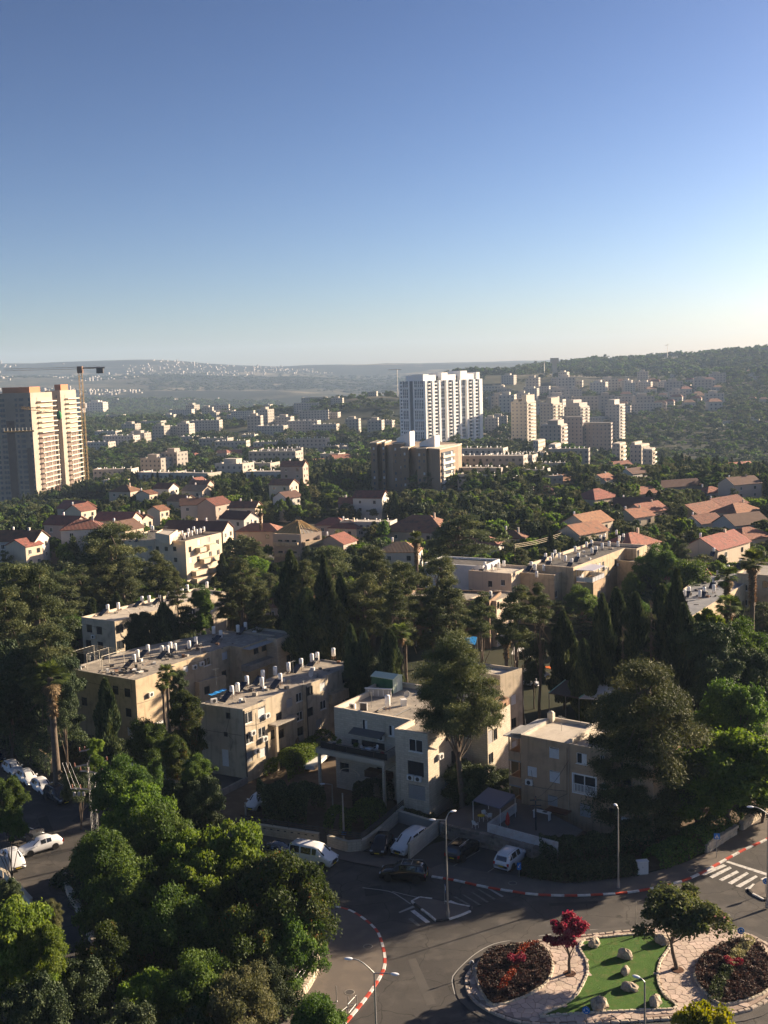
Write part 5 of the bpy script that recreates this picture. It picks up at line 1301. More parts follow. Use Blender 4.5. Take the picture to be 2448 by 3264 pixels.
wing(82, 162, 1040, 545, 20, 0, 1); wing(225, 262, 1035, 540, 16, 0, 1); wing(358, 500, 1045, 525, 22, 0, 2); wing(462, 560, 1105, 515, 16, 0, 1); wa, wb, zq=wing(665, 785, 1112, 500, 24, 0, 2)
# joining body, the balcony front
Q=[zpt(*zw(162, 1045), 552)[:2], zpt(*zw(785, 1100), 505)[:2], zpt(*zw(1190, 1090), 520)[:2], zpt(*zw(1150, 1040), 545)[:2], zpt(*zw(300, 1030), 575)[:2]]
if area(Q)<0:Q=Q[::-1]
MB().prism(Q, -12, zq-.3).build('wall', BRN, br); foot_poly(Q)
a2=zpt(*zw(785, 1110), 502)[:2]; b2=zpt(*zw(955, 1110), 492)[:2]; c2=zpt(*zw(1185, 1080), 515)[:2]
Q=[a2, b2, c2, c2+bb*12, a2+bb*14]; 
if area(Q)<0:Q=Q[::-1]
MB().prism(Q, -12, zq).build('wall', BRN, br); MB().prism(inset(Q, -.2), zq, zq+.4).build('parapet', CRB, br)
dB_=c2-b2; nB_=np.array([dB_[1], -dB_[0]])/np.linalg.norm(dB_); angB=math.atan2(dB_[1], dB_[0])
for f in range(9):
 z=zq-4.0-f*2.9; p=b2+dB_*.38+nB_*.5
 MB().obox((*p, z), np.linalg.norm(dB_)*.62, 1.2, 1.0, angB).build('balcony', WHITE if f%3==1 else CRB, br)
 MB().obox((*(b2+dB_*.38+nB_*.2), z+1.02), np.linalg.norm(dB_)*.6, .5, 1.55, angB).build('balcony_glazing', TWIN, br)
 for k in (.15, .55):MB().obox((*(b2+dB_*k+nB_*.6), z+1.02), 2.0, .3, 1.2, angB).build('roller_blind', [WHITE, SHUT, SHUTW][(f+int(k*10))%3], br)
for (xl, xr, yt, yb, D) in ((410, 640, 880, 1040, 530), (700, 955, 930, 1110, 512)):
 a=zpt(*zw(xl, yb-20), D)[:2]; b=zpt(*zw(xr-60, yb), D-6)[:2]; c=zpt(*zw(xr, yb), D)[:2]; z_=zpt(*zw(xr, yt), D)[2]
 Q=[a, b, c, c+(a-b)]; 
 if area(Q)<0:Q=Q[::-1]
 zl=z_-3.5; zz=[zl if np.linalg.norm(np.array(p)-a)<1 or np.linalg.norm(np.array(p)-(c+(a-b)))<1 else z_ for p in Q]
 MB().prism(Q, zq-.2, zz).build('roof_box', WHITE, br)
# left towers under construction
TC=mat('beige_tower_stone', (.37, .31, .25), .8, noise=(.1, (.30, .25, .20), .5), dirt=(.15, (.2, .17, .14), .5)); TCL=mat('pale_cream_slab', (.62, .55, .44), .8); TDK=mat('brown_panel', (.14, .10, .085), .8)  # slabs and columns share one even pale cream on every side
ORNG=mat('orange_terracotta', (.40, .165, .085), .8); YEL=mat('yellow_crane_paint', (.36, .23, .08), .6)
def zc(x, y):return x*.21699, 1160+y*.21699
lt_=thing('construction_tower', 'pair of beige towers under construction with open balcony floors and orange roof drums', 'tower', (*D_at(60, 700, 0), -30))
def tower_wing(xl, xr, xs, ytop, D, zbase, nfl, dark_cols, cols, side_balc, depth_m, drum=None):
 a=zpt(*zc(xl, ytop), D); b=zpt(*zc(xr, ytop), D-12); c=zpt(*zc(xs, ytop-10), D+depth_m)
 a2, b2, c2=a[:2], b[:2], c[:2]; zt2=b[2]; Q=[a2, b2, c2, c2+(a2-b2)]
 MB().prism(Q, zbase, zt2).build('wall', TC, lt_)
 d=b2-a2; L=np.linalg.norm(d); n=np.array([d[1], -d[0]])/L; an=math.atan2(d[1], d[0]); fh=(zt2-zbase-3)/nfl
 w=MB()
 for f in range(nfl):
  for u in cols:
   for off in (-.007, .012):
    p=a2+d*(u+off)+n*.03; w.obox((*p, zbase+1.3+f*fh), 1.0 if off<0 else .6, .12, 1.7, an)
 w.build('window', TWIN, lt_, kind='stuff')
 for u0, u1, zf in dark_cols:
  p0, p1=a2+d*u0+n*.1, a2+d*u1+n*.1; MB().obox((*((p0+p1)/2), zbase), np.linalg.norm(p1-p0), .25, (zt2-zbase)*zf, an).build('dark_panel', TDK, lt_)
 e=c2-b2; Le=np.linalg.norm(e); en=np.array([e[1], -e[0]])/Le; ea=math.atan2(e[1], e[0])
 for f in range(nfl):
  z=zbase+f*fh+.3
  P0, P1=b2+e*.25, b2+e*1.0; o=en*(1.2 if f<nfl*.62 else 1.6-.5*(f%2))
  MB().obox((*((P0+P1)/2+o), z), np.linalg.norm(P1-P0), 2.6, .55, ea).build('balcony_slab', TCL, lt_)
  MB().obox((*((P0+P1)/2+en*.06), z+.6), np.linalg.norm(P1-P0)*.92, .2, fh-.9, ea).build('balcony_opening', TDK if f<nfl*.62 else mat('beige_shadowed_render', (.36, .30, .23)), lt_)  # solid boxes, coloured to stand in for the shade inside the open balconies
 sp_=MB()
 for u in (.3, .62, .97):p=b2+e*u+en*2.2; sp_.obox((*p, zbase), .45, .45, (zt2-zbase)*.6, ea)
 sp_.build('balcony_column', TCL, lt_, kind='stuff')
 if drum:
  cc=(a2+b2+c2+Q[3])/4; 
  Q2=[a2+(c2-b2)*.15+d*.35, b2+(c2-b2)*.15-d*.05, c2-(c2-b2)*.3-d*.05, Q[3]-(c2-b2)*.3+d*.35]
  MB().prism(inset(Q2 if area(Q2)>0 else Q2[::-1], 1.2), zt2, zt2+drum).build('roof_drum', ORNG, lt_)
 return zt2
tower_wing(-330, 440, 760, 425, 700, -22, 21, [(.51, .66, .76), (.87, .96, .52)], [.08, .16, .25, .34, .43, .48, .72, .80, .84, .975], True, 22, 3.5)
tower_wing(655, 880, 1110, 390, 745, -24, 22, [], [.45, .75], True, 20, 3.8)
pod=[zpt(*zc(-400, 1880), 690)[:2], zpt(*zc(900, 1880), 680)[:2], zpt(*zc(900, 1880), 730)[:2], zpt(*zc(-400, 1880), 740)[:2]]
if area(pod)<0:pod=pod[::-1]
MB().prism(pod, -40, -19).build('podium', mat('grey_podium', (.30, .28, .26), noise=(.1, (.24, .22, .21), .5)), lt_)
foot_poly([p for p in pod])
def lattice_mast(mb, p, z0, z1, w, step, r):
 c=[(-w, -w), (w, -w), (w, w), (-w, w)]
 for x, y in c:mb.tube([(p[0]+x, p[1]+y, z0), (p[0]+x, p[1]+y, z1)], r, 4)
 z=z0; k=0
 while z<z1-step*.5:
  for i in range(4):
   (x0, y0), (x1, y1)=c[i], c[(i+1)%4]
   if k%2:(x0, y0), (x1, y1)=(x1, y1), (x0, y0)
   mb.tube([(p[0]+x0, p[1]+y0, z), (p[0]+x1, p[1]+y1, min(z+step, z1))], r*.6, 3, cap=False)
  z+=step; k+=1
kr=thing('tower_crane', 'tall yellow tower crane with long jib beside the beige towers', 'crane', (*D_at(255, 690, 0), -26))
mp=zpt(*zc(1235, 1000), 690)[:2]; mtop=zpt(*zc(1180, 110), 690)[2]
m=MB(); lattice_mast(m, mp, -26, mtop, .95, 2.2, .12); m.build('mast', YEL, kr)
m=MB(); m.box(mp[0]-1.5, mp[1]-1.5, mtop-1, mp[0]+1.5, mp[1]+1.5, mtop+3); m.build('slewing_cab', RUST, kr)
jl=zpt(*zc(60, 100), 690)[:2]; jr=zpt(*zc(1540, 90), 690)[:2]; zj=mtop+1.5
jd=(jl-mp); jd /= np.linalg.norm(jd); m=MB(); LJ=np.linalg.norm(jl-mp)
m.tube([(*mp, zj), (*jl, zj)], .09, 4); m.tube([(*mp, zj+1.1), (*jl, zj+1.1)], .09, 4)
for k in range(int(LJ/2.2)):
 p, q=mp+jd*k*2.2, mp+jd*(k+1)*2.2; m.tube([(*p, zj if k%2 else zj+1.1), (*q, zj+1.1 if k%2 else zj)], .05, 3, cap=False)
m.build('jib', METAL, kr)
m=MB(); m.tube([(*mp, zj+.5), (*jr, zj+.5)], .5, 4); m.build('counter_jib', METAL, kr); m=MB(); q=mp+(jr-mp)*.8; m.box(q[0]-2, q[1]-1, zj-3, q[0]+2, q[1]+1, zj); m.build('counterweight', DARKM, kr)
m=MB(); lattice_mast(m, zpt(*zc(850, 1700), 668)[:2], -28, -6, .7, 2, .14); sc_=thing('hoist_mast', 'short rusty hoist mast at the foot of the beige towers', 'hoist', (*zpt(*zc(850, 1700), 668)[:2], -28)); m.build('mast', RUST, sc_)
m=MB()
j0, j1=zpt(*zc(60, 1000), 670), zpt(*zc(500, 985), 670)
gt=thing('gantry_deck', 'yellow edged working platform with railings across the beige tower', 'platform', tuple(j0))
m.tube([tuple(j0), tuple(j1)], .5, 4); m.build('deck_beam', YEL, gt); m=MB()
for k in range(9):p=j0+(j1-j0)*k/8; m.tube([tuple(p), (p[0], p[1], p[2]+2.2)], .12, 3)
m.build('railing', METAL, gt)
# second crane arm crossing the towers with a green sheet
j0, j1=zpt(*zc(310, 660), 660), zpt(*zc(840, 720), 655)
ka=thing('crane_arm', 'orange crane arm crossing in front of the beige tower', 'crane arm', tuple(j0)); m=MB(); m.tube([tuple(j0), tuple(j1)], .16, 4); m.tube([(j0[0], j0[1], j0[2]+1.1), (j1[0], j1[1], j1[2]+2.2)], .16, 4)
for k in range(16):p=j0+(j1-j0)*k/16; q=j0+(j1-j0)*(k+1)/16; m.tube([(p[0], p[1], p[2]+(1.1+1.1*k/16 if k%2 else 0)), (q[0], q[1], q[2]+(0 if k%2 else 1.1+1.1*k/16))], .09, 3, cap=False)
m.build('lattice', YEL, ka); c=zpt(*zc(870, 760), 655); m=MB(); m.lathe((c[0], c[1], c[2]-2.3), [(.1, 0), (1.3, .8), (1.5, 2.4), (1.2, 4.2), (.2, 5)], 8); m.build('green_netting', mat('green_site_net', (.03, .20, .07), .9), ka)
# right cluster of tower blocks
def tower(name, label, xl, xr, xs, ytop, ybot, D, cream, nbal=0, crown=None, nfl=None, left_w=.9, roofd=False, sd=14):
 def zr(x, y):return 1600+x*.31344, 1240+y*.31344
 a=zpt(*zr(xl, ytop), D); b=zpt(*zr(xr, ytop), D-6); c=zpt(*zr(xs, ytop), D+sd); zt2=b[2]; zb2=min(zpt(*zr(xr, ybot), D)[2], float(terrain(b[0], b[1]))-2)
 a2, b2, c2=a[:2], b[:2], c[:2]; Q=[a2, b2, c2, c2+(a2-b2)]
 if area(Q)<0:Q=Q[::-1]
 r=thing(name, label, 'tower block', (*a2, zb2)); MB().prism(Q, zb2, zt2).build('wall', cream, r)
 MB().prism(inset(Q, .5), zt2, zt2+.35).build('roof', ROOFD if roofd else ROOFW, r)
 n_=nfl or int((zt2-zb2)/3.0); fh=(zt2-zb2)/n_
 for (p, q, nb) in ((a2, b2, 0), (b2, c2, nbal)):
  d=q-p; L=np.linalg.norm(d); n=np.array([d[1], -d[0]])/L; an=math.atan2(d[1], d[0]); w, bl=MB(), MB(); nc=max(2, int(L/3.2))
  for f in range(n_):
   for k in range(nc):
    cpt=p+d*(k+.5)/nc; w.obox((*(cpt+n*.05), zb2+f*fh+1), 1.1, .12, 1.3, an)
   if nb:
    for s in range(nb):cpt=p+d*(s+.5)/nb; bl.obox((*(cpt+n*.8), zb2+f*fh+.1), L/nb*.55, 1.5, 1.1, an)
  w.build('window', TWIN, r, kind='stuff')
  if nb:bl.build('balcony', TCL, r, kind='stuff')
 if crown:
  for (u0, u1, h) in crown:
   A=a2+(b2-a2)*u0; B__=a2+(b2-a2)*u1; Q2=inset([A, B__, B__+(c2-b2), A+(c2-b2)] if area([A, B__, B__+(c2-b2), A+(c2-b2)])>0 else [A, B__, B__+(c2-b2), A+(c2-b2)][::-1], 1.0)
   MB().prism(Q2, zt2+.02, zt2+h).build('penthouse', cream, r)
 return r
CG=mat('greyish_cladding', (.44, .41, .37), .8, noise=(.1, (.38, .35, .32), .5)); CB=mat('beige_cladding', (.50, .43, .34), .8, noise=(.1, (.43, .37, .3), .5)); CP_=mat('pinkish_grey_cladding', (.38, .32, .28), .8, noise=(.1, (.33, .28, .25), .5))
tower('tower_block', 'slender beige tower block with stacked sunlit balconies right of the white high-rise', 90, 255, 345, 130, 520, 1000, CB, 1, [(.6, 1.0, 6), (.1, .5, 2.5)], sd=16)
tower('tower_block', 'stepped cream tower block between the slender tower and the grey terraced one', 385, 520, 610, 150, 420, 1130, CB, 2, [(.4, .9, 6)])
tower('tower_block', 'grey stepped tower block with roof terraces behind the paired blocks', 630, 800, 890, 180, 420, 1160, CG, 2, [(.1, .6, 7), (.5, .95, 4)])
tower('tower_block', 'grey blue glazed tower block at the edge of the wooded valley', 1050, 1195, 1250, 160, 520, 1120, CG, 1, [(.1, .7, 5)])
tower('tower_block', 'wing of the glazed tower block rising behind the paired blocks', 890, 1010, 1100, 290, 420, 1110, CG, 1, None)
tower('tower_block', 'shaded block with one narrow sunlit yellow end below the slender tower', 385, 600, 665, 370, 640, 900, CP_, 1, [(.3, .9, 4)], sd=18)
tower('tower_block', 'left of the two paired striped blocks with dark roof', 620, 820, 850, 290, 640, 960, CP_, 0, None, roofd=True)
tower('tower_block', 'right of the two paired striped blocks with dark roof', 830, 1110, 1125, 350, 650, 960, CP_, 0, None, roofd=True)
tower('low_block', 'small cream block with a sunlit gable at the foot of the yellow-ended block', 475, 545, 600, 570, 700, 780, CREAM, 0, None)
tower('low_block', 'cream block with roof stair in front of the shaded block', 315, 370, 440, 530, 640, 820, CREAM, 0, None)
tower('stepped_terrace_block', 'pale terraced block stepping down toward the wooded valley', 1120, 1200, 1260, 560, 640, 850, CB, 1, None)
tower('stepped_terrace_block', 'end unit of the pale terraces above the near trees', 1300, 1420, 1500, 575, 700, 800, CB, 1, [(0, .5, 2)])
tower('stepped_terrace_block', 'lowest unit of the pale terraces beside the wooded valley', 1430, 1530, 1560, 620, 720, 770, CB, 1, None)
# control tower on the skyline and the mast
ct=thing('water_tower', 'tall pale tower with wide square head on the skyline right of centre', 'tower', (*D_at(1768, 2050, 0), 40))
p=D_at(1768, 2050, 0); z1=az_dist(1768, 1141, 2050)[2]; z0=az_dist(1768, 1200, 2050)[2]
MB().prism([(p[0]-4, p[1]-3), (p[0]+4, p[1]-3), (p[0]+4, p[1]+3), (p[0]-4, p[1]+3)], z0-20, z1-9).build('shaft', CB, ct); MB().prism([(p[0]-7, p[1]-5), (p[0]+7, p[1]-5), (p[0]+7, p[1]+5), (p[0]-7, p[1]+5)], z1-9, z1).build('head', CB, ct)
for px_, y1_, y0_, D_m, lab in ((2127, 1096, 1132, 2800, 'thin aerial mast standing on the right-hand ridge'), (1735, 1152, 1185, 2050, 'little crane on the skyline left of the wide-headed tower')):
 p=D_at(px_, D_m, 0); z1=az_dist(px_, y1_, D_m)[2]; z0=az_dist(px_, y0_, D_m)[2]; t=thing('aerial_mast', lab, 'mast', (*p, z0-10)); MB().tube([(*p, z0-15), (*p, z1)], [1.0, .4], 4).build('pole', METAL, t)
 MB().tube([(p[0]-6, p[1], z1-4), (p[0]+4, p[1], z1-2)], .5, 4).build('crossarm', METAL, t)
# ------------------------------------------------------------------ trees
def leafmat(name, ramp, objvar=.22, trans=.3):
 return mat(name, ramp[0][1], .65, .2, attr=ramp, objvar=objvar, trans=trans)
LM={
 'pine':leafmat('aleppo_pine_needles', [(0, (0.029, 0.045, 0.017)), (.55, (0.082, 0.103, 0.040)), (1, (0.178, 0.187, 0.074))], trans=.18),
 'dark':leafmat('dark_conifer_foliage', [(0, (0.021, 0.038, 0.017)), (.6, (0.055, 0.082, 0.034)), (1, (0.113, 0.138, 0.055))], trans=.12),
 'green':leafmat('broadleaf_green', [(0, (0.029, 0.058, 0.016)), (.5, (0.071, 0.124, 0.028)), (1, (0.152, 0.211, 0.048))]),
 'bright':leafmat('bright_green_leaves', [(0, (0.040, 0.077, 0.016)), (.5, (0.099, 0.165, 0.029)), (1, (0.198, 0.264, 0.059))], trans=.4),
 'olive':leafmat('olive_grey_leaves', [(0, (0.040, 0.048, 0.021)), (.5, (0.099, 0.106, 0.046)), (1, (0.185, 0.178, 0.086))]),
 'rusty':leafmat('green_leaves_with_rusty_keys', [(0, (.020, .034, .010)), (.5, (.052, .075, .018)), (.86, (.10, .115, .03)), (.93, (.24, .085, .03)), (1, (.34, .10, .04))]),
 'yellow':leafmat('yellow_green_leaves', [(0, (.06, .075, .012)), (.5, (.16, .17, .02)), (1, (.30, .27, .03))], trans=.4),
 'crimson':leafmat('crimson_blossom', [(0, (.07, .012, .016)), (.5, (.25, .032, .042)), (1, (.42, .11, .11))], trans=.25),
 'mauve':leafmat('bronze_green_leaves', [(0, (0.029, 0.037, 0.016)), (.6, (0.077, 0.095, 0.032)), (.93, (0.145, 0.145, 0.053)), (1, (0.290, 0.158, 0.172))]),
 'ivy':leafmat('ivy_leaves', [(0, (0.029, 0.059, 0.018)), (.5, (0.073, 0.125, 0.037)), (1, (0.158, 0.224, 0.079))]),
}
def leaves(C, Rc, n_per, size, r, aspect=.55, up=.0, out=.5, squash=1.0, rndc=None, shell=.55):
 """diamond leaves scattered on the outer shell of clusters C (N,3) with radii Rc"""
 N=len(C); M=N*n_per
 c=np.repeat(C, n_per, 0); rc=np.repeat(Rc, n_per)
 d=r.normal(size=(M, 3)); d /= np.linalg.norm(d, axis=1)[:, None]+1e-9
 d[:, 2]=np.where(d[:, 2]<-.35, -d[:, 2]*.6, d[:, 2])
 rad=rc*(shell+(1-shell)*r.random(M)**.6)*(1+.18*r.normal(size=M))
 p=c+d*rad[:, None]*np.array([1, 1, squash])
 nrm=d*out+r.normal(size=(M, 3))*.6; nrm[:, 2]+=up; nrm /= np.linalg.norm(nrm, axis=1)[:, None]
 t=r.normal(size=(M, 3)); t-=nrm*(t*nrm).sum(1)[:, None]; t /= np.linalg.norm(t, axis=1)[:, None]+1e-9
 b=np.cross(nrm, t); s=size*r.uniform(.6, 1.35, M)[:, None]
 V=np.stack([p-t*s, p-b*s*aspect, p+t*s, p+b*s*aspect], 1).reshape(-1, 3)
 F=np.arange(M*4).reshape(-1, 4)
 rc_=np.repeat(r.random(N) if rndc is None else rndc, n_per)
 return V, F, np.clip(rc_*.5+r.random(M)*.5, 0, 1)
def limbs(mb, base, top, r0, ends, r_, bend=.35):
 base, top=np.array(base, float), np.array(top, float)
 pts=[]; off=np.zeros(3)
 for k in range(6):
  t=k/5; off=off+r_.normal(size=3)*np.array([bend, bend, 0])*.35*(k>0)
  pts.append(base+(top-base)*t+off*np.sin(t*2.6))
 mb.tube(pts, [r0*(1.15-.65*k/5) for k in range(6)], 8)
 for e in ends:
  k=r_.integers(2, 6); s=np.array(pts[k]); e=np.array(e); m=(s+e)/2+r_.normal(size=3)*.25; m[2]+=.1
  mb.tube([s, m, e], [r0*.38, r0*.24, r0*.08], 5, cap=False)
PROTO={}
def proto(key, kind, leafkey, seed, R=4.0, H=9.0, ncl=50, nper=350, size=.2, trunk=None, lean=0, squash=.8, crown_lo=.3, barkm=None):
 r=np.random.default_rng(seed); tb=MB()
 if kind=='round':
  z0=H*crown_lo; cz=(H+z0)/2; hz_=(H-z0)/2
  d=r.normal(size=(ncl, 3)); d /= np.linalg.norm(d, axis=1)[:, None]; d[:, 2]=np.where(d[:, 2]<-.5, -d[:, 2], d[:, 2])
  rad=.3+.66*r.random(ncl)**.6
  lob=1+.22*np.sin(np.arctan2(d[:, 1], d[:, 0])*r.integers(2, 4)+r.uniform(0, 6))+.12*r.normal(size=ncl)
  C=np.stack([d[:, 0]*R*rad*lob, d[:, 1]*R*rad*lob, cz+d[:, 2]*hz_*rad*(1+.1*r.normal(size=ncl))], -1)
  Rc=R*r.uniform(.15, .34, ncl)
  limbs(tb, (0, 0, -.3), (lean, 0, z0+hz_*.6), max(.12, R*.055), C[:9]*.85+np.array([0, 0, .12*H]), r)
  V, F, a=leaves(C, Rc, nper, size, r, squash=squash, up=.25)
 elif kind=='pine':
  nl=7; Cs=[]
  for L in range(nl):
   t=L/(nl-1); z=H*(crown_lo+(1-crown_lo)*t); rr=R*max(.12, 1-((t-.32)/.72)**2)**.5*r.uniform(.8, 1.1)
   m=max(3, int(ncl/nl*(1.35-.75*t)))
   a0=r.uniform(0, 6)
   for k in range(m):
    a=a0+2*math.pi*k/m+r.normal()*.25; q=rr*r.uniform(.25, 1.0)
    Cs.append((q*math.cos(a)+lean*t, q*math.sin(a), z+r.normal()*H*.03+q*.12))
  C=np.array(Cs); Rc=R*r.uniform(.20, .36, len(C))
  limbs(tb, (0, 0, -.3), (lean, 0, H*.93), max(.14, H*.026), C[::3]-np.array([0, 0, .2]), r, .5)
  V, F, a=leaves(C, Rc, nper, size, r, aspect=.2, squash=.62, up=.5, out=.2, shell=.25)
 elif kind=='cypress':
  M=ncl*nper; t=r.random(M)**.85; th=r.uniform(0, 2*math.pi, M)
  prof=np.sin(np.clip(t*.93+.07, 0, 1)*math.pi)**.55*(1-.45*t); ph=r.uniform(0, 6, 3)
  rad=R*prof*(1+.24*np.sin(th*2+t*11+ph[0])+.17*np.sin(th*4-t*19+ph[1])+.12*np.sin(th+t*31+ph[2]))*r.uniform(.6, 1.12, M)
  p=np.stack([rad*np.cos(th)+lean*t, rad*np.sin(th), H*(crown_lo*.3+(1-crown_lo*.3)*t)], -1)
  up=np.stack([np.cos(th)*.35, np.sin(th)*.35, np.ones(M)], -1)+r.normal(size=(M, 3))*.3; up /= np.linalg.norm(up, axis=1)[:, None]
  b=np.cross(up, r.normal(size=(M, 3))); b /= np.linalg.norm(b, axis=1)[:, None]; s=size*r.uniform(.6, 1.5, M)[:, None]
  V=np.stack([p-up*s*.6, p-b*s*.35, p+up*s*1.4, p+b*s*.35], 1).reshape(-1, 3); F=np.arange(M*4).reshape(-1, 4)
  a=np.clip(.5+.35*np.sin(th*3+t*9+ph[0])+.3*r.normal(size=M), 0, 1)
  tb.tube([(0, 0, -.3), (lean*.5, 0, H*.5), (lean, 0, H*.95)], [.2, .12, .03], 6)
 elif kind=='bare':
  ends=[]
  for k in range(46):
   t=r.uniform(.15, 1); q=R*(1-t*.85)*r.uniform(.5, 1); a=r.uniform(0, 6.3); ends.append((q*math.cos(a), q*math.sin(a), H*t-q*.1))
  tb.tube([(0, 0, -.3), (0, 0, H)], [.17, .03], 6)
  for e in ends:
   s=np.array([0, 0, e[2]+.1]); e=np.array(e); tb.tube([s, (s+e)/2+r.normal(size=3)*.1, e], [.05, .03, .012], 4, cap=False)
   for q in range(4):f=e+r.normal(size=3)*.35; tb.tube([s+(e-s)*r.uniform(.4, .9), f], [.02, .008], 3, cap=False)
  C=np.array(ends[::5]); V, F, a=leaves(C, np.full(len(C), .35), 40, .12, r, aspect=.2)
 np_tag=np_mesh('crown_'+key, V, F, LM[leafkey], attr=a)
 tm=tb.mesh('trunk_'+key, barkm or BARK)
 PROTO[key]=(tm, np_tag, R, H); return PROTO[key]
PALEB=mat('pale_grey_bark', (.30, .26, .21), .9, noise=(3, (.2, .17, .14), .6), bump=(9, .6))
# detailed kinds
proto('pineA', 'pine', 'pine', 11, 4.2, 13, 66, 620, .21, lean=.8, crown_lo=.28); proto('pineB', 'pine', 'pine', 12, 4.0, 12, 60, 620, .21, lean=-.5, crown_lo=.16); proto('pineC', 'pine', 'pine', 13, 3.6, 13, 50, 620, .20, lean=.3, crown_lo=.5)
proto('cyA', 'cypress', 'dark', 21, 1.25, 13, 40, 420, .22); proto('cyB', 'cypress', 'dark', 22, 1.9, 12, 46, 480, .22, lean=.2); proto('cyC', 'cypress', 'dark', 23, 2.6, 12, 50, 520, .24)
proto('rdA', 'round', 'green', 31, 4.2, 8.5, 74, 640, .135, crown_lo=.16); proto('rdB', 'round', 'green', 32, 4.0, 7.5, 64, 640, .135, crown_lo=.14); proto('rdC', 'round', 'dark', 33, 4.2, 8, 70, 640, .135, crown_lo=.08)
proto('brA', 'round', 'bright', 41, 3.6, 7.5, 66, 640, .135, crown_lo=.12); proto('brB', 'round', 'bright', 42, 3.8, 7, 76, 640, .15, crown_lo=.08, squash=.7)
proto('olA', 'round', 'olive', 51, 3.4, 6, 56, 600, .10, crown_lo=.2); proto('ruA', 'round', 'rusty', 61, 4.4, 8.5, 84, 660, .13, crown_lo=.15, barkm=PALEB)
proto('bareA', 'bare', 'pine', 71, 2.6, 12)
# plain kinds for the distance
for k_, a_ in {'fpA':('pine', 'pine', 101, 4.2, 10, 26, 90, .62), 'fpB':('pine', 'pine', 102, 4.0, 9, 22, 90, .62), 'frA':('round', 'green', 103, 4, 7.5, 26, 90, .42), 'frB':('round', 'dark', 104, 4, 7.5, 26, 90, .42), 'fcA':('cypress', 'dark', 105, 1.7, 12, 14, 100, .5), 'fbA':('round', 'bright', 106, 3.8, 7, 24, 90, .42), 'foA':('round', 'olive', 107, 3.6, 6, 24, 90, .38)}.items():
 proto(k_, *a_[:6], nper=a_[6], size=a_[7])
for k_, a_ in {'xA':('round', 'green', 201, 5, 8, 12, 26, .95), 'xB':('round', 'dark', 202, 5, 8, 12, 26, .95), 'xC':('pine', 'pine', 203, 5, 9, 12, 26, 1.1)}.items():
 proto(k_, *a_[:6], nper=a_[6], size=a_[7])
# palms: fan crowns over a skirt of dead fronds
def palm_meshes(seed, H=8.5, skirt=2.5):
 r=np.random.default_rng(seed); tk=MB(); tk.tube([(0, 0, -.3), (.08, 0, H*.5), (0, .05, H)], [.40, .27, .24], 9)
 def fans(n, zc, elo, ehi, L, droop, mb_v, mb_f, nl=13):
  for k in range(n):
   a=r.uniform(0, 2*math.pi); e=r.uniform(elo, ehi); st=np.array([math.cos(a)*math.cos(e), math.sin(a)*math.cos(e), math.sin(e)])
   c=np.array([0, 0, zc+r.uniform(-.2, .2)])+st*L*.5; side=np.array([-math.sin(a), math.cos(a), 0]); upv=np.cross(st, side)*-1
   b=len(mb_v); w=.03; mb_v+=[np.array([0, 0, zc])-side*w, np.array([0, 0, zc])+side*w, c+side*w, c-side*w]; mb_f.append((b, b+1, b+2, b+3))
   for q in range(nl):
    an=(q/(nl-1)-.5)*2.6; d=st*math.cos(an)+side*math.sin(an); ll=L*.55*r.uniform(.8, 1.1); m=c+d*ll*.55+upv*.06; t=c+d*ll+np.array([0, 0, -droop*ll*.45])
    wv=np.cross(d, upv); wv=wv/(np.linalg.norm(wv)+1e-6)*.055; b=len(mb_v); mb_v+=[c, m-wv, t, m+wv]; mb_f.append((b, b+1, b+2, b+3))
 V, F=[], []; fans(46, H, -.5, 1.3, 1.7, .5, V, F)
 g=np_mesh('palm_fronds', np.array(V), np.array(F), LM['palm'], attr=r.random(len(F)))
 V, F=[], []; fans(60, H-.2, -1.45, -.75, 1.3, .2, V, F, 8)
 V2, F2=[], []
 for z in np.arange(H-skirt, H-.3, .35):fans(9, z, -1.45, -1.1, 1.0, .1, V, F, 6)
 d=np_mesh('palm_skirt', np.array(V), np.array(F), LM['deadpalm'], attr=r.random(len(F)))
 return tk.mesh('palm_trunk', BARK), g, d, H
LM['palm']=leafmat('palm_frond_green', [(0, (.03, .05, .014)), (.5, (.065, .095, .025)), (1, (.13, .16, .05))], trans=.3)
LM['deadpalm']=leafmat('dead_palm_frond', [(0, (.10, .065, .035)), (.5, (.19, .13, .07)), (1, (.32, .21, .11))], trans=.15)
PALMS=[palm_meshes(1), palm_meshes(2, 10, 4), palm_meshes(3, 6, 1.2)]
for o_ in PALMS:
 pass
TREES=[]  # (screen x, screen top y, object, words) for labels
KINDW={'pineA':'pine tree', 'pineB':'pine tree', 'pineC':'pine tree', 'fpA':'pine tree', 'fpB':'pine tree', 'cyA':'cypress', 'cyB':'cypress', 'cyC':'bushy cypress', 'fcA':'cypress',
   'rdA':'leafy tree', 'rdB':'leafy tree', 'rdC':'dark leafy tree', 'frA':'leafy tree', 'frB':'dark leafy tree', 'brA':'bright green tree', 'brB':'bright green tree', 'fbA':'bright green tree',
   'olA':'olive grey tree', 'foA':'olive grey tree', 'ruA':'rusty tipped tree', 'bareA':'withered conifer'}
NAMEW={'pine tree':'pine_tree', 'cypress':'cypress_tree', 'bushy cypress':'cypress_tree', 'withered conifer':'dead_tree'}
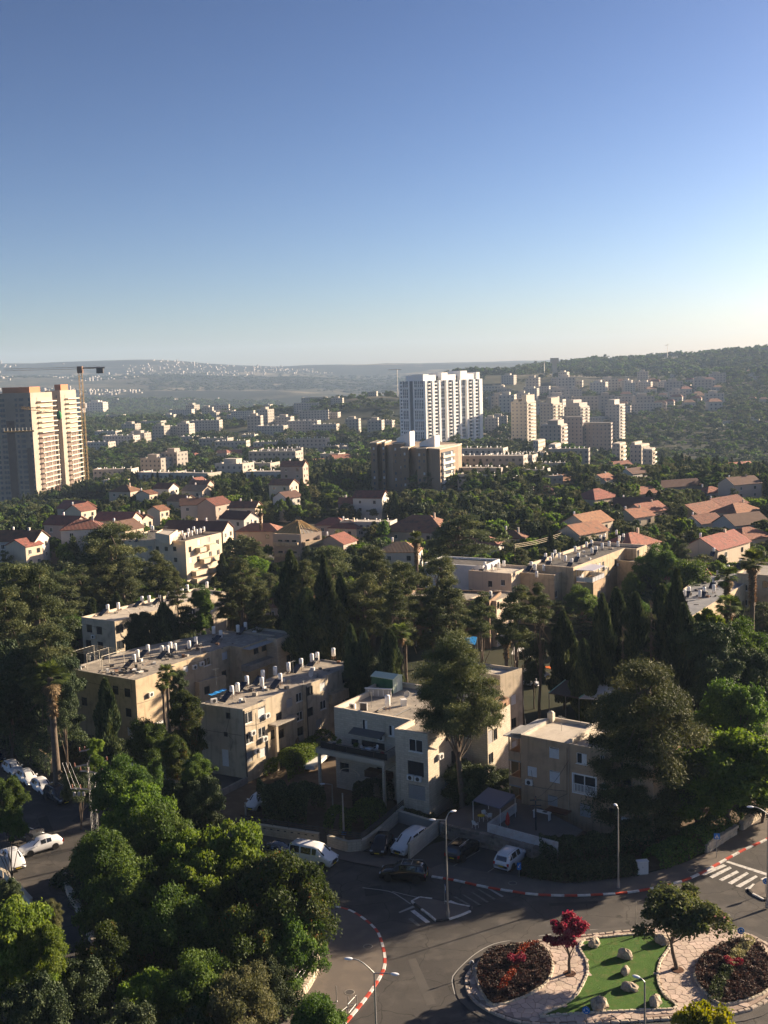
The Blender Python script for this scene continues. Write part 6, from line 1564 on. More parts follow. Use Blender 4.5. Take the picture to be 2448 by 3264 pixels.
def tree_at(key, x, y, h, r, label=None, z=None, rot=None, group=None):
 tm, cm, R, H=PROTO[key]; z=float(terrain(x, y)) if z is None else z
 t=thing(NAMEW.get(KINDW[key], 'broadleaf_tree'), label or '', 'tree', (x, y, z-.1), rng.uniform(0, 6.28) if rot is None else rot, group)
 s=(r/R, r/R, h/H)
 cz=min(h/H, (1.3 if key=='bigpine' else 1.1 if key[:4]=='pine' else 1.45)*r/R) if KINDW[key] not in ('cypress', 'bushy cypress', 'withered conifer') else h/H
 link('trunk', tm, t, scale=s); link('crown', cm, t, (0, 0, h-H*cz), scale=(s[0], s[1], cz))
 gap=h-H*cz
 if gap>2.2 and PROTO[key][2]>2 and key[:2] in ('rd', 'br', 'ru', 'ol'):link('lower_crown', cm, t, (0, 0, max(-.5, gap-H*cz*.62)), (0, 0, 2), (s[0]*.9, s[1]*.9, cz))
 if not label:
  q=to_px(x, y, z+h); TREES.append((q[0], q[1], t, KINDW[key], h, r))
 return t
def T(key, cx, ytop, D, wpx, ybase=None, label=None, **k):
 """tree whose crown is centred on screen column cx, top at ytop, standing at distance D"""
 p=az_dist(cx, ytop, D); zg=float(terrain(p[0], p[1])); h=max(2.0, p[2]-zg-(.2*wpx/2*D/FPX if key[:2] in ('pi', 'bi') else 0))
 return tree_at(key, p[0], p[1], h, wpx/2*D/FPX*1.0, label, **k)
def palm(i, cx, ytop, D, label, s=1.0):
 tk, g, d, H=PALMS[i]; p=az_dist(cx, ytop, D); zg=float(terrain(p[0], p[1])); h=p[2]-zg-1.2*s
 t=thing('palm_tree', label, 'tree', (p[0], p[1], zg-.1), rng.uniform(0, 6)); sz=h/H
 link('trunk', tk, t, scale=(s, s, sz)); link('fronds', g, t, (0, 0, h-H*s), (0, 0, 0), (s, s, s)); link('dead_skirt', d, t, (0, 0, h-H*s), (0, 0, 0), (s, s, s))
 return t
# ---- hand-placed trees of the near ground, D in metres
def uniq(proto_key, newkey, **kw):pass
proto('bigpine', 'pine', 'pine', 77, 5.2, 15, 140, 900, .17, lean=-1.2, crown_lo=.46)
proto('bigpine2', 'pine', 'pine', 78, 5.6, 14, 170, 900, .18, lean=-.5, crown_lo=.10)
KINDW['bigpine']=KINDW['bigpine2']='pine tree'
T('bigpine', 1465, 2050, 119, 258, label='great leaning pine with bare twisted trunk in front of the limestone house roof', rot=0.0)
T('bigpine2', 2052, 2120, 116.5, 370, label='huge pine covering the right half of the tan plastered block', rot=2.0)
T('pineB', 2000, 2330, 115, 170, label='smaller pine crown merged into the near side of the huge right pine')
T('brB', 2330, 2345, 119, 330, label='feathery bright green tree between the huge right pine and the picture edge')
T('brB', 2215, 2450, 117.5, 190, label='feathery green tree low beside the trunk of the huge right pine')
T('rdC', 2430, 2480, 122, 200, label='dark leafy tree at the edge behind the stone pier')
T('rdB', 2350, 2180, 135, 200, label='ivy green rounded tree above the parked cars on the right')
T('cyB', 330, 2168, 128, 92, label='single cypress growing against the stepped block street wall')
palm(0, 158, 2112, 136, 'shaggy fan palm left of the stepped stucco block', 1.45)
T('rdC', 245, 2440, 124, 120, label='small dark tree in front of the stepped block foundation')
T('ruA', 590, 2205, 133, 120, label='rusty flowered tree between the two long stucco blocks')
T('rdB', 470, 2300, 130, 140, label='dark shrubby tree in the gap beside the stepped block')
T('ruA', 552, 2345, 117, 85, label='slender tree with red keys beside the street lamp on the left', rot=1)
T('rdA', 628, 2410, 114, 90, label='small young tree in front of the long stucco block corner')
T('rdC', 650, 2470, 112, 130, label='dark bush tree at the foot of the long stucco block')
T('rdC', 560, 2480, 113, 140, label='dense dark tree left of the long block forecourt')
T('brA', 302, 2352, 112, 55, label='small bright treetop just behind the electricity pylon')
T('rdA', 385, 2425, 108, 170, label='green tree right behind the electricity pylon')
T('brA', 440, 2500, 103, 180, label='yellow green tree under the left street lamp')
T('rdA', 500, 2580, 99, 210, label='green tree in the row between pylon and white van')
T('brB', 600, 2665, 95, 200, label='light green tree behind the crown beside the van')
T('rdA', 330, 2660, 96, 190, label='dark tree mass below the pylon foot')
T('rdA', 400, 2760, 92, 240, label='dense green tree in the left part of the wooded bank')
T('brB', 750, 2630, 94, 240, label='bright yellow green crown left of the white van')
T('ruA', 900, 2730, 88, 330, label='broad tree with rusty keys hiding the white van flank', rot=.5)
T('brB', 650, 2740, 90, 240, label='sunlit green crown in the middle of the wooded bank')
T('rdA', 540, 2860, 86, 250, label='shaded green crown at the heart of the wooded bank')
T('ruA', 760, 2900, 84, 260, label='pale stemmed tree below the broad rusty tree')
T('rdA', 930, 2930, 84, 200, label='green tree leaning over the pavement retaining wall')
T('ruA', 350, 2950, 84, 200, label='sparse tree with pale twigs in the shade left of centre')
T('rdC', 250, 3060, 80, 200, label='dark tree between the shaded lane and the bank')
T('brA', 470, 3100, 79, 210, label='sunlit leafy shrub tree low in the wooded bank')
T('rdA', 620, 3060, 79, 230, label='leafy crown behind the olive tree at the bottom')
T('rdC', 850, 3060, 80, 170, label='dark crown beside the pavement railing')
T('olA', 765, 3105, 76, 240, label='olive grey tree at the bottom left of the plaza')
T('rdC', 400, 3200, 75, 240, label='dark tree at the bottom edge left of the olive grey tree')
T('rdC', 600, 3230, 74, 200, label='dark tree at the bottom edge under the olive grey tree')
T('rdA', 1010, 3195, 73, 210, label='green tree top poking up before the metal barrier at the bottom')
T('brB', 35, 2880, 82, 230, label='tall pale green tree filling the bottom left corner', rot=2)
T('brA', 135, 2950, 80, 150, label='second pale green crown right of the corner tree')
T('rdC', 100, 3120, 76, 220, label='dark foliage under the pale green corner trees')
T('rdB', 20, 2480, 108, 110, label='round green tree at the left edge above the parked cars')
T('olA', 165, 2870, 86, 60, label='scrubby twigs beside the lane wall')
T('rdC', 20, 2800, 90, 90, label='dark shrub behind the notice board at the left edge')
T('yellow' if 0 else 'brA', 2240, 3200, 70, 10, label='tiny sprig by the yellow shrub') if 0 else None
proto('yeA', 'round', 'yellow', 91, 2.2, 3.2, 40, 330, .13, crown_lo=.05); KINDW['yeA']='yellow green shrub'
T('yeA', 2245, 3215, 76, 200, label='yellow green shrub at the bottom edge below the roundabout island')
proto('crA', 'round', 'crimson', 92, 1.5, 4.3, 34, 330, .11, crown_lo=.45, squash=.75); KINDW['crA']='flowering tree'
proto('mvA', 'round', 'mauve', 93, 2.9, 6.2, 60, 420, .13, crown_lo=.42); KINDW['mvA']='leafy tree'
p=at(*zi(608, 366), .25); tree_at('crA', p[0], p[1], 4.75, 1.75, 'small crimson flowering tree on the roundabout flagstones', z=.25, rot=0)
p=at(*zi(1180, 346), .25); tree_at('mvA', p[0], p[1], 6.7, 3.2, 'round bronze green tree on the roundabout flagstones', z=.25, rot=0)
# middle ground pines, cypresses and palms
for a_ in [('pineA', 60, 1790, 172, 230), ('pineB', 130, 1810, 168, 190), ('pineC', 200, 1830, 218, 160), ('pineB', 30, 1880, 160, 200), ('pineA', 340, 1665, 232, 230), ('pineB', 290, 1740, 228, 150), ('pineB', 400, 1790, 222, 120),
   ('pineC', 505, 1768, 195, 110), ('pineB', 555, 1820, 196, 70), ('pineA', 240, 1800, 222, 160), ('pineB', 330, 1800, 226, 160), ('rdC', 140, 1990, 150, 170), ('pineA', 130, 1990, 146, 180), ('rdC', 60, 2040, 153, 230), ('rdC', 20, 2150, 152, 220), ('rdC', 190, 2090, 143, 130),
   ('rdC', 450, 1945, 184, 90), ('cyC', 520, 1925, 184, 110), ('pineB', 590, 1935, 184, 110), ('cyC', 430, 1990, 184, 90), ('rdC', 580, 1990, 184, 120), ('rdB', 640, 1880, 185, 80),
   ('pineC', 770, 1790, 190, 120), ('pineB', 830, 1880, 180, 140), ('pineA', 720, 1850, 188, 90), ('rdC', 560, 2130, 142, 70),
   ('cyC', 925, 1760, 185, 110), ('pineB', 975, 1790, 180, 110), ('cyB', 1030, 1770, 178, 75), ('cyA', 1085, 1830, 175, 60), ('cyC', 975, 1880, 172, 150), ('cyC', 1060, 1890, 170, 120), ('cyB', 910, 1890, 178, 90), ('cyB', 1160, 2010, 150, 80),
   ('pineA', 1050, 1735, 215, 190), ('pineB', 1180, 1745, 200, 200), ('pineC', 1165, 1840, 176, 180), ('pineA', 1285, 1790, 172, 130), ('pineB', 1260, 1860, 165, 130), ('pineA', 1400, 1770, 185, 170), ('pineB', 1440, 1850, 172, 130), ('pineC', 1370, 1900, 170, 150), ('rdC', 1200, 2080, 150, 110),
   ('pineC', 1460, 1640, 255, 230), ('pineC', 1530, 1900, 160, 110),
   ('cyC', 1795, 1950, 160, 95), ('cyC', 1965, 1880, 160, 105), ('cyC', 2025, 1895, 158, 115), ('cyC', 1920, 1900, 154, 90), ('cyB', 2157, 1822, 158, 90), ('cyC', 2110, 1870, 162, 110), ('cyC', 2180, 1930, 152, 120), ('bareA', 2075, 1910, 148, 110), ('bareA', 1985, 1990, 146, 80),
   ('rdC', 2270, 1975, 150, 150), ('brA', 2260, 1945, 162, 130), ('rdA', 2360, 1990, 155, 170), ('rdC', 2400, 2060, 150, 170), ('rdC', 2300, 2080, 146, 180), ('cyC', 1860, 2040, 150, 80), ('rdC', 1700, 2020, 160, 90),
   ('rdC', 1480, 2120, 140, 150), ('rdC', 1130, 2080, 150, 90), ('rdA', 2090, 1750, 230, 120), ('rdB', 2200, 1790, 225, 180), ('rdA', 2130, 1870, 215, 90)]:
 T(*a_)
T('rdC', 1490, 2425, 121, 180); T('rdC', 1580, 2450, 124, 130)
T('cyC', 1240, 2010, 147, 100); T('cyB', 1120, 1995, 151, 70)
T('pineC', 1640, 1885, 148, 150, label='tall two-crowned pine on a long bare trunk in the right centre', rot=1.2)
T('pineC', 1715, 1870, 152, 100, label='slimmer pine on a crooked bare trunk beside the two-crowned pine', rot=2.2)
for a_ in [(2, 1276, 1985, 152, 'short fan palm with orange dead skirt below the central pines', 1.0), (0, 1612, 2000, 150, 'fan palm beneath the tall two-crowned pine', .95), (1, 1325, 1695, 215, 'tall palm in front of the great red roof', 1.05),
   (1, 828, 1612, 320, 'very tall thin palm standing above the shaded red roofs', 1.1), (0, 2318, 1805, 170, 'fan palm before the sunlit wall near the right edge', 1.25), (1, 2400, 1755, 168, 'tallest palm with shaggy trunk near the right edge', 1.3), (2, 2322, 1895, 160, 'lower fan palm under the two tall palms at right', 1.2), (2, 530, 2115, 138, 'small palm crown at the lit wall corner', .8), (2, 517, 2160, 137, 'tuft of palm just below the small palm crown', .6)]:palm(*a_)
# the cut trunk against the long stucco block
st=thing('cut_tree_trunk', 'leaning bare trunk with two sawn stubs in front of the long stucco block', 'tree trunk', (*rel(956, 2400, 0), 0))
a, b=rel(962, 2428, 0), rel(922, 2262, 5.6); c=rel(904, 2224, 6.7); d=rel(924, 2222, 6.8)
m=MB(); m.tube([(*a, -.3), (*((a*.6+b*.4)), 2.3), (*b, 5.6)], [.42, .34, .27], 9); m.tube([(*b, 5.4), (*c, 6.8)], [.24, .17], 8); m.tube([(*b, 5.5), (*d, 6.9)], [.2, .14], 8)
m.build('trunk', mat('stripped_bark', (.17, .125, .09), .9, noise=(2, (.1, .075, .055), .6), bump=(7, .8)), st)
# ---- the suburb's trees: scattered clear of the buildings; largest stay single trees
PROT=[]
for (l, px, py, D, w, dp, an, hp, tm_, wm_) in H_:
 k=FPX/D; PROT.append((px-w*.5*k, px+w*.5*k, py+1.2*k, D))
for (x0, x1, yb, D) in [(1075, 1470, 1560, 500), (390, 700, 1830, 250), (1500, 2110, 1800, 190), (1480, 1640, 1560, 450), (0, 330, 1590, 640), (380, 560, 1500, 700), (1270, 1550, 1400, 900), (1640, 2100, 1440, 900), (1850, 2100, 1480, 760),
      (2080, 2448, 1960, 200), (1330, 1480, 1790, 270), (0, 290, 1790, 300), (850, 960, 1790, 300), (1020, 1105, 1570, 420)]:PROT.append((x0, x1, yb, D))
FA=np.array(FOOT)
def free(x, y, r):
 return not np.any((FA[:, 0]-x)**2+(FA[:, 1]-y)**2<(FA[:, 2]+r*.55)**2)
CLEAR=[(rel(860, 1765, 0), 14), (ground_hit(1050, 1560)[:2], 20), (ground_hit(1100, 1548)[:2], 16)]
def blocked(x, y, h, r):
 z=float(terrain(x, y)); px, py=to_px(x, y, z+h); D=math.hypot(x, y); w=r*FPX/D
 for x0, x1, yb, Db in PROT:
  if D<Db-4 and py<yb and px+w*.7>x0 and px-w*.7<x1:return True
 return False
cand=[]; r=np.random.default_rng(99); cells={}
for tr in range(60000):
 D=175+525*math.sqrt(r.random()); px=r.uniform(-120, 2570)
 p=az_dist(px, 1400, D); x, y=p[0], p[1]
 if D<205 and 560<px<2000:continue
 h=r.uniform(4, 8.8); rad=r.uniform(2.2, 4.4)
 n=float(_vn(x, y, 45)); 
 if n<.22:continue
 cy=r.random()<.17
 if cy:h*=1.2; rad=r.uniform(1.2, 2.0)
 cx_, cy_=int(x//6), int(y//6); near=False
 for i in (-1, 0, 1):
  for j in (-1, 0, 1):
   for (xx, yy, rr) in cells.get((cx_+i, cy_+j), ()):
    if (xx-x)**2+(yy-y)**2<((rr+rad)*.62)**2:near=True
 if near or not free(x, y, rad) or any((x-c[0][0])**2+(y-c[0][1])**2<c[1]**2 for c in CLEAR):continue
 if blocked(x, y, h, rad):
  h*=.5; rad*=.7
  if blocked(x, y, h, rad):continue
 cells.setdefault((cx_, cy_), []).append((x, y, rad)); cand.append((D, x, y, h, rad, cy, r.random()))
cand.sort(key=lambda c:-c[3]/c[0])
NIND=150
bins={}
for i, (D, x, y, h, rad, cy, q) in enumerate(cand):
 key='fcA' if cy else ('fpA' if q<.2 else 'fpB' if q<.38 else 'frA' if q<.62 else 'frB' if q<.82 else 'fbA' if q<.93 else 'foA')
 if i<NIND:
  if D<300:key={'fcA':'cyB', 'fpA':'pineA', 'fpB':'pineB', 'frA':'rdA', 'frB':'rdC', 'fbA':'brA', 'foA':'olA'}[key]
  tree_at(key, x, y, h, rad)
 else:bins.setdefault(key, []).append((x, y, float(terrain(x, y))-.2, rad, h, q*6.28))
print('trees', len(cand), 'single', len(TREES))
# far woods: only as masses
r=np.random.default_rng(5); n=30000
D=np.sqrt(r.random(n)*(3300**2-700**2)+700**2); px=r.uniform(-200, 2650, n); az=np.arctan((px-1224)/FPX)
X, Y=D*np.sin(az), D*np.cos(az)
dens=_vn(X, Y, 170)*.6+_vn(X, Y, 60)*.4+np.where((px>1950) & (D<1700), .35, 0)+np.where((np.abs(D-1500)<250) & (px<1300), .12, 0)-np.where((D>1350) & (D<2100) & (px>1560) & (px<2280), .14, 0)
ok=dens>.40; X, Y, D=X[ok], Y[ok], D[ok]; Z=terrain(X, Y)
FARFOOT=[]
# ------------------------------------------------------------------ far buildings
FB=mat('far_cream_wall', (.43, .385, .33), .85, objvar=.18); FBW=mat('far_window', (.10, .10, .11), .4); FBR=mat('far_roof', (.40, .36, .31), .9, objvar=.25)
def far_mesh(w, d, h, nf, nc, step=False, red=False):
 mb=MB(); mb.box(-w/2, 0, -6, w/2, d, h, 0)
 mb.box(-w/2+.6, .6, h, w/2-.6, d-.6, h+.02, 1)
 for a, b in ((-w/2, -w/2+.4), (w/2-.4, w/2)):mb.box(a, 0, h+.01, b, d, h+.7, 0)
 mb.box(-w/2+.4, 0, h+.01, w/2-.4, .4, h+.7, 0)
 if step:mb.box(-w*.3, d*.3, h+.02, w*.15, d*.8, h+3, 0)
 if red:
  mb.add([(-w/2-.4, -.4, h+.7), (w/2+.4, -.4, h+.7), (w/2+.4, d+.4, h+.7), (-w/2-.4, d+.4, h+.7), (-w*.3, d/2, h+3.2), (w*.3, d/2, h+3.2)], [(0, 1, 5, 4), (1, 2, 5), (2, 3, 4, 5), (3, 0, 4)], 2)
 wb=MB(); fh=h/nf
 for f in range(nf):
  for k in range(nc):x=-w/2+w*(k+.5)/nc; wb.box(x-.65, -.12, f*fh+.9, x+.65, .02, f*fh+2.2)
  for k in range(max(2, int(d/3.5))):y=d*(k+.5)/max(2, int(d/3.5)); wb.box(w/2-.02, y-.65, f*fh+.9, w/2+.12, y+.65, f*fh+2.2)
 tk=MB()
 for k in range(int(w/3)):tk.lathe((-w/2+1.5+k*3, d*(.35+.3*(k%2)), h+.3), [(0, 0), (.32, 0), (.32, 1.2), (.02, 1.25)], 6)
 return mb.mesh('block_wall', [FB, FBR, TILER]), wb.mesh('block_windows', FBW), tk.mesh('block_tanks', TANKW)
FM=[far_mesh(18, 12, 12, 4, 5, True), far_mesh(26, 12, 9.5, 3, 8), far_mesh(14, 12, 15, 5, 4, True), far_mesh(34, 12, 12, 4, 10), far_mesh(11, 10, 6.5, 2, 3, red=True), far_mesh(20, 14, 18, 6, 6, True), far_mesh(13, 10, 6.5, 2, 4)]
def far_block(i, px, py, D, ang, label, group, s=1.0, name='far_apartment_block', cat='apartment building'):
 p=az_dist(px, py, D); z=float(terrain(p[0], p[1]))
 w, wi, tk=FM[i]; t=thing(name, label, cat, (p[0], p[1], z), math.radians(ang), group); t.scale=(s, s, s)
 link('wall', w, t); o=link('window', wi, t); o['kind']='stuff'
 if D<1300 and i!=4:o=link('roof_tank', tk, t); o['kind']='stuff'
 FARFOOT.append((p[0], p[1], 15*s)); return t
hand=[  # idx, px, D, ang, label
 (0, 470, 770, -28, 'cream and grey five storey block beyond the red roofs left of centre'), (2, 530, 775, -28, 'grey side wing of the five storey block beyond the red roofs'), (1, 345, 720, -10, 'low cream building with flat canopy right of the construction towers'),
 (6, 345, 640, -20, 'small flat cream house in the trees below the construction towers'), (1, 480, 620, -30, 'long cream flat with roof tanks above the gabled red roofs'), (1, 590, 600, -30, 'sunlit long low wall with a row of tanks above the red roofs'),
 (6, 540, 560, -30, 'low cream annexe before the long sunlit wall'), (0, 720, 610, -25, 'pink apartment block behind the tall dark cypress'), (1, 790, 640, -22, 'grey block with crowded tanks right of the pink block'), (3, 860, 720, -20, 'wide pale block with roof tanks at centre left'),
 (3, 370, 1080, -20, 'long shaded block on the slope right of the crane'), (0, 430, 1100, -20, 'pale end of the long shaded block on the slope'), (1, 300, 1060, -20, 'shaded block partly behind the crane mast'), (2, 500, 1150, -20, 'block with sunlit edge among the slope trees'), (2, 580, 1160, -20, 'second block with sunlit edge among the slope trees'),
 (0, 405, 1280, -20, 'yellow lit stepped blocks on the crest right of the crane'), (3, 650, 1250, -10, 'cream row on the left crest'), (1, 330, 1200, -20, 'low grey blocks beside the crane mast'),
 (3, 960, 1150, -15, 'long terrace of flats below the central crest'), (1, 1030, 1130, -15, 'right end of the long terrace below the central crest'), (0, 900, 1220, -15, 'stacked flats left under the central crest'), (2, 1120, 1120, -10, 'square pale flats right under the central crest'), (6, 1230, 1180, -20, 'sunlit flats just left of the white high-rise'), (6, 1060, 1350, -20, 'cream house on the central crest'),
 (1, 850, 900, -15, 'row of red edged terrace houses in the wooded middle'), (3, 970, 890, -12, 'row of terrace houses with white tanks in the wooded middle'), (6, 1040, 880, -20, 'white corner house ending the wooded terrace row'), (6, 1105, 870, -25, 'small lit house right of the wooded terrace row'), 
 (3, 1510, 640, -20, 'grey flat blocks with many tanks right of the brown stepped block'), (1, 1620, 600, -22, 'brownish flats with tanks behind the white villa'), (3, 1560, 560, -18, 'long grey flats with crowded roof tanks before the slender tower'), (6, 1690, 520, -25, 'white flat-roofed villa with tanks above the dark pines'),
 (6, 1660, 345, -25, 'small pale flat-roofed house alone in the dark pines right of centre'), (1, 1150, 330, -18, 'white terraced house left of the great red roof'), (6, 560, 240, -30, 'low cream store with two tanks left of the central cypresses'), (1, 850, 560, -18, 'low white block with row of tanks in the central trees'),
 (1, 1810, 720, -15, 'low roof crowded with tanks below the paired striped blocks'), (6, 1600, 1000, -20, 'white low flats right of the white high-rise'), (0, 1590, 1250, -10, 'grey flats on the slope right of the white high-rise'), (2, 1565, 1150, -10, 'shaded block touching the white high-rise at its right'),
]
for i_, px_, D_m, an_, lab_ in hand:far_block(i_, px_, 1300, D_m, an_, lab_, None, .62 if D_m<400 else 1.0)
r=np.random.default_rng(31)
def cluster(n, px0, px1, D0, D1, idx, group, label, angs=(-30, 5), s=(.8, 1.15), cells=[]):
 k=0; tries=0
 while k<n and tries<4000:
  tries+=1; px_, D_m=r.uniform(px0, px1), r.uniform(D0, D1); p=az_dist(px_, 1300, D_m)
  if any((p[0]-f[0])**2+(p[1]-f[1])**2<(f[2]+9)**2 for f in FARFOOT):continue
  far_block(int(r.choice(idx)), px_, 1300, D_m, r.uniform(*angs), label, group, r.uniform(*s)); k+=1
cluster(20, 560, 1260, 1050, 1700, [0, 1, 2, 6, 3], 'flats scattered under the central crest', 'cream flats scattered among the trees under the central wooded crest')
cluster(10, 200, 700, 1150, 1700, [0, 1, 3, 6], 'flats on the left crest', 'cream flats on the wooded crest right of the tower crane')
cluster(8, 640, 1100, 760, 1000, [1, 6, 4], 'terrace houses in the wooded middle', 'terrace houses scattered in the wooded middle left of the white high-rise')
cluster(46, 1560, 2080, 1380, 2000, [0, 1, 2, 3, 6], 'hazy flats on the right-hand slope', 'hazy grey flats stacked on the slope behind the tower cluster', s=(1.1, 1.6))
cluster(36, 1960, 2290, 1500, 1950, [4, 6, 0, 4], 'stepped houses on the right spur', 'pale red-roofed houses stepping along the spur above the wooded valley', s=(1.1, 1.6))
cluster(10, 2150, 2440, 1300, 2100, [6, 4], 'lone houses on the wooded slope', 'lone pale house on the wooded slope at the right')
cluster(12, 1600, 2440, 2150, 2900, [1, 3, 6], 'pale roofs below the right ridge', 'long pale roofs just below the right-hand ridge')
cluster(14, 1480, 1760, 480, 680, [1, 6], 'tank-crowded flats right of centre', 'low flats crowded with roof tanks between the brown block and the slender tower', s=(.7, .9))
cluster(8, 80, 330, 2400, 3300, [5, 2, 3], 'tall hazy blocks behind the cranes', 'tall hazy grey blocks in the valley behind the tower crane', s=(1.2, 2.0))
for k, (l, px_, D_m, w_, an_, hp) in enumerate([('little red roof beyond the pink block', 555, 900, 12, 20, False), ('grey roof cottage beyond the pink block', 600, 880, 12, -20, True), ('red capped house beyond the tall left cypresses', 745, 860, 13, 20, False), ('long low red roof on the wooded slope left of centre', 635, 1000, 22, 10, False), ('red gable at the left of the wooded terrace row', 826, 880, 14, 25, False), ('cream house below the wooded terrace row', 934, 840, 14, -20, True),
 ('red roof behind the gravel yard', 1090, 760, 14, 25, False), ('lone white house in the woods before the brown block', 1180, 800, 13, -20, True), ('red roofed house under the brown block woods', 1010, 700, 13, 25, False), ('small red roof above the wooded valley edge', 1990, 720, 13, 30, False), ('cream house on the valley lip at the right', 2200, 640, 12, 30, True), ('pale roof at the far right lip of the valley', 2380, 620, 13, 30, False)]):
 p=az_dist(px_, 1300, D_m); z=float(terrain(p[0], p[1])); q=to_px(p[0], p[1], z+5); house(l, px_, q[1], 0, w_*1.25, 11, an_, hip=hp, rm=TILER, wm=WALLP if k%2 else CREAM, D=D_m, tank=False, chim=False); FARFOOT.append((p[0], p[1], 12))
# the distant towns: thousands of pale specks, one mass
n=5600; px=r.uniform(-300, 2500, n); Dd=np.where(r.random(n)<.55, r.uniform(4300, 6300, n), r.uniform(3000, 4300, n))
az=np.arctan((px-1224)/FPX); X2, Y2=Dd*np.sin(az), Dd*np.cos(az)
d2=_vn(X2, Y2, 520)*.65+_vn(X2, Y2, 170)*.35+np.where((px<1300) & (Dd>4500) & (Dd<6200), .10, -.06)-np.where(px>1500, .25, 0)
ok=(d2>.545); X2, Y2=X2[ok], Y2[ok]; Z2=terrain(X2, Y2); m=len(X2); wdt=r.uniform(4, 13, m)*r.uniform(.5, 1, m); dp=r.uniform(5, 10, m); hh_=r.uniform(3, 8, m)*np.where(r.random(m)<.06, 2.2, 1); an=r.uniform(-.8, .3, m)
cs=np.array([(-1, -1), (1, -1), (1, 1), (-1, 1)])/2
V=np.zeros((m, 8, 3))
for c in range(4):
 lx, ly=cs[c][0]*wdt, cs[c][1]*dp; x=X2+lx*np.cos(an)-ly*np.sin(an); y=Y2+lx*np.sin(an)+ly*np.cos(an)
 V[:, c]=np.stack([x, y, Z2-4], -1); V[:, c+4]=np.stack([x, y, Z2+hh_], -1)
base=(np.arange(m)*8)[:, None, None]; Fq=np.array([(0, 1, 5, 4), (1, 2, 6, 5), (2, 3, 7, 6), (3, 0, 4, 7), (4, 5, 6, 7)])[None]+base
o=link('distant_town', np_mesh('distant_town', V.reshape(-1, 3), Fq.reshape(-1, 4), mat('distant_white_walls', (.34, .315, .285), .9), attr=None)); tag(o, 'hazy white towns scattered over the far hills', kind='stuff')
# ---- woods as masses: many copies of one crown on points
def wood(name, key, pts, label):
 tm, cm, R, H=PROTO[key]; P=np.array(pts, float)
 me=bpy.data.meshes.new(name); me.from_pydata(P[:, :3].tolist(), [], [])
 a=me.attributes.new('scl', 'FLOAT_VECTOR', 'POINT'); a.data.foreach_set('vector', np.stack([P[:, 3]/R, P[:, 3]/R, P[:, 4]/H], -1).astype(np.float32).ravel())
 a=me.attributes.new('rot', 'FLOAT_VECTOR', 'POINT'); a.data.foreach_set('vector', np.stack([P[:, 5]*0, P[:, 5]*0, P[:, 5]], -1).astype(np.float32).ravel())
 o=link(name, me); tag(o, label, kind='stuff')
 src=bpy.data.objects.new('crown_source_'+key, cm)
 ng=bpy.data.node_groups.new('wood_'+key, 'GeometryNodeTree'); ng.interface.new_socket('Geometry', in_out='INPUT', socket_type='NodeSocketGeometry'); ng.interface.new_socket('Geometry', in_out='OUTPUT', socket_type='NodeSocketGeometry')
 N, L=ng.nodes, ng.links; gi, go=N.new('NodeGroupInput'), N.new('NodeGroupOutput')
 oi=N.new('GeometryNodeObjectInfo'); oi.inputs['Object'].default_value=src; oi.inputs['As Instance'].default_value=True
 ip=N.new('GeometryNodeInstanceOnPoints'); na=[]
 for q in ('scl', 'rot'):
  at_=N.new('GeometryNodeInputNamedAttribute'); at_.data_type='FLOAT_VECTOR'; at_.inputs['Name'].default_value=q; na.append(at_)
 mp=N.new('GeometryNodeMeshToPoints'); L.new(gi.outputs[0], mp.inputs[0])
 L.new(mp.outputs[0], ip.inputs['Points']); L.new(oi.outputs['Geometry'], ip.inputs['Instance']); L.new(na[0].outputs[0], ip.inputs['Scale']); L.new(na[1].outputs[0], ip.inputs['Rotation']); L.new(ip.outputs[0], go.inputs[0])
 md=o.modifiers.new('wood', 'NODES'); md.node_group=ng
 return o
for key, pts in bins.items():wood('suburb_treetops', key, pts, f'{KINDW[key]} crowns crowding between the more distant houses')
FFA=np.array(FARFOOT)
keep=np.array([not np.any((FFA[:, 0]-x)**2+(FFA[:, 1]-y)**2<(FFA[:, 2]*.8)**2) and not np.any((FFA[:, 0]*(1-14/d)-x)**2+(FFA[:, 1]*(1-14/d)-y)**2<30) for x, y, d in zip(X, Y, D)])
X, Y, Z, D=X[keep], Y[keep], Z[keep], D[keep]; r=np.random.default_rng(8)
q=r.random(len(X)); sz=r.uniform(3.2, 6.5, len(X))*np.where(D>2000, 1.5, 1); ht=sz*r.uniform(1.1, 1.9, len(X))
for key, lo, hi, lab in (('xA', 0, .4, 'green far woods on the slopes'), ('xB', .4, .75, 'dark far woods on the slopes'), ('xC', .75, 1.01, 'pine woods on the crests')):
 s_=(q>=lo) & (q<hi); wood('far_woods', key, np.stack([X[s_], Y[s_], Z[s_]-.5, sz[s_], ht[s_], r.uniform(0, 6.28, s_.sum())], -1), lab)
r=np.random.default_rng(77); n=9000; D3=r.uniform(3300, 5400, n); az=np.arctan((r.uniform(-300, 2600, n)-1224)/FPX); X3, Y3=D3*np.sin(az), D3*np.cos(az); ok=_vn(X3, Y3, 600)*.7+_vn(X3, Y3, 150)*.3<.5; X3, Y3=X3[ok], Y3[ok]; z_=r.uniform(6, 15, len(X3))
wood('distant_woods', 'xB', np.stack([X3, Y3, terrain(X3, Y3)-3, z_, z_*.7, r.uniform(0, 6, len(X3))], -1), 'dark woods on the far hillsides')
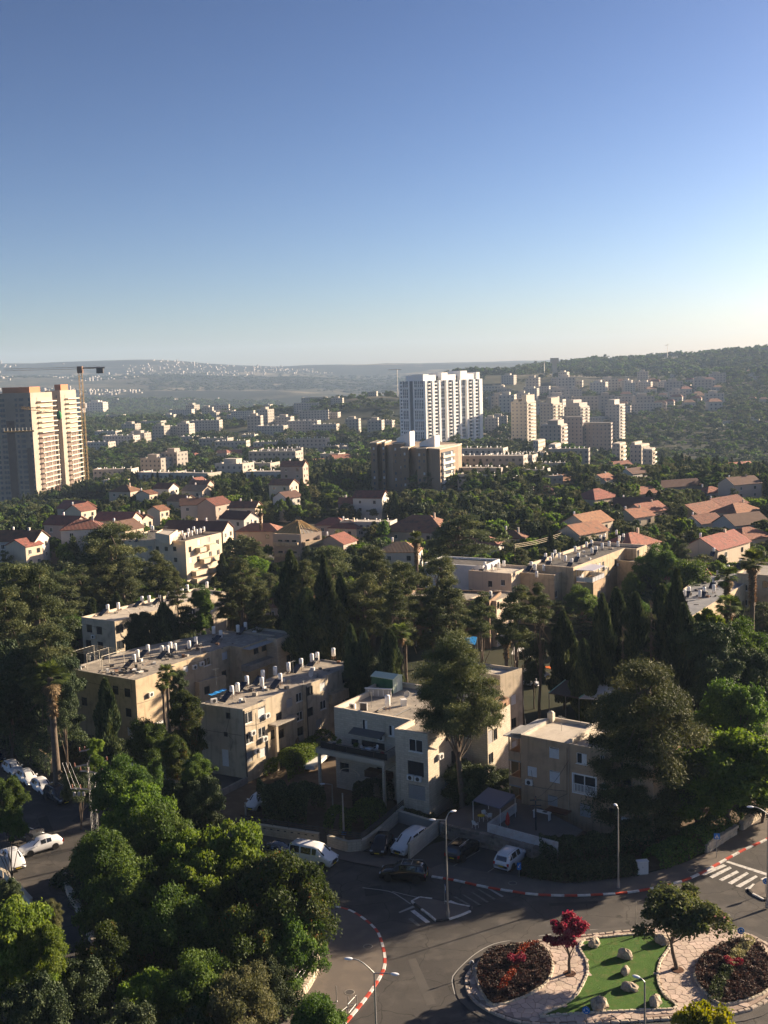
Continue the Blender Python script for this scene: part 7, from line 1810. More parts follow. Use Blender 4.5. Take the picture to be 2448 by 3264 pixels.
# ------------------------------------------------------------------ vehicles
TYRE=mat('tyre_rubber', (.02, .02, .02), .9); RIM=mat('alloy_rim', (.35, .35, .36), .35, .6, .7); LAMPG=mat('headlight_glass', (.5, .52, .55), .1, .8); TAIL=mat('red_tail_light', (.40, .015, .01), .2, .6)
PLATE=mat('yellow_number_plate', (.62, .48, .03), .5); CARGL=mat('car_glass', (.018, .022, .028), .05, .9); TRIM=mat('black_car_trim', (.02, .02, .022), .5)
CARP={'white':mat('white_car_paint', (.74, .745, .75), .22, .6), 'silver':mat('silver_car_paint', (.42, .43, .44), .25, .6, .5), 'black':mat('black_car_paint', (.012, .012, .014), .15, .7), 'grey':mat('dark_grey_car_paint', (.07, .07, .075), .2, .6, .3), 'blue':mat('dark_blue_car_paint', (.02, .03, .06), .2, .6), 'sage':mat('pale_green_car_paint', (.34, .38, .34), .25, .5)}
# stations: x from nose, top height, belt height (0 = no glasshouse), half width at belt, half width at roof
CARS={
 'sedan':(4.6, [(0, .52, 0, .62, .5), (.12, .70, 0, .80, .6), (.6, .84, 0, .86, .7), (1.25, .95, 0, .89, .74), (2.05, 1.40, .96, .90, .62), (2.7, 1.46, .97, .90, .64), (3.3, 1.41, .98, .89, .62), (3.95, 1.06, 0, .87, .7), (4.45, 1.0, 0, .82, .68), (4.6, .72, 0, .74, .6)], (.85, 3.62), .32),
 'hatch':(3.9, [(0, .55, 0, .6, .5), (.12, .74, 0, .78, .6), (.55, .90, 0, .83, .68), (.98, 1.0, 0, .85, .72), (1.6, 1.46, .98, .86, .62), (2.3, 1.52, .99, .86, .64), (3.1, 1.48, 1.0, .85, .62), (3.55, 1.36, 1.02, .83, .58), (3.82, .98, 0, .78, .6), (3.9, .6, 0, .74, .6)], (.72, 3.2), .3),
 'suv':(4.7, [(0, .62, 0, .66, .5), (.12, .88, 0, .84, .64), (.7, 1.05, 0, .9, .76), (1.3, 1.12, 0, .93, .8), (2.0, 1.68, 1.12, .94, .70), (2.8, 1.76, 1.13, .94, .72), (3.8, 1.72, 1.14, .93, .70), (4.35, 1.60, 1.16, .91, .66), (4.62, 1.1, 0, .86, .7), (4.7, .7, 0, .8, .66)], (.9, 3.75), .37),
 'minivan':(5.1, [(0, .6, 0, .7, .5), (.15, .85, 0, .88, .66), (.6, 1.0, 0, .95, .78), (1.0, 1.08, 0, .97, .84), (2.0, 1.68, 1.08, .98, .74), (3.0, 1.78, 1.1, .98, .76), (4.3, 1.76, 1.12, .97, .74), (4.85, 1.62, 1.14, .95, .7), (5.05, 1.1, 0, .9, .74), (5.1, .65, 0, .86, .7)], (.95, 4.05), .34),
 'van':(5.0, [(0, .7, 0, .75, .6), (.12, .95, 0, .92, .7), (.55, 1.12, 0, .96, .8), (.85, 1.25, 0, .97, .86), (1.65, 1.90, 1.25, .98, .80), (2.2, 1.97, 1.2, .98, .84), (3.6, 1.97, 1.2, .98, .84), (4.85, 1.94, 1.2, .97, .82), (4.95, 1.2, 0, .95, .85), (5.0, .7, 0, .92, .8)], (.95, 3.95), .34)}
CARPROTO={}
def car_meshes(kind, col):
 if (kind, col) in CARPROTO:return CARPROTO[kind, col]
 L, st, wh, wr=CARS[kind]; b=MB(); rings=[]
 for x, zt, zb, wb, wt in st:
  g=zb>0; zbb=zb if g else zt-.05
  half=[(wb*.9, .24), (wb, .42), (wb*1.0, zbb*.75 if zbb*.75>.45 else .46), (wb*.975, zbb), (wt, zt), (wt*.5, zt+.025)]
  ring=[(x-L/2, -y, z) for y, z in half]+[(x-L/2, y, z) for y, z in reversed(half)]
  rings.append(ring)
 n=12; V=[p for r_ in rings for p in r_]; F=[]
 for i in range(len(rings)-1):
  for k in range(n-1):F.append((i*n+k, i*n+k+1, (i+1)*n+k+1, (i+1)*n+k))
  F.append((i*n+n-1, i*n, (i+1)*n, (i+1)*n+n-1))
 F.append(tuple(range(n))); F.append(tuple(reversed(range((len(rings)-1)*n, len(rings)*n)))); F=[f[::-1] for f in F]
 b.add(V, F, 0, True); body=b.mesh('car_body', CARP[col])
 glass=[]
 def pane(q, s=.86, off=.014):
  q=[Vector(p) for p in q]; c=sum(q, Vector())/4; nn=(q[1]-q[0]).cross(q[3]-q[0]).normalized()
  if nn.dot(c-Vector((0, 0, .8)))<0:nn=-nn
  Q=[c+(p-c)*s+nn*off for p in q]; m=MB(); Q2=[p-nn*.01 for p in Q]
  m.add([tuple(p) for p in Q+Q2], [(0, 1, 2, 3), (7, 6, 5, 4), (0, 4, 5, 1), (1, 5, 6, 2), (2, 6, 7, 3), (3, 7, 4, 0)]); return m
 for i in range(len(st)-1):
  z0, z1=st[i][2], st[i+1][2]; A, B_=rings[i], rings[i+1]
  if z0 and z1:
   for s in (3, 7):glass.append(('side_window', pane([A[s], B_[s], B_[s+1], A[s+1]])))
  elif z1 and not z0:glass.append(('windscreen', pane([A[4], A[7], B_[7], B_[4]], .9)))
  elif z0 and not z1:glass.append(('rear_window', pane([A[4], A[7], B_[7], B_[4]], .84)))
 gl=[(nm, m.mesh(nm, CARGL)) for nm, m in glass]
 w=MB(); w.tube([(0, -.11, 0), (0, .11, 0)], wr, 16); tyre=w.mesh('tyre', TYRE)
 w=MB(); w.tube([(0, -.118, 0), (0, .118, 0)], wr*.62, 12); 
 for k in range(5):a=k*1.2566; w.obox((wr*.35*math.cos(a), 0, wr*.35*math.sin(a)-.03), .05, .245, .06)
 rim=w.mesh('rim', RIM)
 x0=-L/2; zh=st[1][1]; hw=st[1][3]; zr=st[-2][1]-.12; rw=st[-2][3]
 small=[]
 for s in (-1, 1):
  small.append(('headlight', MB().box(x0+.02, s*(hw-.17)-.15, zh-.17, x0+.32, s*(hw-.17)+.15, zh-.03), LAMPG))
  small.append(('taillight', MB().box(-x0-.2, s*(rw-.1)-.1, zr-.28, -x0-.01, s*(rw-.1)+.1, zr+.02), TAIL))
  cx=next(q for q in st if q[2]>0); small.append(('mirror', MB().box(x0+cx[0]-.55, s*(cx[3]+.1)-.1, cx[2]+.0, x0+cx[0]-.4, s*(cx[3]+.1)+.1, cx[2]+.15), CARP[col]))
  for xw in wh:small.append(('wheel_arch', MB().tube([(x0+xw, s*(st[4][3]-.12), wr+.02), (x0+xw, s*(st[4][3]+.004), wr+.02)], wr*1.16, 16), TRIM))
 small.append(('number_plate', MB().box(x0-.025, -.26, .36, x0+.03, .26, .47), PLATE)); small.append(('number_plate', MB().box(-x0-.03, -.26, .58, -x0+.02, .26, .69), PLATE))
 small.append(('bumper', MB().box(x0-.02, -hw*.85, .22, x0+.2, hw*.85, .34), TRIM)); small.append(('bumper', MB().box(-x0-.2, -rw*.85, .22, -x0+.015, rw*.85, .34), TRIM)); small.append(('radiator_grille', MB().box(x0-.015, -.42, .46, x0+.1, .42, zh-.16), TRIM))
 if kind=='suv':
  for s in (-1, 1):small.append(('roof_rail', MB().tube([(x0+2.1, s*.62, 1.78), (x0+4.2, s*.62, 1.8)], .025, 5), METAL))
 sm=[(nm, m.mesh(nm, mt)) for nm, m, mt in small]
 CARPROTO[kind, col]=(body, gl, tyre, rim, sm, L, wh, wr, st[4][3]); return CARPROTO[kind, col]
NAMES={'sedan':'parked_car', 'hatch':'parked_car', 'suv':'parked_suv', 'minivan':'minivan', 'van':'white_van'}
def car(kind, col, front, rear, label, moving=False, crossbars=False):
 f, r_=at(*front), at(*rear); c=(f+r_)/2; d=f-r_; a=math.atan2(d[1], d[0])+math.pi
 body, gl, tyre, rim, sm, L, wh, wr, hw=car_meshes(kind, col)
 t=thing('moving_suv' if moving else NAMES[kind], label, 'van' if kind in ('van', 'minivan') else 'car', (c[0], c[1], .03), a)
 link('body', body, t)
 for nm, m in gl:link(nm, m, t)
 for nm, m in sm:link(nm, m, t)
 for xw in wh:
  for s in (-1, 1):w=link('wheel', tyre, t, (-L/2+xw, s*(hw-.12), wr)); link('rim', rim, w)
 if crossbars:
  for x in (-.1, .9):MB().tube([(x, -.65, 1.84), (x, .65, 1.84)], .03, 5).build('crossbar', METAL, t, True)
 return t
def zcar(x, y):return x*.18083, 2580+y*.18083
car('sedan', 'white', (66, 2730), (193, 2692), 'white saloon crossing the sunlit patch of the left street')
car('sedan', 'white', (66, 2788), (20, 2722), 'white car with yellow plate facing the camera at the left edge')
car('hatch', 'white', (62, 2478), (22, 2450), 'white hatchback at the far end of the kerb row by the left street')
car('hatch', 'white', (110, 2510), (66, 2478), 'white hatchback in the middle of the kerb row on the left street')
car('hatch', 'white', (158, 2538), (112, 2507), 'white hatchback just behind the dark estate in the kerb row')
car('suv', 'grey', (212, 2568), (160, 2536), 'dark grey estate at the near end of the kerb row')
car('hatch', 'blue', (8, 2440), (-40, 2412), 'dark blue car cut by the left edge behind the white hatchbacks')
car('hatch', 'silver', (652, 2668), (592, 2650), 'small silver car half hidden behind the wooded bank')
car('hatch', 'white', (800, 2588), (850, 2555), 'white car nose showing behind the garden trees of the limestone house')
car('sedan', 'grey', (925, 2738), (850, 2722), 'dark car parked close behind the white van')
car('van', 'white', (1062, 2762), (940, 2738), 'white passenger van parked at the kerb in front of the garden gate')
car('hatch', 'black', (1205, 2727), (1228, 2690), 'black car nose in the driveway beside the white minivan')
car('minivan', 'white', (1268, 2731), (1345, 2678), 'white minivan nose out in the walled driveway')
car('suv', 'black', (1224, 2797), (1352, 2806), 'black suv with roof bars driving along the street', True, True)
car('suv', 'black', (1508, 2700), (1440, 2755), 'black suv nosed into the bay by the rubble wall')
car('suv', 'white', (1660, 2728), (1600, 2778), 'white suv nosed into the bay beside the hedge')
car('suv', 'white', (2470, 2250), (2400, 2243), 'white suv at the right edge on the street behind the ivy')
car('hatch', 'silver', (2390, 2240), (2350, 2250), 'silver car half hidden by ivy on the right side street')
car('sedan', 'grey', (2345, 2280), (2415, 2298), 'dark saloon under the bare branches on the right side street')
car('sedan', 'sage', (1745, 2165), (1672, 2150), 'pale green car in the shaded yard below the sandy corner block')
car('hatch', 'white', (1715, 2190), (1660, 2180), 'white car beside the pale green car in the shaded yard')
car('hatch', 'white', (1140, 2008), (1118, 1998), 'white car glimpsed between the central cypresses')
# open truck
f, r_=at(100, 2712), at(75, 2680); c=(f+r_)/2; a=math.atan2((f-r_)[1], (f-r_)[0])
tr=thing('pickup_truck', 'dark open bed truck beside the white saloon on the left street', 'truck', (*at(88, 2690)[:2], .03), math.radians(-35))
for nm, m, mt in (('cargo_bed', MB().box(-2.4, -.95, .75, 1.0, .95, .85).box(-2.4, -.95, .85, 1.0, -.9, 1.3).box(-2.4, .9, .85, 1.0, .95, 1.3).box(-2.4, -.9, .85, -2.34, .9, 1.3), TRIM), ('cab', MB().prism([(1.05, -.92), (2.6, -.88), (2.6, .88), (1.05, .92)], .5, [1.75, 1.2, 1.2, 1.75]).prism([(1.1, -.8), (2.0, -.78), (2.0, .78), (1.1, .8)], 1.0, [1.9, 1.85, 1.85, 1.9]), CARP['grey']), ('windscreen', MB().box(2.02, -.7, 1.28, 2.06, .7, 1.8), CARGL), ('chassis', MB().box(-2.3, -.4, .45, 2.4, .4, .74), DARKM)):m.build(nm, mt, tr, True)
for x in (-1.6, 1.9):
 for s in (-1, 1):w=MB(); w.tube([(x, s*.75, .38), (x, s*.95, .38)], .38, 14); w.build('wheel', TYRE, tr, True)
MB().tube([(-2.4, .93, 1.32), (1.0, .93, 1.32)], .04, 5).tube([(-2.4, -.93, 1.32), (1.0, -.93, 1.32)], .04, 5).build('side_rail', SHUTW, tr, True)
# ------------------------------------------------------------------ street lamps
LW=mat('white_lamp_housing', (.72, .74, .78), .35, .5)
def lamp_head(mb, p, d, L=.62):
 p=np.array(p, float); d=np.array(d, float); s=np.array([-d[1], d[0], 0]); V=[]; n=10
 prof=[(0, .03, .03), (.12, .12, .07), (.45, .17, .09), (.8, .14, .07), (1, .03, .02)]
 for t, w, h in prof:
  c=p+d*L*t
  for k in range(n):a=2*math.pi*k/n; V.append(c+s*math.cos(a)*w+np.array([0, 0, 1])*math.sin(a)*h)
 mb.add(V, [(i*n+k, i*n+(k+1)%n, (i+1)*n+(k+1)%n, (i+1)*n+k) for i in range(len(prof)-1) for k in range(n)], 0, True)
def lamp(x, y, H, arms, label, straight=False, z=.1):
 """arms: list of (angle, reach, rise)"""
 t=thing('street_lamp', label, 'street lamp', (x, y, z))
 MB().tube([(0, 0, 0), (0, 0, H)], [.10, .055], 8).build('pole', METAL, t, True); MB().lathe((0, 0, 0), [(.16, 0), (.16, .5), (.10, .9)], 8).build('base', METAL, t, True)
 for a, reach, rise in arms:
  d=np.array([math.cos(a), math.sin(a), 0]); m=MB()
  pts=[(0, 0, H-.02), tuple(d*reach+np.array([0, 0, H+rise]))] if straight else [tuple(d*reach*u+np.array([0, 0, H+rise*math.sin(u*math.pi/2)])) for u in (0, .25, .5, .75, 1)]
  if straight:pts=[(0, 0, H-.02), (0, 0, H+rise), tuple(d*reach+np.array([0, 0, H+rise]))]
  m.tube(pts, .04, 6); m.build('arm', METAL, t, True); h=MB(); lamp_head(h, d*reach+np.array([0, 0, H+rise]), d); h.build('lamp_head', LW, t, True)
p=at(1193, 3106, 8); lamp(p[0], p[1], 8.0, [(math.radians(172), 1.5, 1.0), (math.radians(-15), 1.2, .1)], 'two armed street lamp rising from the bottom edge beside the red and white kerb')
p=at(1428, 2928); lamp(p[0], p[1], 9.4, [(math.radians(170), .9, .0), (math.radians(25), .5, .7)], 'two armed street lamp on the small splitter island')
p=at(1971, 2834); lamp(p[0], p[1], 8.0, [(math.radians(100), .35, .15)], 'single headed street lamp on the pavement by the hedge')
p=at(474, 2487, 0); lamp(p[0], p[1], 5.2, [(math.radians(176), 1.5, .25)], 'street lamp with level arm above the trees right of the pylon', True)
p=at(2055, 3135, 6.2); lamp(p[0], p[1], 6.2, [(math.radians(140), .35, .2)], 'lamp post in front of the lawn of the roundabout')
p=at(2449, 2600, 9.0); lamp(p[0], p[1], 9.0, [(math.radians(172), 1.3, .7)], 'street lamp at the right edge beside the zebra crossing')
p=at(1062, 2600, 0); lamp(p[0], p[1], 3.6, [(math.radians(175), .8, .1)], 'small garden lamp beside the arched doorway')
# ------------------------------------------------------------------ signs, bollards, cabinet
def sign(x, y, H, label, z=.13, face=-math.pi/2-.1, r=.3, kind='round'):
 t=thing('road_sign', label, 'road sign', (x, y, z), face+math.pi/2); MB().tube([(0, 0, 0), (0, 0, H)], .035, 6).build('post', METAL, t, True)
 if kind=='round':
  MB().tube([(0, -.05, H-r), (0, -.075, H-r)], r, 20).build('disc', BLUE, t, True); m=MB()
  for k in range(3):  # three curved arrows of the roundabout sign
   a0=k*2.094; pts=[(.16*r/.3*math.cos(a0+q*.35), -.082, H-r+.16*r/.3*math.sin(a0+q*.35)) for q in range(4)]
   m.tube(pts, .025, 4); e=pts[-1]; a1=a0+1.05; m.add([(e[0]+.07*math.cos(a1), -.09, e[2]+.07*math.sin(a1)), (e[0]-.07*math.cos(a1), -.09, e[2]-.07*math.sin(a1)), (e[0]+.1*math.cos(a1+1.57), -.09, e[2]+.1*math.sin(a1+1.57))], [(0, 1, 2)])
  m.build('arrow_symbol', WHITE, t, True)
 elif kind=='cross':
  MB().box(-.3, -.075, H-.62, .3, -.05, H).build('panel', BLUE, t, True); m=MB()
  m.add([(-.22, -.08, H-.52), (.22, -.08, H-.52), (0, -.08, H-.1)], [(0, 1, 2)]); m.build('white_triangle', WHITE, t, True); m=MB()
  m.tube([(-.05, -.095, H-.5), (0, -.095, H-.38), (.0, -.095, H-.28)], .02, 4).tube([(.06, -.095, H-.5), (0, -.095, H-.38)], .02, 4).tube([(0, -.095, H-.22), (0, -.095, H-.2)], .035, 6); m.build('walking_figure', DARKM, t, True)
 elif kind=='keep':
  MB().box(-.2, -.07, H-.75, .2, -.05, H).build('panel', BLUE, t, True); m=MB(); m.tube([(.1, -.085, H-.15), (-.08, -.085, H-.5)], .03, 4).tube([(-.08, -.085, H-.5), (.04, -.085, H-.5)], .03, 4).tube([(-.08, -.085, H-.5), (-.09, -.085, H-.36)], .03, 4); m.build('arrow_symbol', WHITE, t, True)
 return t
p=at(2361, 2995, .2); sign(p[0], p[1], 1.15, 'blue roundabout sign on low post at the top right of the island', .2)
p=at(1869, 3250, .2); sign(p[0], p[1], 1.1, 'blue roundabout sign on the turf at the bottom of the island', .2, -1.9)
p=at(1655, 2800); sign(p[0], p[1], 1.55, 'blue keep-left sign at the end of the hedge by the bays', kind='keep')
p=at(2284, 2737); sign(p[0], p[1], 2.6, 'blue pedestrian crossing sign on the pavement before the zebra', kind='cross')
p=at(1418, 2885); sign(p[0], p[1], 1.9, 'blue sign seen edge-on beside the lamp of the splitter island', kind='keep', face=0)
p=at(2440, 2850); sign(p[0], p[1], 1.5, 'blue roundabout sign cut by the right edge on the splitter island')
p=at(2028, 2980, .2); t=thing('marker_post', 'tall thin grey post at the far kerb of the roundabout', 'post', (*p[:2], .2)); MB().tube([(0, 0, 0), (0, 0, 3.1)], .03, 6).build('pole', METAL, t, True); MB().lathe((0, 0, 0), [(.07, 0), (.07, .08), (.03, .1)], 8).build('foot', METAL, t, True)
p=at(2053, 2978, .2); t=thing('bollard', 'short dark bollard beside the tall thin post', 'bollard', (*p[:2], .2)); MB().lathe((0, 0, 0), [(.09, 0), (.09, .85), (.05, .92), (0.01, .94)], 10).build('post', DARKM, t, True); MB().lathe((0, 0, .7), [(.093, 0), (.093, .12)], 10).build('band', METAL, t, True)
p=at(1504, 3104, .2); t=thing('sign_back', 'round topped sign seen from behind at the left tip of the island', 'road sign', (*p[:2], .2), .2); MB().tube([(0, 0, 0), (0, 0, 1.0)], .04, 6).build('post', DARKM, t, True); m=MB(); m.tube([(.14*math.cos(a), 0, 1.0+.17*math.sin(a)) for a in np.linspace(-.3, 3.44, 9)], .045, 6); m.build('rim', SHUTW, t, True)
p=at(2047, 2790); t=thing('electrical_cabinet', 'pale grey roadside cabinet at the end of the hedge', 'utility cabinet', (*p[:2], .13), math.radians(8))
MB().box(-.55, -.25, .08, .55, .25, 1.35).build('casing', SHUTW, t, True); MB().box(-.6, -.3, 1.35, .6, .3, 1.42).build('lid', SHUTW, t, True); MB().box(-.5, -.27, 0, .5, .22, .08).build('plinth', CONC, t, True)
for s in (-1, 1):MB().box(s*.26-.24, -.262, .15, s*.26+.24, -.25, 1.28).build('door', mat('cabinet_door', (.6, .6, .6), .5), t, True)
MB().box(-.05, -.275, .75, -.01, -.262, .88).build('handle', DARKM, t, True)
for px_, py_ in ((1114, 3163), (1173, 3017), (2204, 2775), (1634, 2815)):
 p=at(px_, py_, .13); t=thing('manhole_cover', {1114:'manhole cover in the sunlit plaza near the metal barrier', 1173:'manhole cover in the shaded plaza by the red and white kerb', 2204:'square drain cover near the zebra crossing', 1634:'drain cover on the pavement by the keep-left sign'}[px_], 'manhole cover', (*p[:2], .132))
 m=MB(); n=24; m.prism([(.36*math.cos(2*math.pi*k/n), .36*math.sin(2*math.pi*k/n)) for k in range(n)], 0, .008); m.build('cover', mat('cast_iron', (.06, .055, .05), .6, noise=(12, (.1, .09, .08), .4)), t, True); MB().lathe((0, 0, 0), [(.36, 0), (.36, .011), (.41, .011), (.41, 0)], 24).build('ring', CONC, t, True)
# metal barrier at the bottom of the plaza
t=thing('metal_barrier', 'low grey steel barrier at the bottom of the plaza', 'barrier', (*at(1110, 3240, .13)[:2], .13))
def bp(x, y, z=0):q=at(1050+x*.13746, 2960+y*.13746, z+.13); return (q[0], q[1], z+.13)
for a, h in (((435, 2020), .95), ((640, 1780), .9), ((440, 1840), .95)):q=bp(*a); MB().tube([q, (q[0], q[1], q[2]+h)], .04, 6).build('post', METAL, t)
for a, b in (((430, 1750), (615, 1545)), ((430, 1770), (640, 1755)), ((455, 1950), (615, 1745)), ((240, 1950), (430, 1790))):MB().tube([bp(*a, .8), bp(*b, .8)], .03, 5).build('rail', METAL, t)
q=at(1073, 3193, .13); t=thing('marker_post', 'thin grey post standing in the sunlit plaza', 'post', (*q[:2], .13)); MB().tube([(0, 0, 0), (0, 0, 1.35)], .04, 6).build('pole', METAL, t, True); MB().lathe((0, 0, 0), [(.08, 0), (.08, .06), (.04, .08)], 8).build('foot', METAL, t, True)
# ------------------------------------------------------------------ rocks, flower beds, hedge
def boulder(px_, py_, r0, label, seed, sq=.8):
 p=at(*zi(px_, py_), .235); rr=np.random.default_rng(seed); V=[]; nu, nv=12, 8; ph=rr.uniform(0, 6, 6)
 for j in range(nv):
  th=math.pi*.62*j/(nv-1)
  for i in range(nu):
   a=2*math.pi*i/nu; k=1+.16*math.sin(2*a+ph[0])+.12*math.sin(3*a+2*th+ph[1])+.10*math.sin(5*a-3*th+ph[2])+rr.uniform(-.07, .07)
   V.append((r0*k*math.sin(th)*1.1*math.cos(a), r0*k*math.sin(th)*.85*math.sin(a), r0*sq*(math.cos(th)+.32)*(.9+.1*k)))
 F=[(j*nu+i, (j+1)*nu+i, (j+1)*nu+(i+1)%nu, j*nu+(i+1)%nu) for j in range(nv-1) for i in range(nu)]
 m=MB(); m.add(V, F); me=m.mesh('boulder', mat('pitted_limestone_boulder', (.50, .42, .32), .95, noise=(2.5, (.30, .24, .18), .5), dirt=(5, (.16, .13, .1), .7), bump=(7, 1.0)))
 o=link('boulder', me, None, (p[0], p[1], .2), (0, 0, seed*1.3)); tag(o, label, 'boulder')
boulder(740, 218, 0.58, 'pale boulder at the top left corner of the turf', 1); boulder(900, 285, 0.53, 'pitted boulder in the upper middle of the turf', 2, 1.2); boulder(904, 368, 0.44, 'smallest boulder in the centre of the turf', 3, 1.1); boulder(925, 452, 0.63, 'flat slanting boulder below the smallest one on the turf', 4, .7)
boulder(765, 550, 0.72, 'largest boulder at the lower left of the turf', 5, .95); boulder(1062, 530, 0.56, 'rounded pale boulder behind the roundabout lamp post', 6, 1.0); boulder(1098, 205, 0.64, 'boulder half hidden under the bronze green tree', 7, .9)
LM['purple']=leafmat('purple_brown_bedding', [(0, (.018, .012, .010)), (.5, (.055, .032, .026)), (1, (.12, .068, .052))], trans=.15); LM['redfl']=leafmat('scarlet_flowers', [(0, (.04, .02, .012)), (.6, (.20, .025, .015)), (1, (.42, .07, .03))], trans=.2); LM['cream']=leafmat('cream_green_bedding', [(0, (.10, .10, .04)), (.5, (.27, .25, .12)), (1, (.45, .40, .22))], trans=.2); LM['dkgreen']=leafmat('dark_green_bedding', [(0, (.015, .025, .01)), (1, (.06, .085, .03))], trans=.2)
def planting(name, label, cat, inside_fn, box, n, h, size, key, seed, z0=.26, kind=None, lump=.5):
 rr=np.random.default_rng(seed); P=[]
 while len(P)<n:
  q=rr.uniform((box[0], box[1]), (box[2], box[3]), (4000, 2)); P+=[c for c in q if inside_fn(c)]
 P=np.array(P[:n]); hh=h*(.45+.75*_vn(P[:, 0]*1.0+seed, P[:, 1], lump))*rr.uniform(.7, 1.1, n)
 c=np.stack([P[:, 0], P[:, 1], z0+hh], -1); nr=rr.normal(size=(n, 3))*.6+np.array([0, 0, .6]); nr /= np.linalg.norm(nr, axis=1)[:, None]
 t=np.cross(nr, rr.normal(size=(n, 3))); t /= np.linalg.norm(t, axis=1)[:, None]; b=np.cross(nr, t); s=size*rr.uniform(.6, 1.4, n)[:, None]
 V=np.stack([c-t*s, c-b*s*.6, c+t*s, c+b*s*.6], 1).reshape(-1, 3)
 o=link(name, np_mesh(name, V, np.arange(n*4).reshape(-1, 4), LM[key], attr=rr.random(n)))
 return tag(o, label, None if kind else cat, kind=kind)
def bbox(P):xs=[p[0] for p in P]; ys=[p[1] for p in P]; return (min(xs), min(ys), max(xs), max(ys))
def path_fn(pts, w):
 S=[np.array(p) for p in pts]
 def f(c):
  for a, b in zip(S[:-1], S[1:]):
   d=b-a; t=max(0, min(1, (c-a)@d/(d@d)))
   if np.linalg.norm(c-a-d*t)<w:return True
  return False
 return f
BL, BR=inset(BEDL, -.05), inset(BEDR, -.05)
redline=path_fn(PX([zi(*p) for p in [(425, 235), (360, 275), (330, 345), (300, 410), (245, 480)]]), .32); mag1=path_fn(PX([zi(310, 350), zi(345, 345)]), .5); crl=path_fn(PX([zi(*p) for p in [(1560, 225), (1510, 290), (1470, 345)]]), .55); grl=path_fn(PX([zi(*p) for p in [(1440, 390), (1400, 450), (1375, 540)]]), .55); mag2=path_fn(PX([zi(1455, 355), zi(1500, 350)]), .45)
planting('bedding_plants', 'purple brown bedding filling the left flower bed', 'plants', lambda c:inside(c, BL) and not redline(c), bbox(BEDL), 9000, .42, .085, 'purple', 1, kind='stuff')
planting('red_flowers', 'band of scarlet flowers across the left flower bed', 'flowers', lambda c:redline(c) and not mag1(c), bbox(BEDL), 1500, .5, .075, 'redfl', 2)
planting('crimson_shrub', 'crimson blossom clump in the centre of the left flower bed', 'shrub', mag1, bbox(BEDL), 900, .9, .08, 'crimson', 3)
planting('bedding_plants', 'dark purple bedding filling the right flower bed', 'plants', lambda c:inside(c, BR) and not crl(c) and not grl(c), bbox(BEDR), 9000, .42, .085, 'purple', 4, kind='stuff')
planting('cream_shrubs', 'cream green strip of shrubs across the right flower bed', 'shrubs', crl, bbox(BEDR), 1500, .6, .08, 'cream', 5); planting('clipped_shrubs', 'dark green strip of shrubs in the lower right flower bed', 'shrubs', grl, bbox(BEDR), 1500, .6, .08, 'dkgreen', 6); planting('crimson_shrub', 'crimson blossom clump in the middle of the right flower bed', 'shrub', mag2, bbox(BEDR), 800, .85, .08, 'crimson', 7)
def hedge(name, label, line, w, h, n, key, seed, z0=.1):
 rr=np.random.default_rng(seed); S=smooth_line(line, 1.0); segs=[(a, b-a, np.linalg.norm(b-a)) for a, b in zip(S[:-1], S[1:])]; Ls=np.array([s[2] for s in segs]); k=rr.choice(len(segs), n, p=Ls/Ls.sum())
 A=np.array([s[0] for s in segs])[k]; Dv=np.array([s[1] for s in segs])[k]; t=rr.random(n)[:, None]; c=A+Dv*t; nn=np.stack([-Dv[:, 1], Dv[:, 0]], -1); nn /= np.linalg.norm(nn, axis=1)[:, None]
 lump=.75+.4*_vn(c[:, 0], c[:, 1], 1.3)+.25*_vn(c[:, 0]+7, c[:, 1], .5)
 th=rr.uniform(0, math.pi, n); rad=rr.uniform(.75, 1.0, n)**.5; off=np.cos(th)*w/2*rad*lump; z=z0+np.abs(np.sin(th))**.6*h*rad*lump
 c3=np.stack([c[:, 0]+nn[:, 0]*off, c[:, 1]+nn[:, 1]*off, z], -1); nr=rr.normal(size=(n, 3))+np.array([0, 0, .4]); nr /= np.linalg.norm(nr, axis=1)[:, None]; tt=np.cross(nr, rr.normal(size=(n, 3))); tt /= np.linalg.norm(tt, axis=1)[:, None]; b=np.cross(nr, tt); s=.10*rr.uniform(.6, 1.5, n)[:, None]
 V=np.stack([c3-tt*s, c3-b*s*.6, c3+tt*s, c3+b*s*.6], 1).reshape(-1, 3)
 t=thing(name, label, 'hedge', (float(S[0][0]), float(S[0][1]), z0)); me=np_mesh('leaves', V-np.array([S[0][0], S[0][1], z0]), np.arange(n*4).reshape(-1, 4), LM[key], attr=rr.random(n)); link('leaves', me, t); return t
hedge('hedge', 'long dark clipped hedge behind the curved pavement', PX([(1672, 2782), (1800, 2802), (1960, 2788), (2020, 2780)]), 2.2, 1.5, 16000, 'dark', 1)
hedge('hedge', 'loose shrubs between the cabinet and the rubble pier', PX([(2075, 2765), (2180, 2720), (2290, 2650), (2350, 2600)]), 3.0, 1.8, 16000, 'green', 2)
hedge('hedge', 'untidy shrubbery in front of the tan block', PX([(1720, 2740), (1850, 2740), (2000, 2710), (2120, 2640)]), 3.6, 2.2, 20000, 'dark', 3)
hedge('hedge', 'bushes growing in the yard against the limestone house side', PX([(1400, 2580), (1470, 2540), (1570, 2490)]), 4.4, 3.0, 24000, 'dark', 4)
hedge('hedge', 'dense garden shrubs behind the stone wall of the limestone house', PX([(830, 2610), (930, 2600), (1010, 2610)]), 4.8, 3.6, 24000, 'dark', 5)
hedge('hedge', 'garden shrubs between gate and driveway of the limestone house', PX([(1060, 2640), (1130, 2650), (1200, 2600)]), 3.0, 2.2, 14000, 'green', 6)
hedge('hedge', 'bushes climbing beside the front posts of the limestone house', PX([(1130, 2560), (1190, 2560), (1230, 2540)]), 2.6, 2.6, 9000, 'dark', 7)
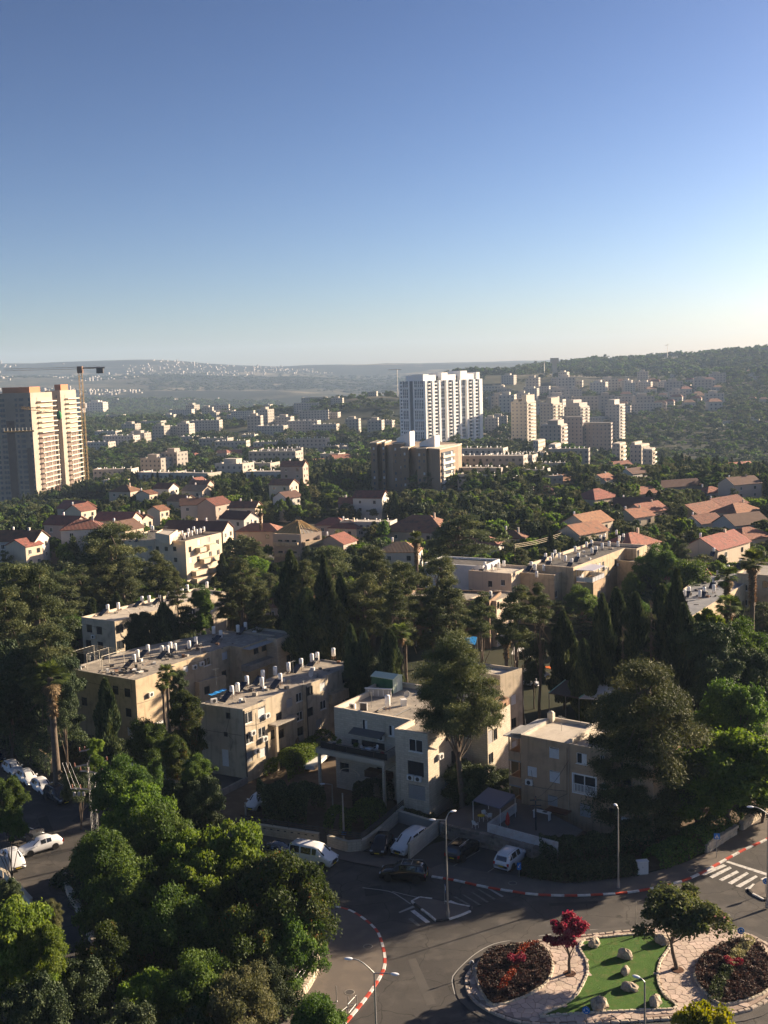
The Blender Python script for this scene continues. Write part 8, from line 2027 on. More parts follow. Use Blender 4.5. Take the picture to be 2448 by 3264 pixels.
hedge('hedge', 'brown dry shrubs at the foot of the limestone house corner', PX([(1290, 2600), (1350, 2620), (1385, 2615)]), 1.6, .9, 5000, 'olive', 8)
hedge('hedge', 'dark shrubs along the left street behind the kerb row of cars', PX([(-60, 2370), (120, 2400), (230, 2460)]), 7, 5.0, 34000, 'dark', 9)
hedge('hedge', 'undergrowth beneath the trees by the stepped block', PX([(240, 2440), (330, 2420), (420, 2450)]), 4.5, 2.6, 18000, 'dark', 10)
hedge('hedge', 'bushes between the two long stucco blocks', PX([(450, 2400), (520, 2420), (600, 2440)]), 5.0, 3.0, 20000, 'dark', 11)
hedge('hedge', 'ivy swallowing the garden wall right of the huge pine', PX([(2230, 2330), (2290, 2300), (2310, 2240)]), 3.6, 4.5, 22000, 'ivy', 12)
hedge('hedge', 'undergrowth under the trees at the right edge', PX([(2200, 2560), (2330, 2520), (2460, 2470)]), 6, 3.2, 24000, 'dark', 13)
hedge('hedge', 'shrubs along the side wall of the long stucco block', PX([(880, 2490), (960, 2440), (1040, 2390)]), 3.2, 2.4, 14000, 'green', 14)
# wooded bank ground and its undergrowth
BANK=PX([(260, 2700), (420, 2640), (640, 2680), (800, 2720), (960, 2780), (1040, 2880), (1005, 2980), (1000, 3100), (930, 3200), (800, 3262), (700, 3400), (380, 3400), (330, 3200), (250, 2960), (210, 2800)])
sheet('bank_soil', BANK, .16, DIRT, 'shaded soil of the wooded bank')
sheet('bank_soil', PX([(-200, 2820), (40, 2830), (105, 2890), (170, 2990), (215, 3120), (250, 3400), (-300, 3500)]), .16, DIRT, 'shaded soil below the lane wall in the corner')
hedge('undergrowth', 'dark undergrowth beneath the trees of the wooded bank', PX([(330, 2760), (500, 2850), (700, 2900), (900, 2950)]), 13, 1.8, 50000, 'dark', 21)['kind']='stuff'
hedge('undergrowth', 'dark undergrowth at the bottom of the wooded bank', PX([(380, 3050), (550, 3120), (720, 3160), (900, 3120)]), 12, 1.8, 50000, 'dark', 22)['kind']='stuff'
# ------------------------------------------------------------------ walls
def stone_wall(name, label, line, h, w, m, stones=None, z0=.05, cap=None, L=.5, courses=3, seed=0):
 t=thing(name, label, 'wall', (*line[0], z0)); rr=np.random.default_rng(seed); S=smooth_line(line, 1.0) if len(line)>2 else [np.array(p) for p in line]
 if stones is None:
  for a, b in zip(S[:-1], S[1:]):d=b-a; MB().obox((*((a+b)/2), z0), np.linalg.norm(d)+.01, w, h, math.atan2(d[1], d[0])).build('wall_section', m, t)
 else:
  for a, b in zip(S[:-1], S[1:]):d=b-a; MB().obox((*((a+b)/2), z0), np.linalg.norm(d)+.01, w*.8, h-.06, math.atan2(d[1], d[0])).build('wall_core', CONC, t)
  cum=0; n_=0
  for c in range(courses):
   pos=rr.uniform(0, L); 
   tot=sum(np.linalg.norm(b-a) for a, b in zip(S[:-1], S[1:]))
   while pos<tot:
    ln=L*rr.uniform(.6, 1.3); q=pos+ln/2; acc=0
    for a, b in zip(S[:-1], S[1:]):
     g=np.linalg.norm(b-a)
     if acc+g>q:d=(b-a)/g; p=a+d*(q-acc); break
     acc+=g
    else:break
    hc=h/courses; x, y, hh=ln/2-.025, w/2+rr.uniform(0, .05), hc*rr.uniform(.82, .97); an=math.atan2(d[1], d[0])+rr.uniform(-.04, .04); V=[]
    for zz, s in ((0, .92), (.15, 1.0), (.85, 1.0), (1, .9)):
     for sx, sy in ((-1, -1), (1, -1), (1, 1), (-1, 1)):
      lx, ly=sx*x*s+rr.uniform(-.02, .02), sy*y*s+rr.uniform(-.02, .02); V.append((p[0]+lx*math.cos(an)-ly*math.sin(an), p[1]+lx*math.sin(an)+ly*math.cos(an), z0+c*hc+zz*hh))
    F=[(k*4+i, k*4+(i+1)%4, k*4+4+(i+1)%4, k*4+4+i) for k in range(3) for i in range(4)]+[(12, 13, 14, 15)]
    if n_<290:MB().add(V, F).build('stone', m, t)
    n_+=1; pos+=ln
 if cap:
  for a, b in zip(S[:-1], S[1:]):d=b-a; MB().obox((*((a+b)/2), z0+h), np.linalg.norm(d)+.03, w+.1, .08, math.atan2(d[1], d[0])).build('coping', cap, t)
 return t
WPALE=mat('bank_wall_stone', (.56, .48, .37), .9, noise=(1.5, (.45, .38, .29), .6), objvar=.15, bump=(12, .7))  # pale rubble stone, one tone range for all faces of these walls
stone_wall('retaining_wall', 'curving pale rubble wall between wooded bank and plaza', PX([(778, 3320), (816, 3270), (865, 3244), (934, 3205), (978, 3156), (1005, 3106), (1010, 3058), (1010, 2990)]), .75, .45, WPALE, True, .05, None, .38, 3, 1)
t=thing('railing', 'thin grey railing on the pale rubble wall', 'railing', (*rel(870, 3225, .8), .8)); RLp=smooth_line(PX([(865, 3238), (930, 3198), (970, 3150), (998, 3100), (1003, 3040)]), 1.9)
for a in RLp:MB().tube([(*a, .8), (*a, 1.85)], .03, 5).build('post', METAL, t)
for zz in (1.8, 1.3):MB().tube([(*a, zz) for a in RLp], .022, 5).build('rail', METAL, t)
stone_wall('retaining_wall', 'rough stone edge of the lane under the wooded bank', PX([(205, 2790), (220, 2850), (250, 2905), (275, 2960), (300, 3020)]), .8, .5, WPALE, True, .05, None, .6, 2, 2)
stone_wall('lane_wall', 'low coped wall along the shaded lane in the bottom left', PX([(18, 2800), (60, 2845), (100, 2890)]), .7, .3, mat('cream_coping', (.66, .56, .43)), None, .05, LIME)
stone_wall('lane_wall', 'far stretch of the low wall beside the lane', PX([(-120, 2700), (-40, 2760), (14, 2798)]), .7, .3, mat('cream_coping', (.66, .56, .43)), None, .05, LIME)
nb=at(42, 2800); t=thing('notice_board', 'pale metal board on posts by the lane wall at the left edge', 'board', (nb[0]-.6, nb[1], .05), math.radians(-38)); MB().box(-1.2, -.04, .9, .6, .04, 2.3).build('panel', SHUT, t, True); MB().tube([(-1.1, 0, 0), (-1.1, 0, .9)], .04, 6).build('post', METAL, t, True); MB().tube([(.5, 0, 0), (.5, 0, .9)], .04, 6).build('post', METAL, t, True)
# garden wall of the limestone house: coursed, with slots and a dark fence above
GW=stone_wall('garden_wall', 'coursed stone garden wall with dark fence left of the gate', [rel(770, 2652, 0), rel(1018, 2691, 0)], 1.15, .3, STONE, None, .03, LIME)
GW2=stone_wall('garden_wall', 'coursed stone garden wall with dark fence right of the gate', [rel(1047, 2697, 0), rel(1153, 2713, 0), rel(1290, 2600, 0)], 1.15, .3, STONE, None, .03, LIME)
def on_wall(root, a, b, n):
 d=b-a; L=np.linalg.norm(d); d=d/L; an=math.atan2(d[1], d[0]); nn=np.array([d[1], -d[0]])
 for k in range(int(L/.85)):c=a+d*(.5+k*.85)+nn*.16; MB().obox((*c, .88), .28, .03, .10, an).build('wall_slot', DARKM, root)
 for k in range(int(L/2)+1):c=a+d*min(L, k*2); MB().obox((*c, 1.26), .05, .05, .8, an).build('fence_post', DARKM, root)
 for z_ in (1.4, 1.62, 1.84):MB().obox((*((a+b)/2), z_), L, .03, .14, an).build('fence_rail', DARKM, root)
on_wall(GW, rel(770, 2652, 0), rel(1018, 2691, 0), 5); on_wall(GW2, rel(1047, 2697, 0), rel(1153, 2713, 0), 5); on_wall(GW2, rel(1153, 2713, 0), rel(1290, 2600, 0), 5)
g=thing('garden_gate', 'dark iron gate in the stone garden wall', 'gate', (*rel(1032, 2694, 0), .1)); ga, gb_=rel(1020, 2692, 0), rel(1045, 2697, 0)
for k in range(9):c=ga+(gb_-ga)*k/8; MB().obox((*c, .1), .03, .03, 1.9, 0).build('bar', DARKM, g)
dd_=gb_-ga; MB().obox((*((ga+gb_)/2), 1.95), np.linalg.norm(dd_), .05, .06, math.atan2(dd_[1], dd_[0])).build('top_rail', DARKM, g)
stone_wall('driveway_wall', 'rendered wall closing the back of the driveway', [rel(1268, 2620, 0), rel(1398, 2660, 0)], 1.3, .25, mat('grey_render', (.38, .36, .33)), None, .05, LIME)
stone_wall('driveway_wall', 'pale boundary wall right of the white minivan', [rel(1398, 2662, 0), rel(1304, 2740, 0)], 1.7, .25, STONE, None, .05)
RW=mat('dark_rubble_stone', (.30, .25, .20), .95, noise=(1.5, (.20, .165, .135), .6), objvar=.25, bump=(12, .7))
stone_wall('rubble_wall', 'rubble retaining wall behind the parked black and white suvs', [rel(1405, 2665, 0), rel(1470, 2685, 0), rel(1560, 2705, 0), rel(1690, 2740, 0), rel(1780, 2760, 0)], 1.6, .5, RW, True, .05, None, .6, 5, 3)
# raised patio with a white parapet
pat=PX([(1400, 2665), (1560, 2705), (1780, 2760), (1860, 2690), (1690, 2600), (1560, 2560)], 0); patio=sheet('patio', [p for p in pat], 1.55, mat('patio_concrete', (.17, .16, .155), .9, noise=(.5, (.13, .12, .115), .5)), 'grey raised patio in front of the tan block')
WPW=mat('whitewashed_parapet', (.60, .59, .58), .8, noise=(.8, (.47, .45, .44), .5), dirt=(2, (.42, .30, .27), .5))
w1a, w1b, w1c=rel(1778, 2712, 1.6), rel(1556, 2650, 1.6), rel(1645, 2585, 1.6)
stone_wall('patio_parapet', 'whitewashed parapet along the street side of the patio', [w1b, w1a], .95, .22, WPW, None, 1.56); stone_wall('patio_parapet', 'whitewashed parapet on the left side of the patio', [w1c, w1b], .95, .22, WPW, None, 1.56)
# canopy, chairs, table, folded parasol
def pz(x, y):return zD_(x, y)
ca_, cb_=rel(*pz(-90, 1195), 3.8), rel(*pz(150, 1265), 3.8); pg=thing('patio_canopy', 'blue grey canopy on thin white posts over the yard', 'canopy', (*ca_, 1.5)); d=cb_-ca_; bk2=u2*3.6
Q=[ca_, cb_, cb_+bk2, ca_+bk2]; MB().prism(Q, 3.75, [3.75+.08, 3.83, 4.1, 4.1]).build('canopy_sheet', mat('blue_grey_canopy', (.13, .15, .21), .7), pg)
for q in Q:MB().tube([(*q, 1.5), (*q, 3.74)], .035, 6).build('post', WHITE, pg)
def chair(x, y, z, a, label):
 t=thing('plastic_chair', label, 'chair', (x, y, z), a); MB().box(-.24, -.22, .40, .24, .22, .44).build('seat', WHITE, t, True); m=MB()
 V=[(-.24, .20, .46), (.24, .20, .46), (.26, .30, .85), (.14, .31, .92), (-.14, .31, .92), (-.26, .30, .85)]; m.add(V+[(x_, y_+.03, z_) for x_, y_, z_ in V], [(0, 1, 2, 3, 4, 5), (11, 10, 9, 8, 7, 6)]+[(i, i+6, (i+1)%6+6, (i+1)%6) for i in range(6)]); m.build('backrest', WHITE, t, True)
 for sx in (-1, 1):
  MB().tube([(sx*.22, -.2, .4), (sx*.25, -.23, 0)], .02, 5).build('leg', WHITE, t, True); MB().tube([(sx*.22, .2, .4), (sx*.25, .25, 0)], .02, 5).build('leg', WHITE, t, True); MB().tube([(sx*.25, -.2, .44), (sx*.26, -.2, .64), (sx*.26, .24, .66)], .022, 5).build('armrest', WHITE, t, True)
for (x_, y_, a, l) in ((815, 235, 2.4, 'white plastic chair nearest the rubble wall corner'), (905, 150, .4, 'white plastic chair under the canopy edge'), (945, 160, 3.4, 'second white plastic chair tucked under the canopy')):
 q=rel(*z6(x_, y_), 1.55); chair(q[0], q[1], 1.56, a, l)
q=rel(*z6(872, 170), 1.55); t=thing('small_table', 'small yellow table between the white plastic chairs', 'table', (*q, 1.56)); MB().lathe((0, 0, .62), [(.4, 0), (.42, .03), (.01, .035)], 16).build('tabletop', PLATE, t, True)
for k in range(4):a=k*1.57+.7; MB().tube([(.25*math.cos(a), .25*math.sin(a), .62), (.32*math.cos(a), .32*math.sin(a), 0)], .02, 5).build('leg', WHITE, t, True)
q=rel(*pz(215, 1440), 1.6); t=thing('folded_parasol', 'folded red parasol leaning inside the patio parapet', 'parasol', (*q, 1.58)); MB().tube([(0, 0, 0), (.05, .1, 1.9)], .025, 6).build('pole', METAL, t, True); MB().tube([(.01, .02, .35), (.02, .04, .6), (.04, .07, 1.3), (.05, .1, 1.8)], [.1, .26, .2, .04], 9).build('canopy_cloth', mat('red_parasol_cloth', (.42, .03, .03), .8), t, True)
q=rel(*pz(520, 1350), 1.6); t=thing('worktop', 'pale worktop with a basin against the tan block wall', 'worktop', (*q, 1.56), math.radians(-36)); MB().box(-1.0, -.3, .75, 1.0, .3, .85).build('worktop', WHITE, t, True); MB().box(-.95, -.25, 0, -.85, .25, .75).box(.85, -.25, 0, .95, .25, .75).build('leg', SHUTW, t, True); MB().box(.1, -.18, .852, .6, .18, .87).build('basin', DARKM, t, True)
# forecourt slab of the long stucco block, low walls
fp=[cA-v1*1.6-u2*5.6, cB+v1*.2-u2*4.6, cB+v1*.1, cA]; sheet('forecourt', fp if area(fp)>0 else fp[::-1], .6, mat('bay_concrete', (.105, .10, .093)), 'raised grey forecourt before the long stucco block')
stone_wall('forecourt_wall', 'stained grey wall under the forecourt of the long stucco block', [fp[0] if area(fp)>0 else fp[0], fp[1]], 1.15, .25, CONC, None, -.3); stone_wall('forecourt_wall', 'short return wall at the forecourt corner', [fp[1], cB+v1*.15], 1.15, .25, CONC, None, -.3)
for i_, (a, b) in enumerate([((405, 2480), (500, 2420)), ((475, 2500), (640, 2430))]):
 pa, pb=rel(*a, 2.2), rel(*b, 2.2); ww=(pb-pa); nn_=np.array([-ww[1], ww[0]])/np.linalg.norm(ww)*(3.0 if i_ else 2.2); t=thing('low_shed', ['pale flat shed roof behind the left street lamp', 'long white sheeted shed roof left of the long stucco block'][i_], 'shed', (*pa, 0)); Q=[pa, pb, pb+nn_, pa+nn_]
 if area(Q)<0:Q=Q[::-1]
 MB().prism(Q, 0, 2.1).build('wall', CONC, t); MB().prism(inset(Q, -.15), 2.1, 2.22).build('roof', mat('pale_blue_grey_sheet', (.34, .37, .42), .6, noise=(1, (.27, .29, .33), .5)), t)
stone_wall('street_wall', 'ruined whitewashed wall piece behind the parked white hatchbacks', PX([(128, 2432), (165, 2462)]), 2.0, .3, STUCCO2, None, .0); stone_wall('street_wall', 'lower whitewashed wall piece behind the dark estate', PX([(174, 2478), (228, 2520)]), 1.5, .3, STUCCO2, None, .0)
stone_wall('rubble_pier', 'sunlit rubble wall at the right edge of the pavement', PX([(2362, 2650), (2400, 2622), (2470, 2575)]), 1.1, .5, WPALE, True, .1, None, .4, 4, 6)
stone_wall('low_rubble_wall', 'low rubble wall behind the pedestrian sign', PX([(2250, 2722), (2300, 2688), (2345, 2660)]), 1.0, .45, WPALE, True, .1, None, .5, 3, 7)
# white dinghy-like sheet and rubbish in the yard beside the limestone house
q0, q1=rel(985, 2465, 0), rel(1050, 2405, 0); t=thing('covered_trailer', 'long white sheeted trailer parked beside the limestone house terrace', 'trailer', (*q0, .1)); d=q1-q0; an=math.atan2(d[1], d[0]); c=(q0+q1)/2
MB().obox((*c, .5), np.linalg.norm(d), 1.5, .5, an).build('body', WHITE, t); m=MB(); 
for s in (-.25, .25):pc_=c+d*s*.5; m.tube([(*(pc_+u1*.0), .3), (*(pc_+u1*.1), .3)], .3, 10)
m.build('wheel', TYRE, t); MB().obox((*(c+d*.3), 1.0), 1.2, 1.3, .6, an).build('dark_load', DARKM, t)
# ------------------------------------------------------------------ pylon with transformer arms
def zp(x, y):return x/2.033, 2100+y/2.033
pb=at(306, 2690); Hp=11.2; py_=thing('electricity_pylon', 'lattice electricity pylon with cross arms and brown insulators over the left trees', 'pylon', (*pb[:2], 0)); m=MB(); lattice_mast(m, pb, 0, Hp-1.8, .3, .62, .035); m.build('lattice_mast', METAL, py_)
BRI=mat('brown_porcelain', (.24, .10, .07), .3, .6)
def arm(z, a0, half, n, tilt=0):
 d=np.array([math.cos(a0), math.sin(a0)]); p0, p1=pb[:2]-d*half, pb[:2]+d*half
 for o_ in (-.12, .12):nn_=np.array([-d[1], d[0]])*o_; MB().tube([(*(p0+nn_), z-tilt), (*(p1+nn_), z+tilt)], .05, 4).build('cross_arm', METAL, py_)
 for k in range(n):
  t_=k/(n-1); c=p0+(p1-p0)*t_; zz=z-tilt+2*tilt*t_; MB().lathe((c[0], c[1], zz+.05), [(.05, 0), (.11, .08), (.05, .14), (.10, .22), (.05, .28), (.09, .36), (.03, .42)], 8).build('insulator', BRI, py_)
MB().tube([(*pb[:2], Hp-1.8), (*pb[:2], Hp)], .12, 6).build('mast_head', METAL, py_)
arm(Hp-.5, math.radians(12), 1.1, 5, .1); arm(Hp-2.1, math.radians(14), 1.7, 3, .15); arm(Hp-3.0, math.radians(-20), 1.4, 4, .0); arm(Hp-5.0, math.radians(-8), 2.3, 6, -.1)
for k in range(3):a=.4+k*.5; q=pb[:2]+np.array([-2.2, -.2]); MB().tube([(q[0]+k*.5, q[1], Hp-4.9), (q[0]-1.2+k*.4, q[1]+1.2, Hp-2.2)], .025, 4).build('strut', METAL, py_)
for k in range(3):MB().lathe((pb[0]-1.9+.5*k, pb[1]-.3, Hp-5.6), [(.0, 0), (.17, .05), (.17, .45), (.05, .5)], 8).build('transformer_can', SHUT, py_)
for i_, (px_, yt_, yb_, l) in enumerate([(1664, 2120, 2370, 'tall brown wooden pole between the dark stucco slab and the tan block'), (1706, 2540, 2690, 'dark utility pole inside the patio parapet'), (1094, 2530, 2700, 'grey pole in front of the garden wall carrying a small blue sign'), (784, 2560, 2650, 'thin pole at the left end of the garden wall'), (1325, 1965, 2060, 'concrete pole with cross arms behind the central pines')]):
 b=at(px_+(yb_-yt_)*.02, yb_); h=2.0
 while to_px(b[0], b[1], h)[1]>yt_ and h<16:h+=.1
 t=thing('utility_pole', l, 'utility pole', (*b[:2], 0)); MB().tube([(0, 0, 0), (0, 0, h)], [.13, .08], 7).build('pole', [BARK, DARKM, METAL, METAL, CONC][i_], t, True)
 if i_ in (1, 4):
  for z_ in (h-1.1, h-.5):MB().box(-.6, -.06, z_, .6, .06, z_+.12).build('cross_arm', DARKM, t, True)
 if i_==0:MB().tube([(0, 0, h-1), (.6, -.2, h-.6)], .03, 5).build('bracket', METAL, t, True)
 if i_==2:MB().tube([(0, -.14, 1.6), (0, -.17, 1.6)], .28, 16).build('blue_sign', BLUE, t, True); MB().tube([(-.1, -.18, 1.55), (.1, -.18, 1.65)], .03, 4).build('sign_symbol', WHITE, t, True)
 if i_==3:MB().lathe((0, 0, h), [(.12, 0), (.02, .1)], 6).build('cap', METAL, t, True)
# cables of the right middle ground
for k in range(3):
 a, b=az_dist(1640, 1735+5*k, 260), az_dist(1850, 1672+6*k, 300); t=thing('overhead_cable', ['upper', 'middle', 'lower'][k]+' overhead cable slanting above the trees left of the red roofs', 'cable', tuple(a)); MB().tube([tuple(a+(b-a)*s-np.array([0, 0, 4*s*(1-s)*.8])) for s in np.linspace(0, 1, 9)], .05, 4).build('cable', mat('pale_cable', (.42, .36, .24), .6), t); MB().tube([tuple(a), (a[0], a[1], float(terrain(a[0], a[1])))], .12, 5).build('support_pole', BARK, t)
# sheds and tent roofs behind the tan block
def slab_roof(label, pts, zs, m, posts=True, trim=None, name='canopy_roof', cat='canopy'):
 P=[rel(*p, z) for p, z in zip(pts, zs)]; t=thing(name, label, cat, (*P[0], zs[0])); n=len(P); V=[(*p, z) for p, z in zip(P, zs)]+[(*p, z-.12) for p, z in zip(P, zs)]; m_=MB()
 m_.add(V, [tuple(range(n)), tuple(reversed(range(n, 2*n)))]+[(i, i+n, (i+1)%n+n, (i+1)%n) for i in range(n)]); m_.build('sheet', m, t)
 if posts:
  for p, z in zip(P, zs):MB().tube([(*p, 0), (*p, z-.1)], .06, 6).build('post', METAL, t)
 if trim:MB().tube([(*P[trim[0]], zs[trim[0]]), (*P[trim[1]], zs[trim[1]])], .1, 5).build('edge_trim', mat('mint_green_trim', (.25, .50, .40), .5), t)
 return t
slab_roof('dark canopy roof with mint green edge behind the tan block', [pz(580, 245), pz(845, 290), pz(965, 175), pz(725, 130)], [5.4, 5.4, 5.4, 5.4], mat('dark_brown_sheet', (.10, .08, .07), .8), trim=(0, 3))
slab_roof('white pitched tent roof right of the dark canopy, near slope', [pz(845, 290), pz(1040, 300), pz(1200, 200), pz(1120, 95)], [5.4, 5.3, 5.3, 6.8], mat('white_sheeting', (.70, .67, .62), .6), trim=(0, 3))
slab_roof('pale corrugated strip roof at the left corner of the tan block', [pz(240, 600), pz(335, 605), pz(600, 465), pz(480, 475)], [9.5, 9.7, 9.7, 9.5], mat('grey_corrugated_sheet', (.42, .41, .39)), False)
yb_=Building('yard_house', 'low flat yard house with vents behind the tan block', 'house', rect(*pz(1260, 160), 4.6, 6, 6, -30), 0, 4.6, TAN, ROOFW, .3); yb_.win(0, *pz(1150, 200), 1, 1.2, 'dark'); yb_.finish()
yc_=Building('yard_annexe', 'low tan annexe with satellite dish behind the huge right pine', 'annexe', rect(2280, 2235, 4.2, 8, 6, -25), 0, 4.2, TAN, ROOFW, .3); yc_.win(0, 2200, 2260, 1, 1.2, 'dark'); yc_.finish()
q=rel(2178, 2185, 5.2); water_tank(q[0], q[1], 4.0, 'white tank on tall rack above the ivy right of the huge pine', None, None, 1.5)
q=rel(2205, 2235, 4.0); dish(q[0], q[1], 4.0, .8, 'grey dish on the low tan annexe near the ivy', r=.7)
oc=slab_roof('bright orange awning in the shaded yard', [(1730, 2125), (1790, 2140), (1850, 2135), (1800, 2118)], [1.6, 1.6, 1.6, 1.6], mat('orange_awning', (.62, .14, .02), .7), False)
gs=slab_roof('white canvas roof below the two crowned pine', [(1630, 2085), (1690, 2095), (1700, 2070), (1640, 2060)], [2.8, 2.8, 2.8, 2.8], mat('white_sheeting', (.70, .67, .62)))
bt=slab_roof('blue tarpaulin roof in the shade of the central pines', [(1475, 2045), (1515, 2055), (1520, 2030), (1480, 2025)], [2.6, 2.6, 2.8, 2.8], mat('blue_tarpaulin', (.02, .20, .55)))
# unfinished house with bare rafters
def zu(x, y):return 816+x/2.033, 1600+y/2.033
UP=[rel(*zu(110, 205), 9), rel(*zu(290, 210), 9), rel(*zu(425, 190), 9), rel(*zu(270, 160), 9)]
if area(UP)<0:UP=UP[::-1]
UH=Building('unfinished_house', 'half built stone house with bare timber rafters left of the central pines', 'house', UP, -1, 9, WALLP, CONC, .2)
UH.grid(0, 3, 1.3, 1.6, ['hole', 'dark'], floors=3); UH.grid(1, 2, 1.3, 1.6, ['hole', 'dark'], floors=3); UH.finish()
c=np.mean(UP, 0); TIM=mat('raw_timber', (.45, .31, .15), .8)
for i in range(4):
 for s in np.linspace(0, 1, 7)[:-1]:p=UP[i]+(UP[(i+1)%4]-UP[i])*s; MB().tube([(*p, 9.05), (*(c+(p-c)*.12), 12)], .09, 4).build('rafter', TIM, UH.root)
MB().add([(*UP[0], 9.1), (*UP[1], 9.1), (*c, 12.1)], [(0, 1, 2)]).build('roof_board', mat('straw_sheathing', (.34, .23, .09), .8), UH.root)
for e, z_ in ((1, 3.0), (1, 6.0), (0, 3.0), (0, 6.0)):
 a, d, L, n=UH.edge(e); UH.part('balcony', prism_of(UH.slab_at(e, .5, L-.5, z_, z_+.9, .02, 1.2)), STUCCO2)
# road past the unfinished house and the gravel yard
lr=MB(); 
def gsheet(name, label, pts, m, off=.5):
 P=[ground_hit(*p) for p in pts]; m_=MB(); m_.add([(p[0], p[1], p[2]+off) for p in P], [tuple(range(len(P)))]); o=m_.build(name, m); tag(o, label, kind='structure')
gsheet('side_road', 'short grey side road by the unfinished house', [(812, 1840), (900, 1850), (985, 1800), (940, 1778), (860, 1770)], mat('bay_concrete', (.105, .10, .093)), .15)
gsheet('gravel_yard', 'pale gravel yard among the trees left of the brown block', [(1018, 1585), (1090, 1592), (1108, 1548), (1060, 1540)], mat('pale_gravel', (.30, .25, .19), .95, noise=(.3, (.22, .185, .14), .5)), .6)
gsheet('gravel_yard', 'pale car park strip right of the left red roofs', [(905, 1570), (960, 1580), (975, 1560), (930, 1552)], mat('pale_gravel', (.30, .25, .19)), .6)
# ------------------------------------------------------------------ aerials, patches, terrace clutter
for i_, (px_, py_, z_, h_, w_) in enumerate([(690, 2185, 9.3, 2.4, 'long stucco block roof near its street end'), (935, 2150, 9.3, 2.0, 'long stucco block roof beside the dark downpipe'), (640, 2100, 9.1, 2.4, 'stepped stucco block roof over the orange wall'), (820, 2040, 9.1, 2.2, 'stepped stucco block roof near its far tanks'), (1185, 2255, 9.6, 2.0, 'limestone house roof behind the hatch'),
 (1790, 2330, 9.25, 1.8, 'sunlit roof of the tan block'), (560, 1915, 8.9, 2.4, 'rear slab block among the pines'), (1985, 1740, 10.9, 2.2, 'long sandy block roof'), (530, 1705, 13.1, 2.2, 'cream balcony block roof'), (2300, 1850, 7.3, 2.6, 'grey felt roof by the palms')]):
 q=rel(px_, py_, z_); t=thing('roof_aerial', 'television aerial on the '+w_, 'aerial', (*q, z_), .6+i_*.3); MB().tube([(0, 0, 0), (0, 0, h_)], .025, 5).build('mast', METAL, t, True); m=MB(); m.tube([(-.5, 0, h_-.15), (.5, 0, h_-.15)], .015, 4)
 for k in range(6):m.tube([(-.45+k*.18, -.25+k*.02, h_-.15), (-.45+k*.18, .25-k*.02, h_-.15)], .012, 4)
 m.build('antenna_rods', METAL, t, True)
PATCH=mat('fresh_asphalt_patch', (.034, .033, .033), .9, noise=(.8, (.045, .043, .042), .5), bump=(40, .4)); PATCH2=mat('pale_worn_asphalt', (.098, .09, .082), .9, noise=(.6, (.075, .07, .065), .5), bump=(40, .4))
for k, q in enumerate([[(1250, 2990), (1330, 2965), (1345, 2985), (1262, 3012)], [(1560, 2905), (1660, 2895), (1668, 2915), (1565, 2926)], [(1160, 2830), (1215, 2822), (1222, 2850), (1165, 2858)], [(2120, 2870), (2220, 2850), (2230, 2868), (2128, 2888)], [(250, 2600), (330, 2640), (310, 2660), (228, 2618)], [(120, 2610), (150, 2600), (200, 2720), (170, 2735)], [(1300, 3060), (1325, 3055), (1390, 3200), (1360, 3206)], [(1750, 2880), (1905, 2872), (1906, 2880), (1751, 2889)]]):strip('asphalt_patch', q, PATCH if k%3 else PATCH2, road, .018)
ta, td, tL, tn=B.edge(0)
def onter(u, o):return ta+td*u+tn*o
for i_, (u, o, sz_, m_, l) in enumerate([(1.0, 1.6, .5, DARKM, 'dark planter at the left end of the limestone house terrace'), (2.1, 2.2, .45, TAN, 'clay planter on the limestone house terrace'), (4.6, 2.3, .5, WHITE, 'white planter before the terrace doors')]):
 c=onter(u, o); t=thing('planter', l, 'planter', (*c, 5.9)); MB().lathe((0, 0, 0), [(sz_*.3, 0), (sz_*.45, sz_*.8), (.02, sz_*.78)], 10).build('pot', m_, t, True); rr=np.random.default_rng(i_); C=np.array([[0, 0, .75], [.12, .1, .95]]); V, F, a=leaves(C, np.array([.32, .26]), 160, .08, rr); link('plant', np_mesh('plant', V, F, LM['green'], attr=a), t)
c=onter(6.3, 1.9); t=thing('terrace_table', 'round table on the limestone house terrace', 'table', (*c, 5.9)); MB().lathe((0, 0, .7), [(.5, 0), (.52, .03), (.01, .035)], 16).build('tabletop', SHUTW, t, True); MB().lathe((0, 0, 0), [(.25, 0), (.05, .05), (.05, .7)], 10).build('pedestal', METAL, t, True)
for k in range(3):a=k*2.1+.5; chair(c[0]+.8*math.cos(a), c[1]+.8*math.sin(a), 5.91, a-1.57, ['first', 'second', 'third'][k]+' white chair round the terrace table of the limestone house')
q=onter(8.4, 2.4); barrel(q[0], q[1], 5.9, 'red and white drum in the terrace corner of the limestone house', KERBR, .25, .7)
for k, (a, b, z0_, z1_, l) in enumerate([((1664, 2140), (1094, 2540), 9.0, 4.2, 'cable from the brown pole to the garden wall pole'), ((1706, 2545), (1664, 2200), 5.5, 8.4, 'cable from the patio pole up to the brown pole'), ((1706, 2548), (1830, 2390), 5.4, 8.6, 'cable from the patio pole to the tan block wall')]):
 A, C2=at(*a, z0_), at(*b, z1_); t=thing('overhead_cable', l, 'cable', tuple(A)); MB().tube([tuple(A+(C2-A)*s-np.array([0, 0, 3*s*(1-s)])) for s in np.linspace(0, 1, 12)], .02, 4).build('cable', DARKM, t); MB().lathe(tuple(A), [(.05, -.1), (.08, 0), (.04, .1)], 6).build('insulator', BRI, t)
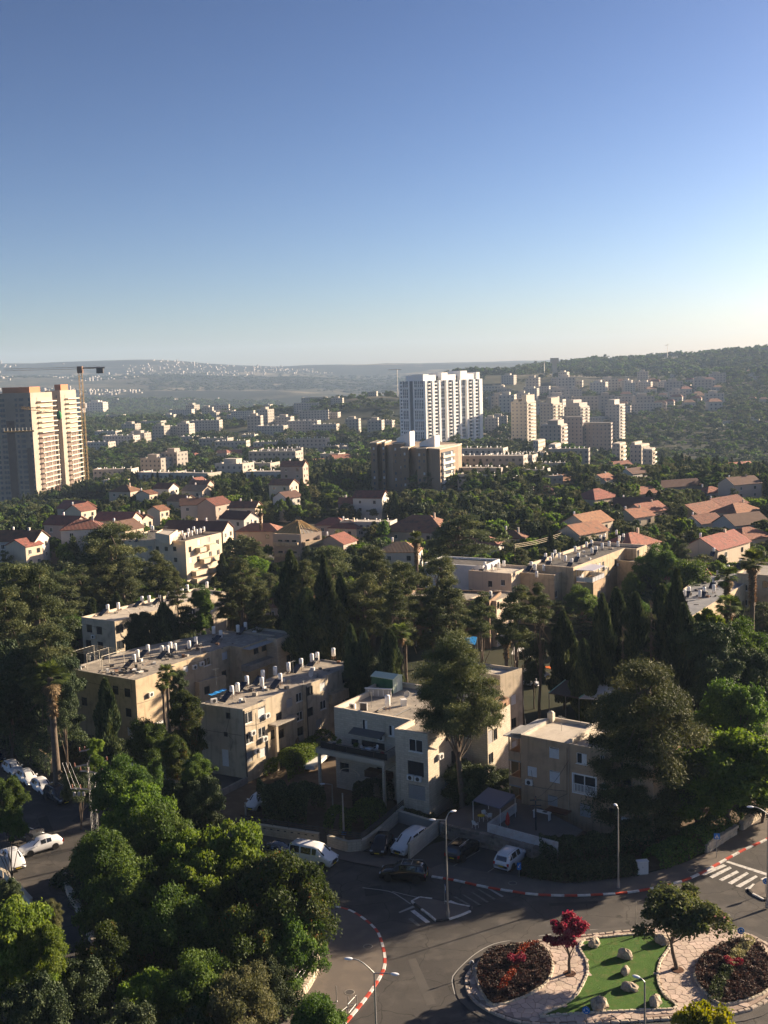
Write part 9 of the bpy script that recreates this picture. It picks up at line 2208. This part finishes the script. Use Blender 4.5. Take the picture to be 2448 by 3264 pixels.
def wall_bits(b, e, items, cables, nm, ang):
 a, d, L, n=b.edge(e)
 for k, (px_, py_) in enumerate(items):
  u, z=b.uv(e, px_, py_); c=a+d*u+n*.24; ac_unit(c[0], c[1], z, ang, f'{ORD[k]} small air conditioner from the left on the {nm}')
 for q in cables:
  m=MB(); P=[]
  for p in q:u, z=b.uv(e, *p); c=a+d*u+n*.035; P.append((*c, z))
  m.tube(P, .022, 4); b.part('wall_cable', m, DARKM)
wall_bits(Cb, 1, [zC_(560, 1180), zC_(700, 1010)], [[zC_(480, 960), zC_(700, 880)], [zC_(500, 1090), zC_(600, 1075), zC_(700, 1040)], [zC_(600, 960), zC_(610, 1200), zC_(620, 1400)]], 'lit side of the long stucco block', math.radians(54))
wall_bits(Cb, 0, [], [[zC_(340, 900), zC_(345, 1000), zC_(310, 1150), zC_(380, 1230), zC_(350, 1330)], [zC_(60, 1120), zC_(460, 1180)]], '', 0)
wall_bits(A_, 0, [], [[zA_(70, 700), zA_(300, 745), zA_(780, 850)], [zA_(760, 760), zA_(770, 1280)]], '', 0)
wall_bits(A_, 1, [zA_(960, 900)], [[zA_(820, 980), zA_(1100, 900)]], 'sunlit end of the stepped block', math.radians(57))
wall_bits(A_, 3, [zA_(1440, 600), zC_(60, 500)], [[zA_(1340, 560), zA_(1600, 480)]], 'orange side of the stepped block', math.radians(57))
wall_bits(B, 0, [zB_(480, 640)], [], 'limestone wall above the terrace', math.radians(-33))
wall_bits(B, 3, [zB_(960, 800)], [[zB_(885, 640), zB_(1100, 560)]], 'sunlit side of the limestone house', math.radians(54))
wall_bits(E_, 1, [z6b(1000, 470), z6b(1090, 430), z6b(1190, 400)], [], 'sunny side of the long sandy block', math.radians(54))
wall_bits(L0_, 0, [zA_(350, 260)], [[zA_(225, 100), zA_(480, 160)]], 'shaded end of the rear slab block', math.radians(-33))
# ------------------------------------------------------------------ words for each tree: its look and what it stands beside
LMK=[(60, 1500, 'the construction towers'), (200, 1450, 'the tower crane'), (450, 1480, 'the five storey block'), (730, 1500, 'the pink block'), (60, 1740, 'the arched villa'), (240, 1640, 'the left red gables'), (420, 1590, 'the red hipped roof'), (580, 1600, 'the white gabled house'),
 (640, 1560, 'the buff roofed house'), (740, 1630, 'the palm-side red gable'), (500, 1780, 'the cream balcony block'), (340, 1990, 'the rear slab block'), (600, 2000, 'the stepped stucco block'), (250, 2200, 'the stepped block street wall'), (950, 1720, 'the unfinished house'), (1060, 1570, 'the gravel yard'), (1180, 1600, 'the dark red roofed house'),
 (1250, 1700, 'the great red roof'), (1400, 1500, 'the brown stepped block'), (1550, 1570, 'the tank-crowded flats'), (1450, 1760, 'the white house slope'), (1570, 1850, 'the white flat house'), (1850, 1760, 'the long sandy block'), (1920, 1610, 'the pale villa'), (2060, 1640, 'the pink house'), (2300, 1640, 'the big right red roofs'), (2360, 1760, 'the long red roof'),
 (2300, 1900, 'the grey felt roof'), (2000, 1520, 'the wooded valley edge'), (2300, 1520, 'the far right treetops'), (870, 2150, 'the long stucco block'), (1250, 2050, 'the limestone house'), (1660, 2200, 'the wooden pole'), (2000, 2100, 'the tent roof'), (2350, 2100, 'the ivy'), (850, 1900, 'the cream rear roof'), (1000, 1900, 'the dark central cypresses'), (1300, 1900, 'the central pines'), (100, 1900, 'the left pines'), (1850, 2000, 'the right cypress row')]
grp={}
for sx, sy, t, kw, h, rr in TREES:
 b=to_px(t.location.x, t.location.y, t.location.z+h*.3)
 L=min(LMK, key=lambda l:((l[0]-b[0])**2+((l[1]-b[1])*1.6)**2)); dx, dy=b[0]-L[0], b[1]-L[1]
 rel_=('in front of' if dy>0 else 'behind') if abs(dy)*1.4>abs(dx) else ('right of' if dx>0 else 'left of')
 grp.setdefault((kw, rel_, L[2]), []).append((b[0], t, h))
for (kw, rel_, nm), lst in grp.items():
 lst.sort(key=lambda q:q[0])
 if len(lst)==1:lst[0][1]['label']=f'{"tall" if lst[0][2] > 10 else "lone"} {kw} standing {rel_} {nm}'
 else:
  for i, (x, t, h) in enumerate(lst):t['label']=f'{ORD[i % 22]} {kw} from the left {rel_} {nm}'
# drop unused source meshes
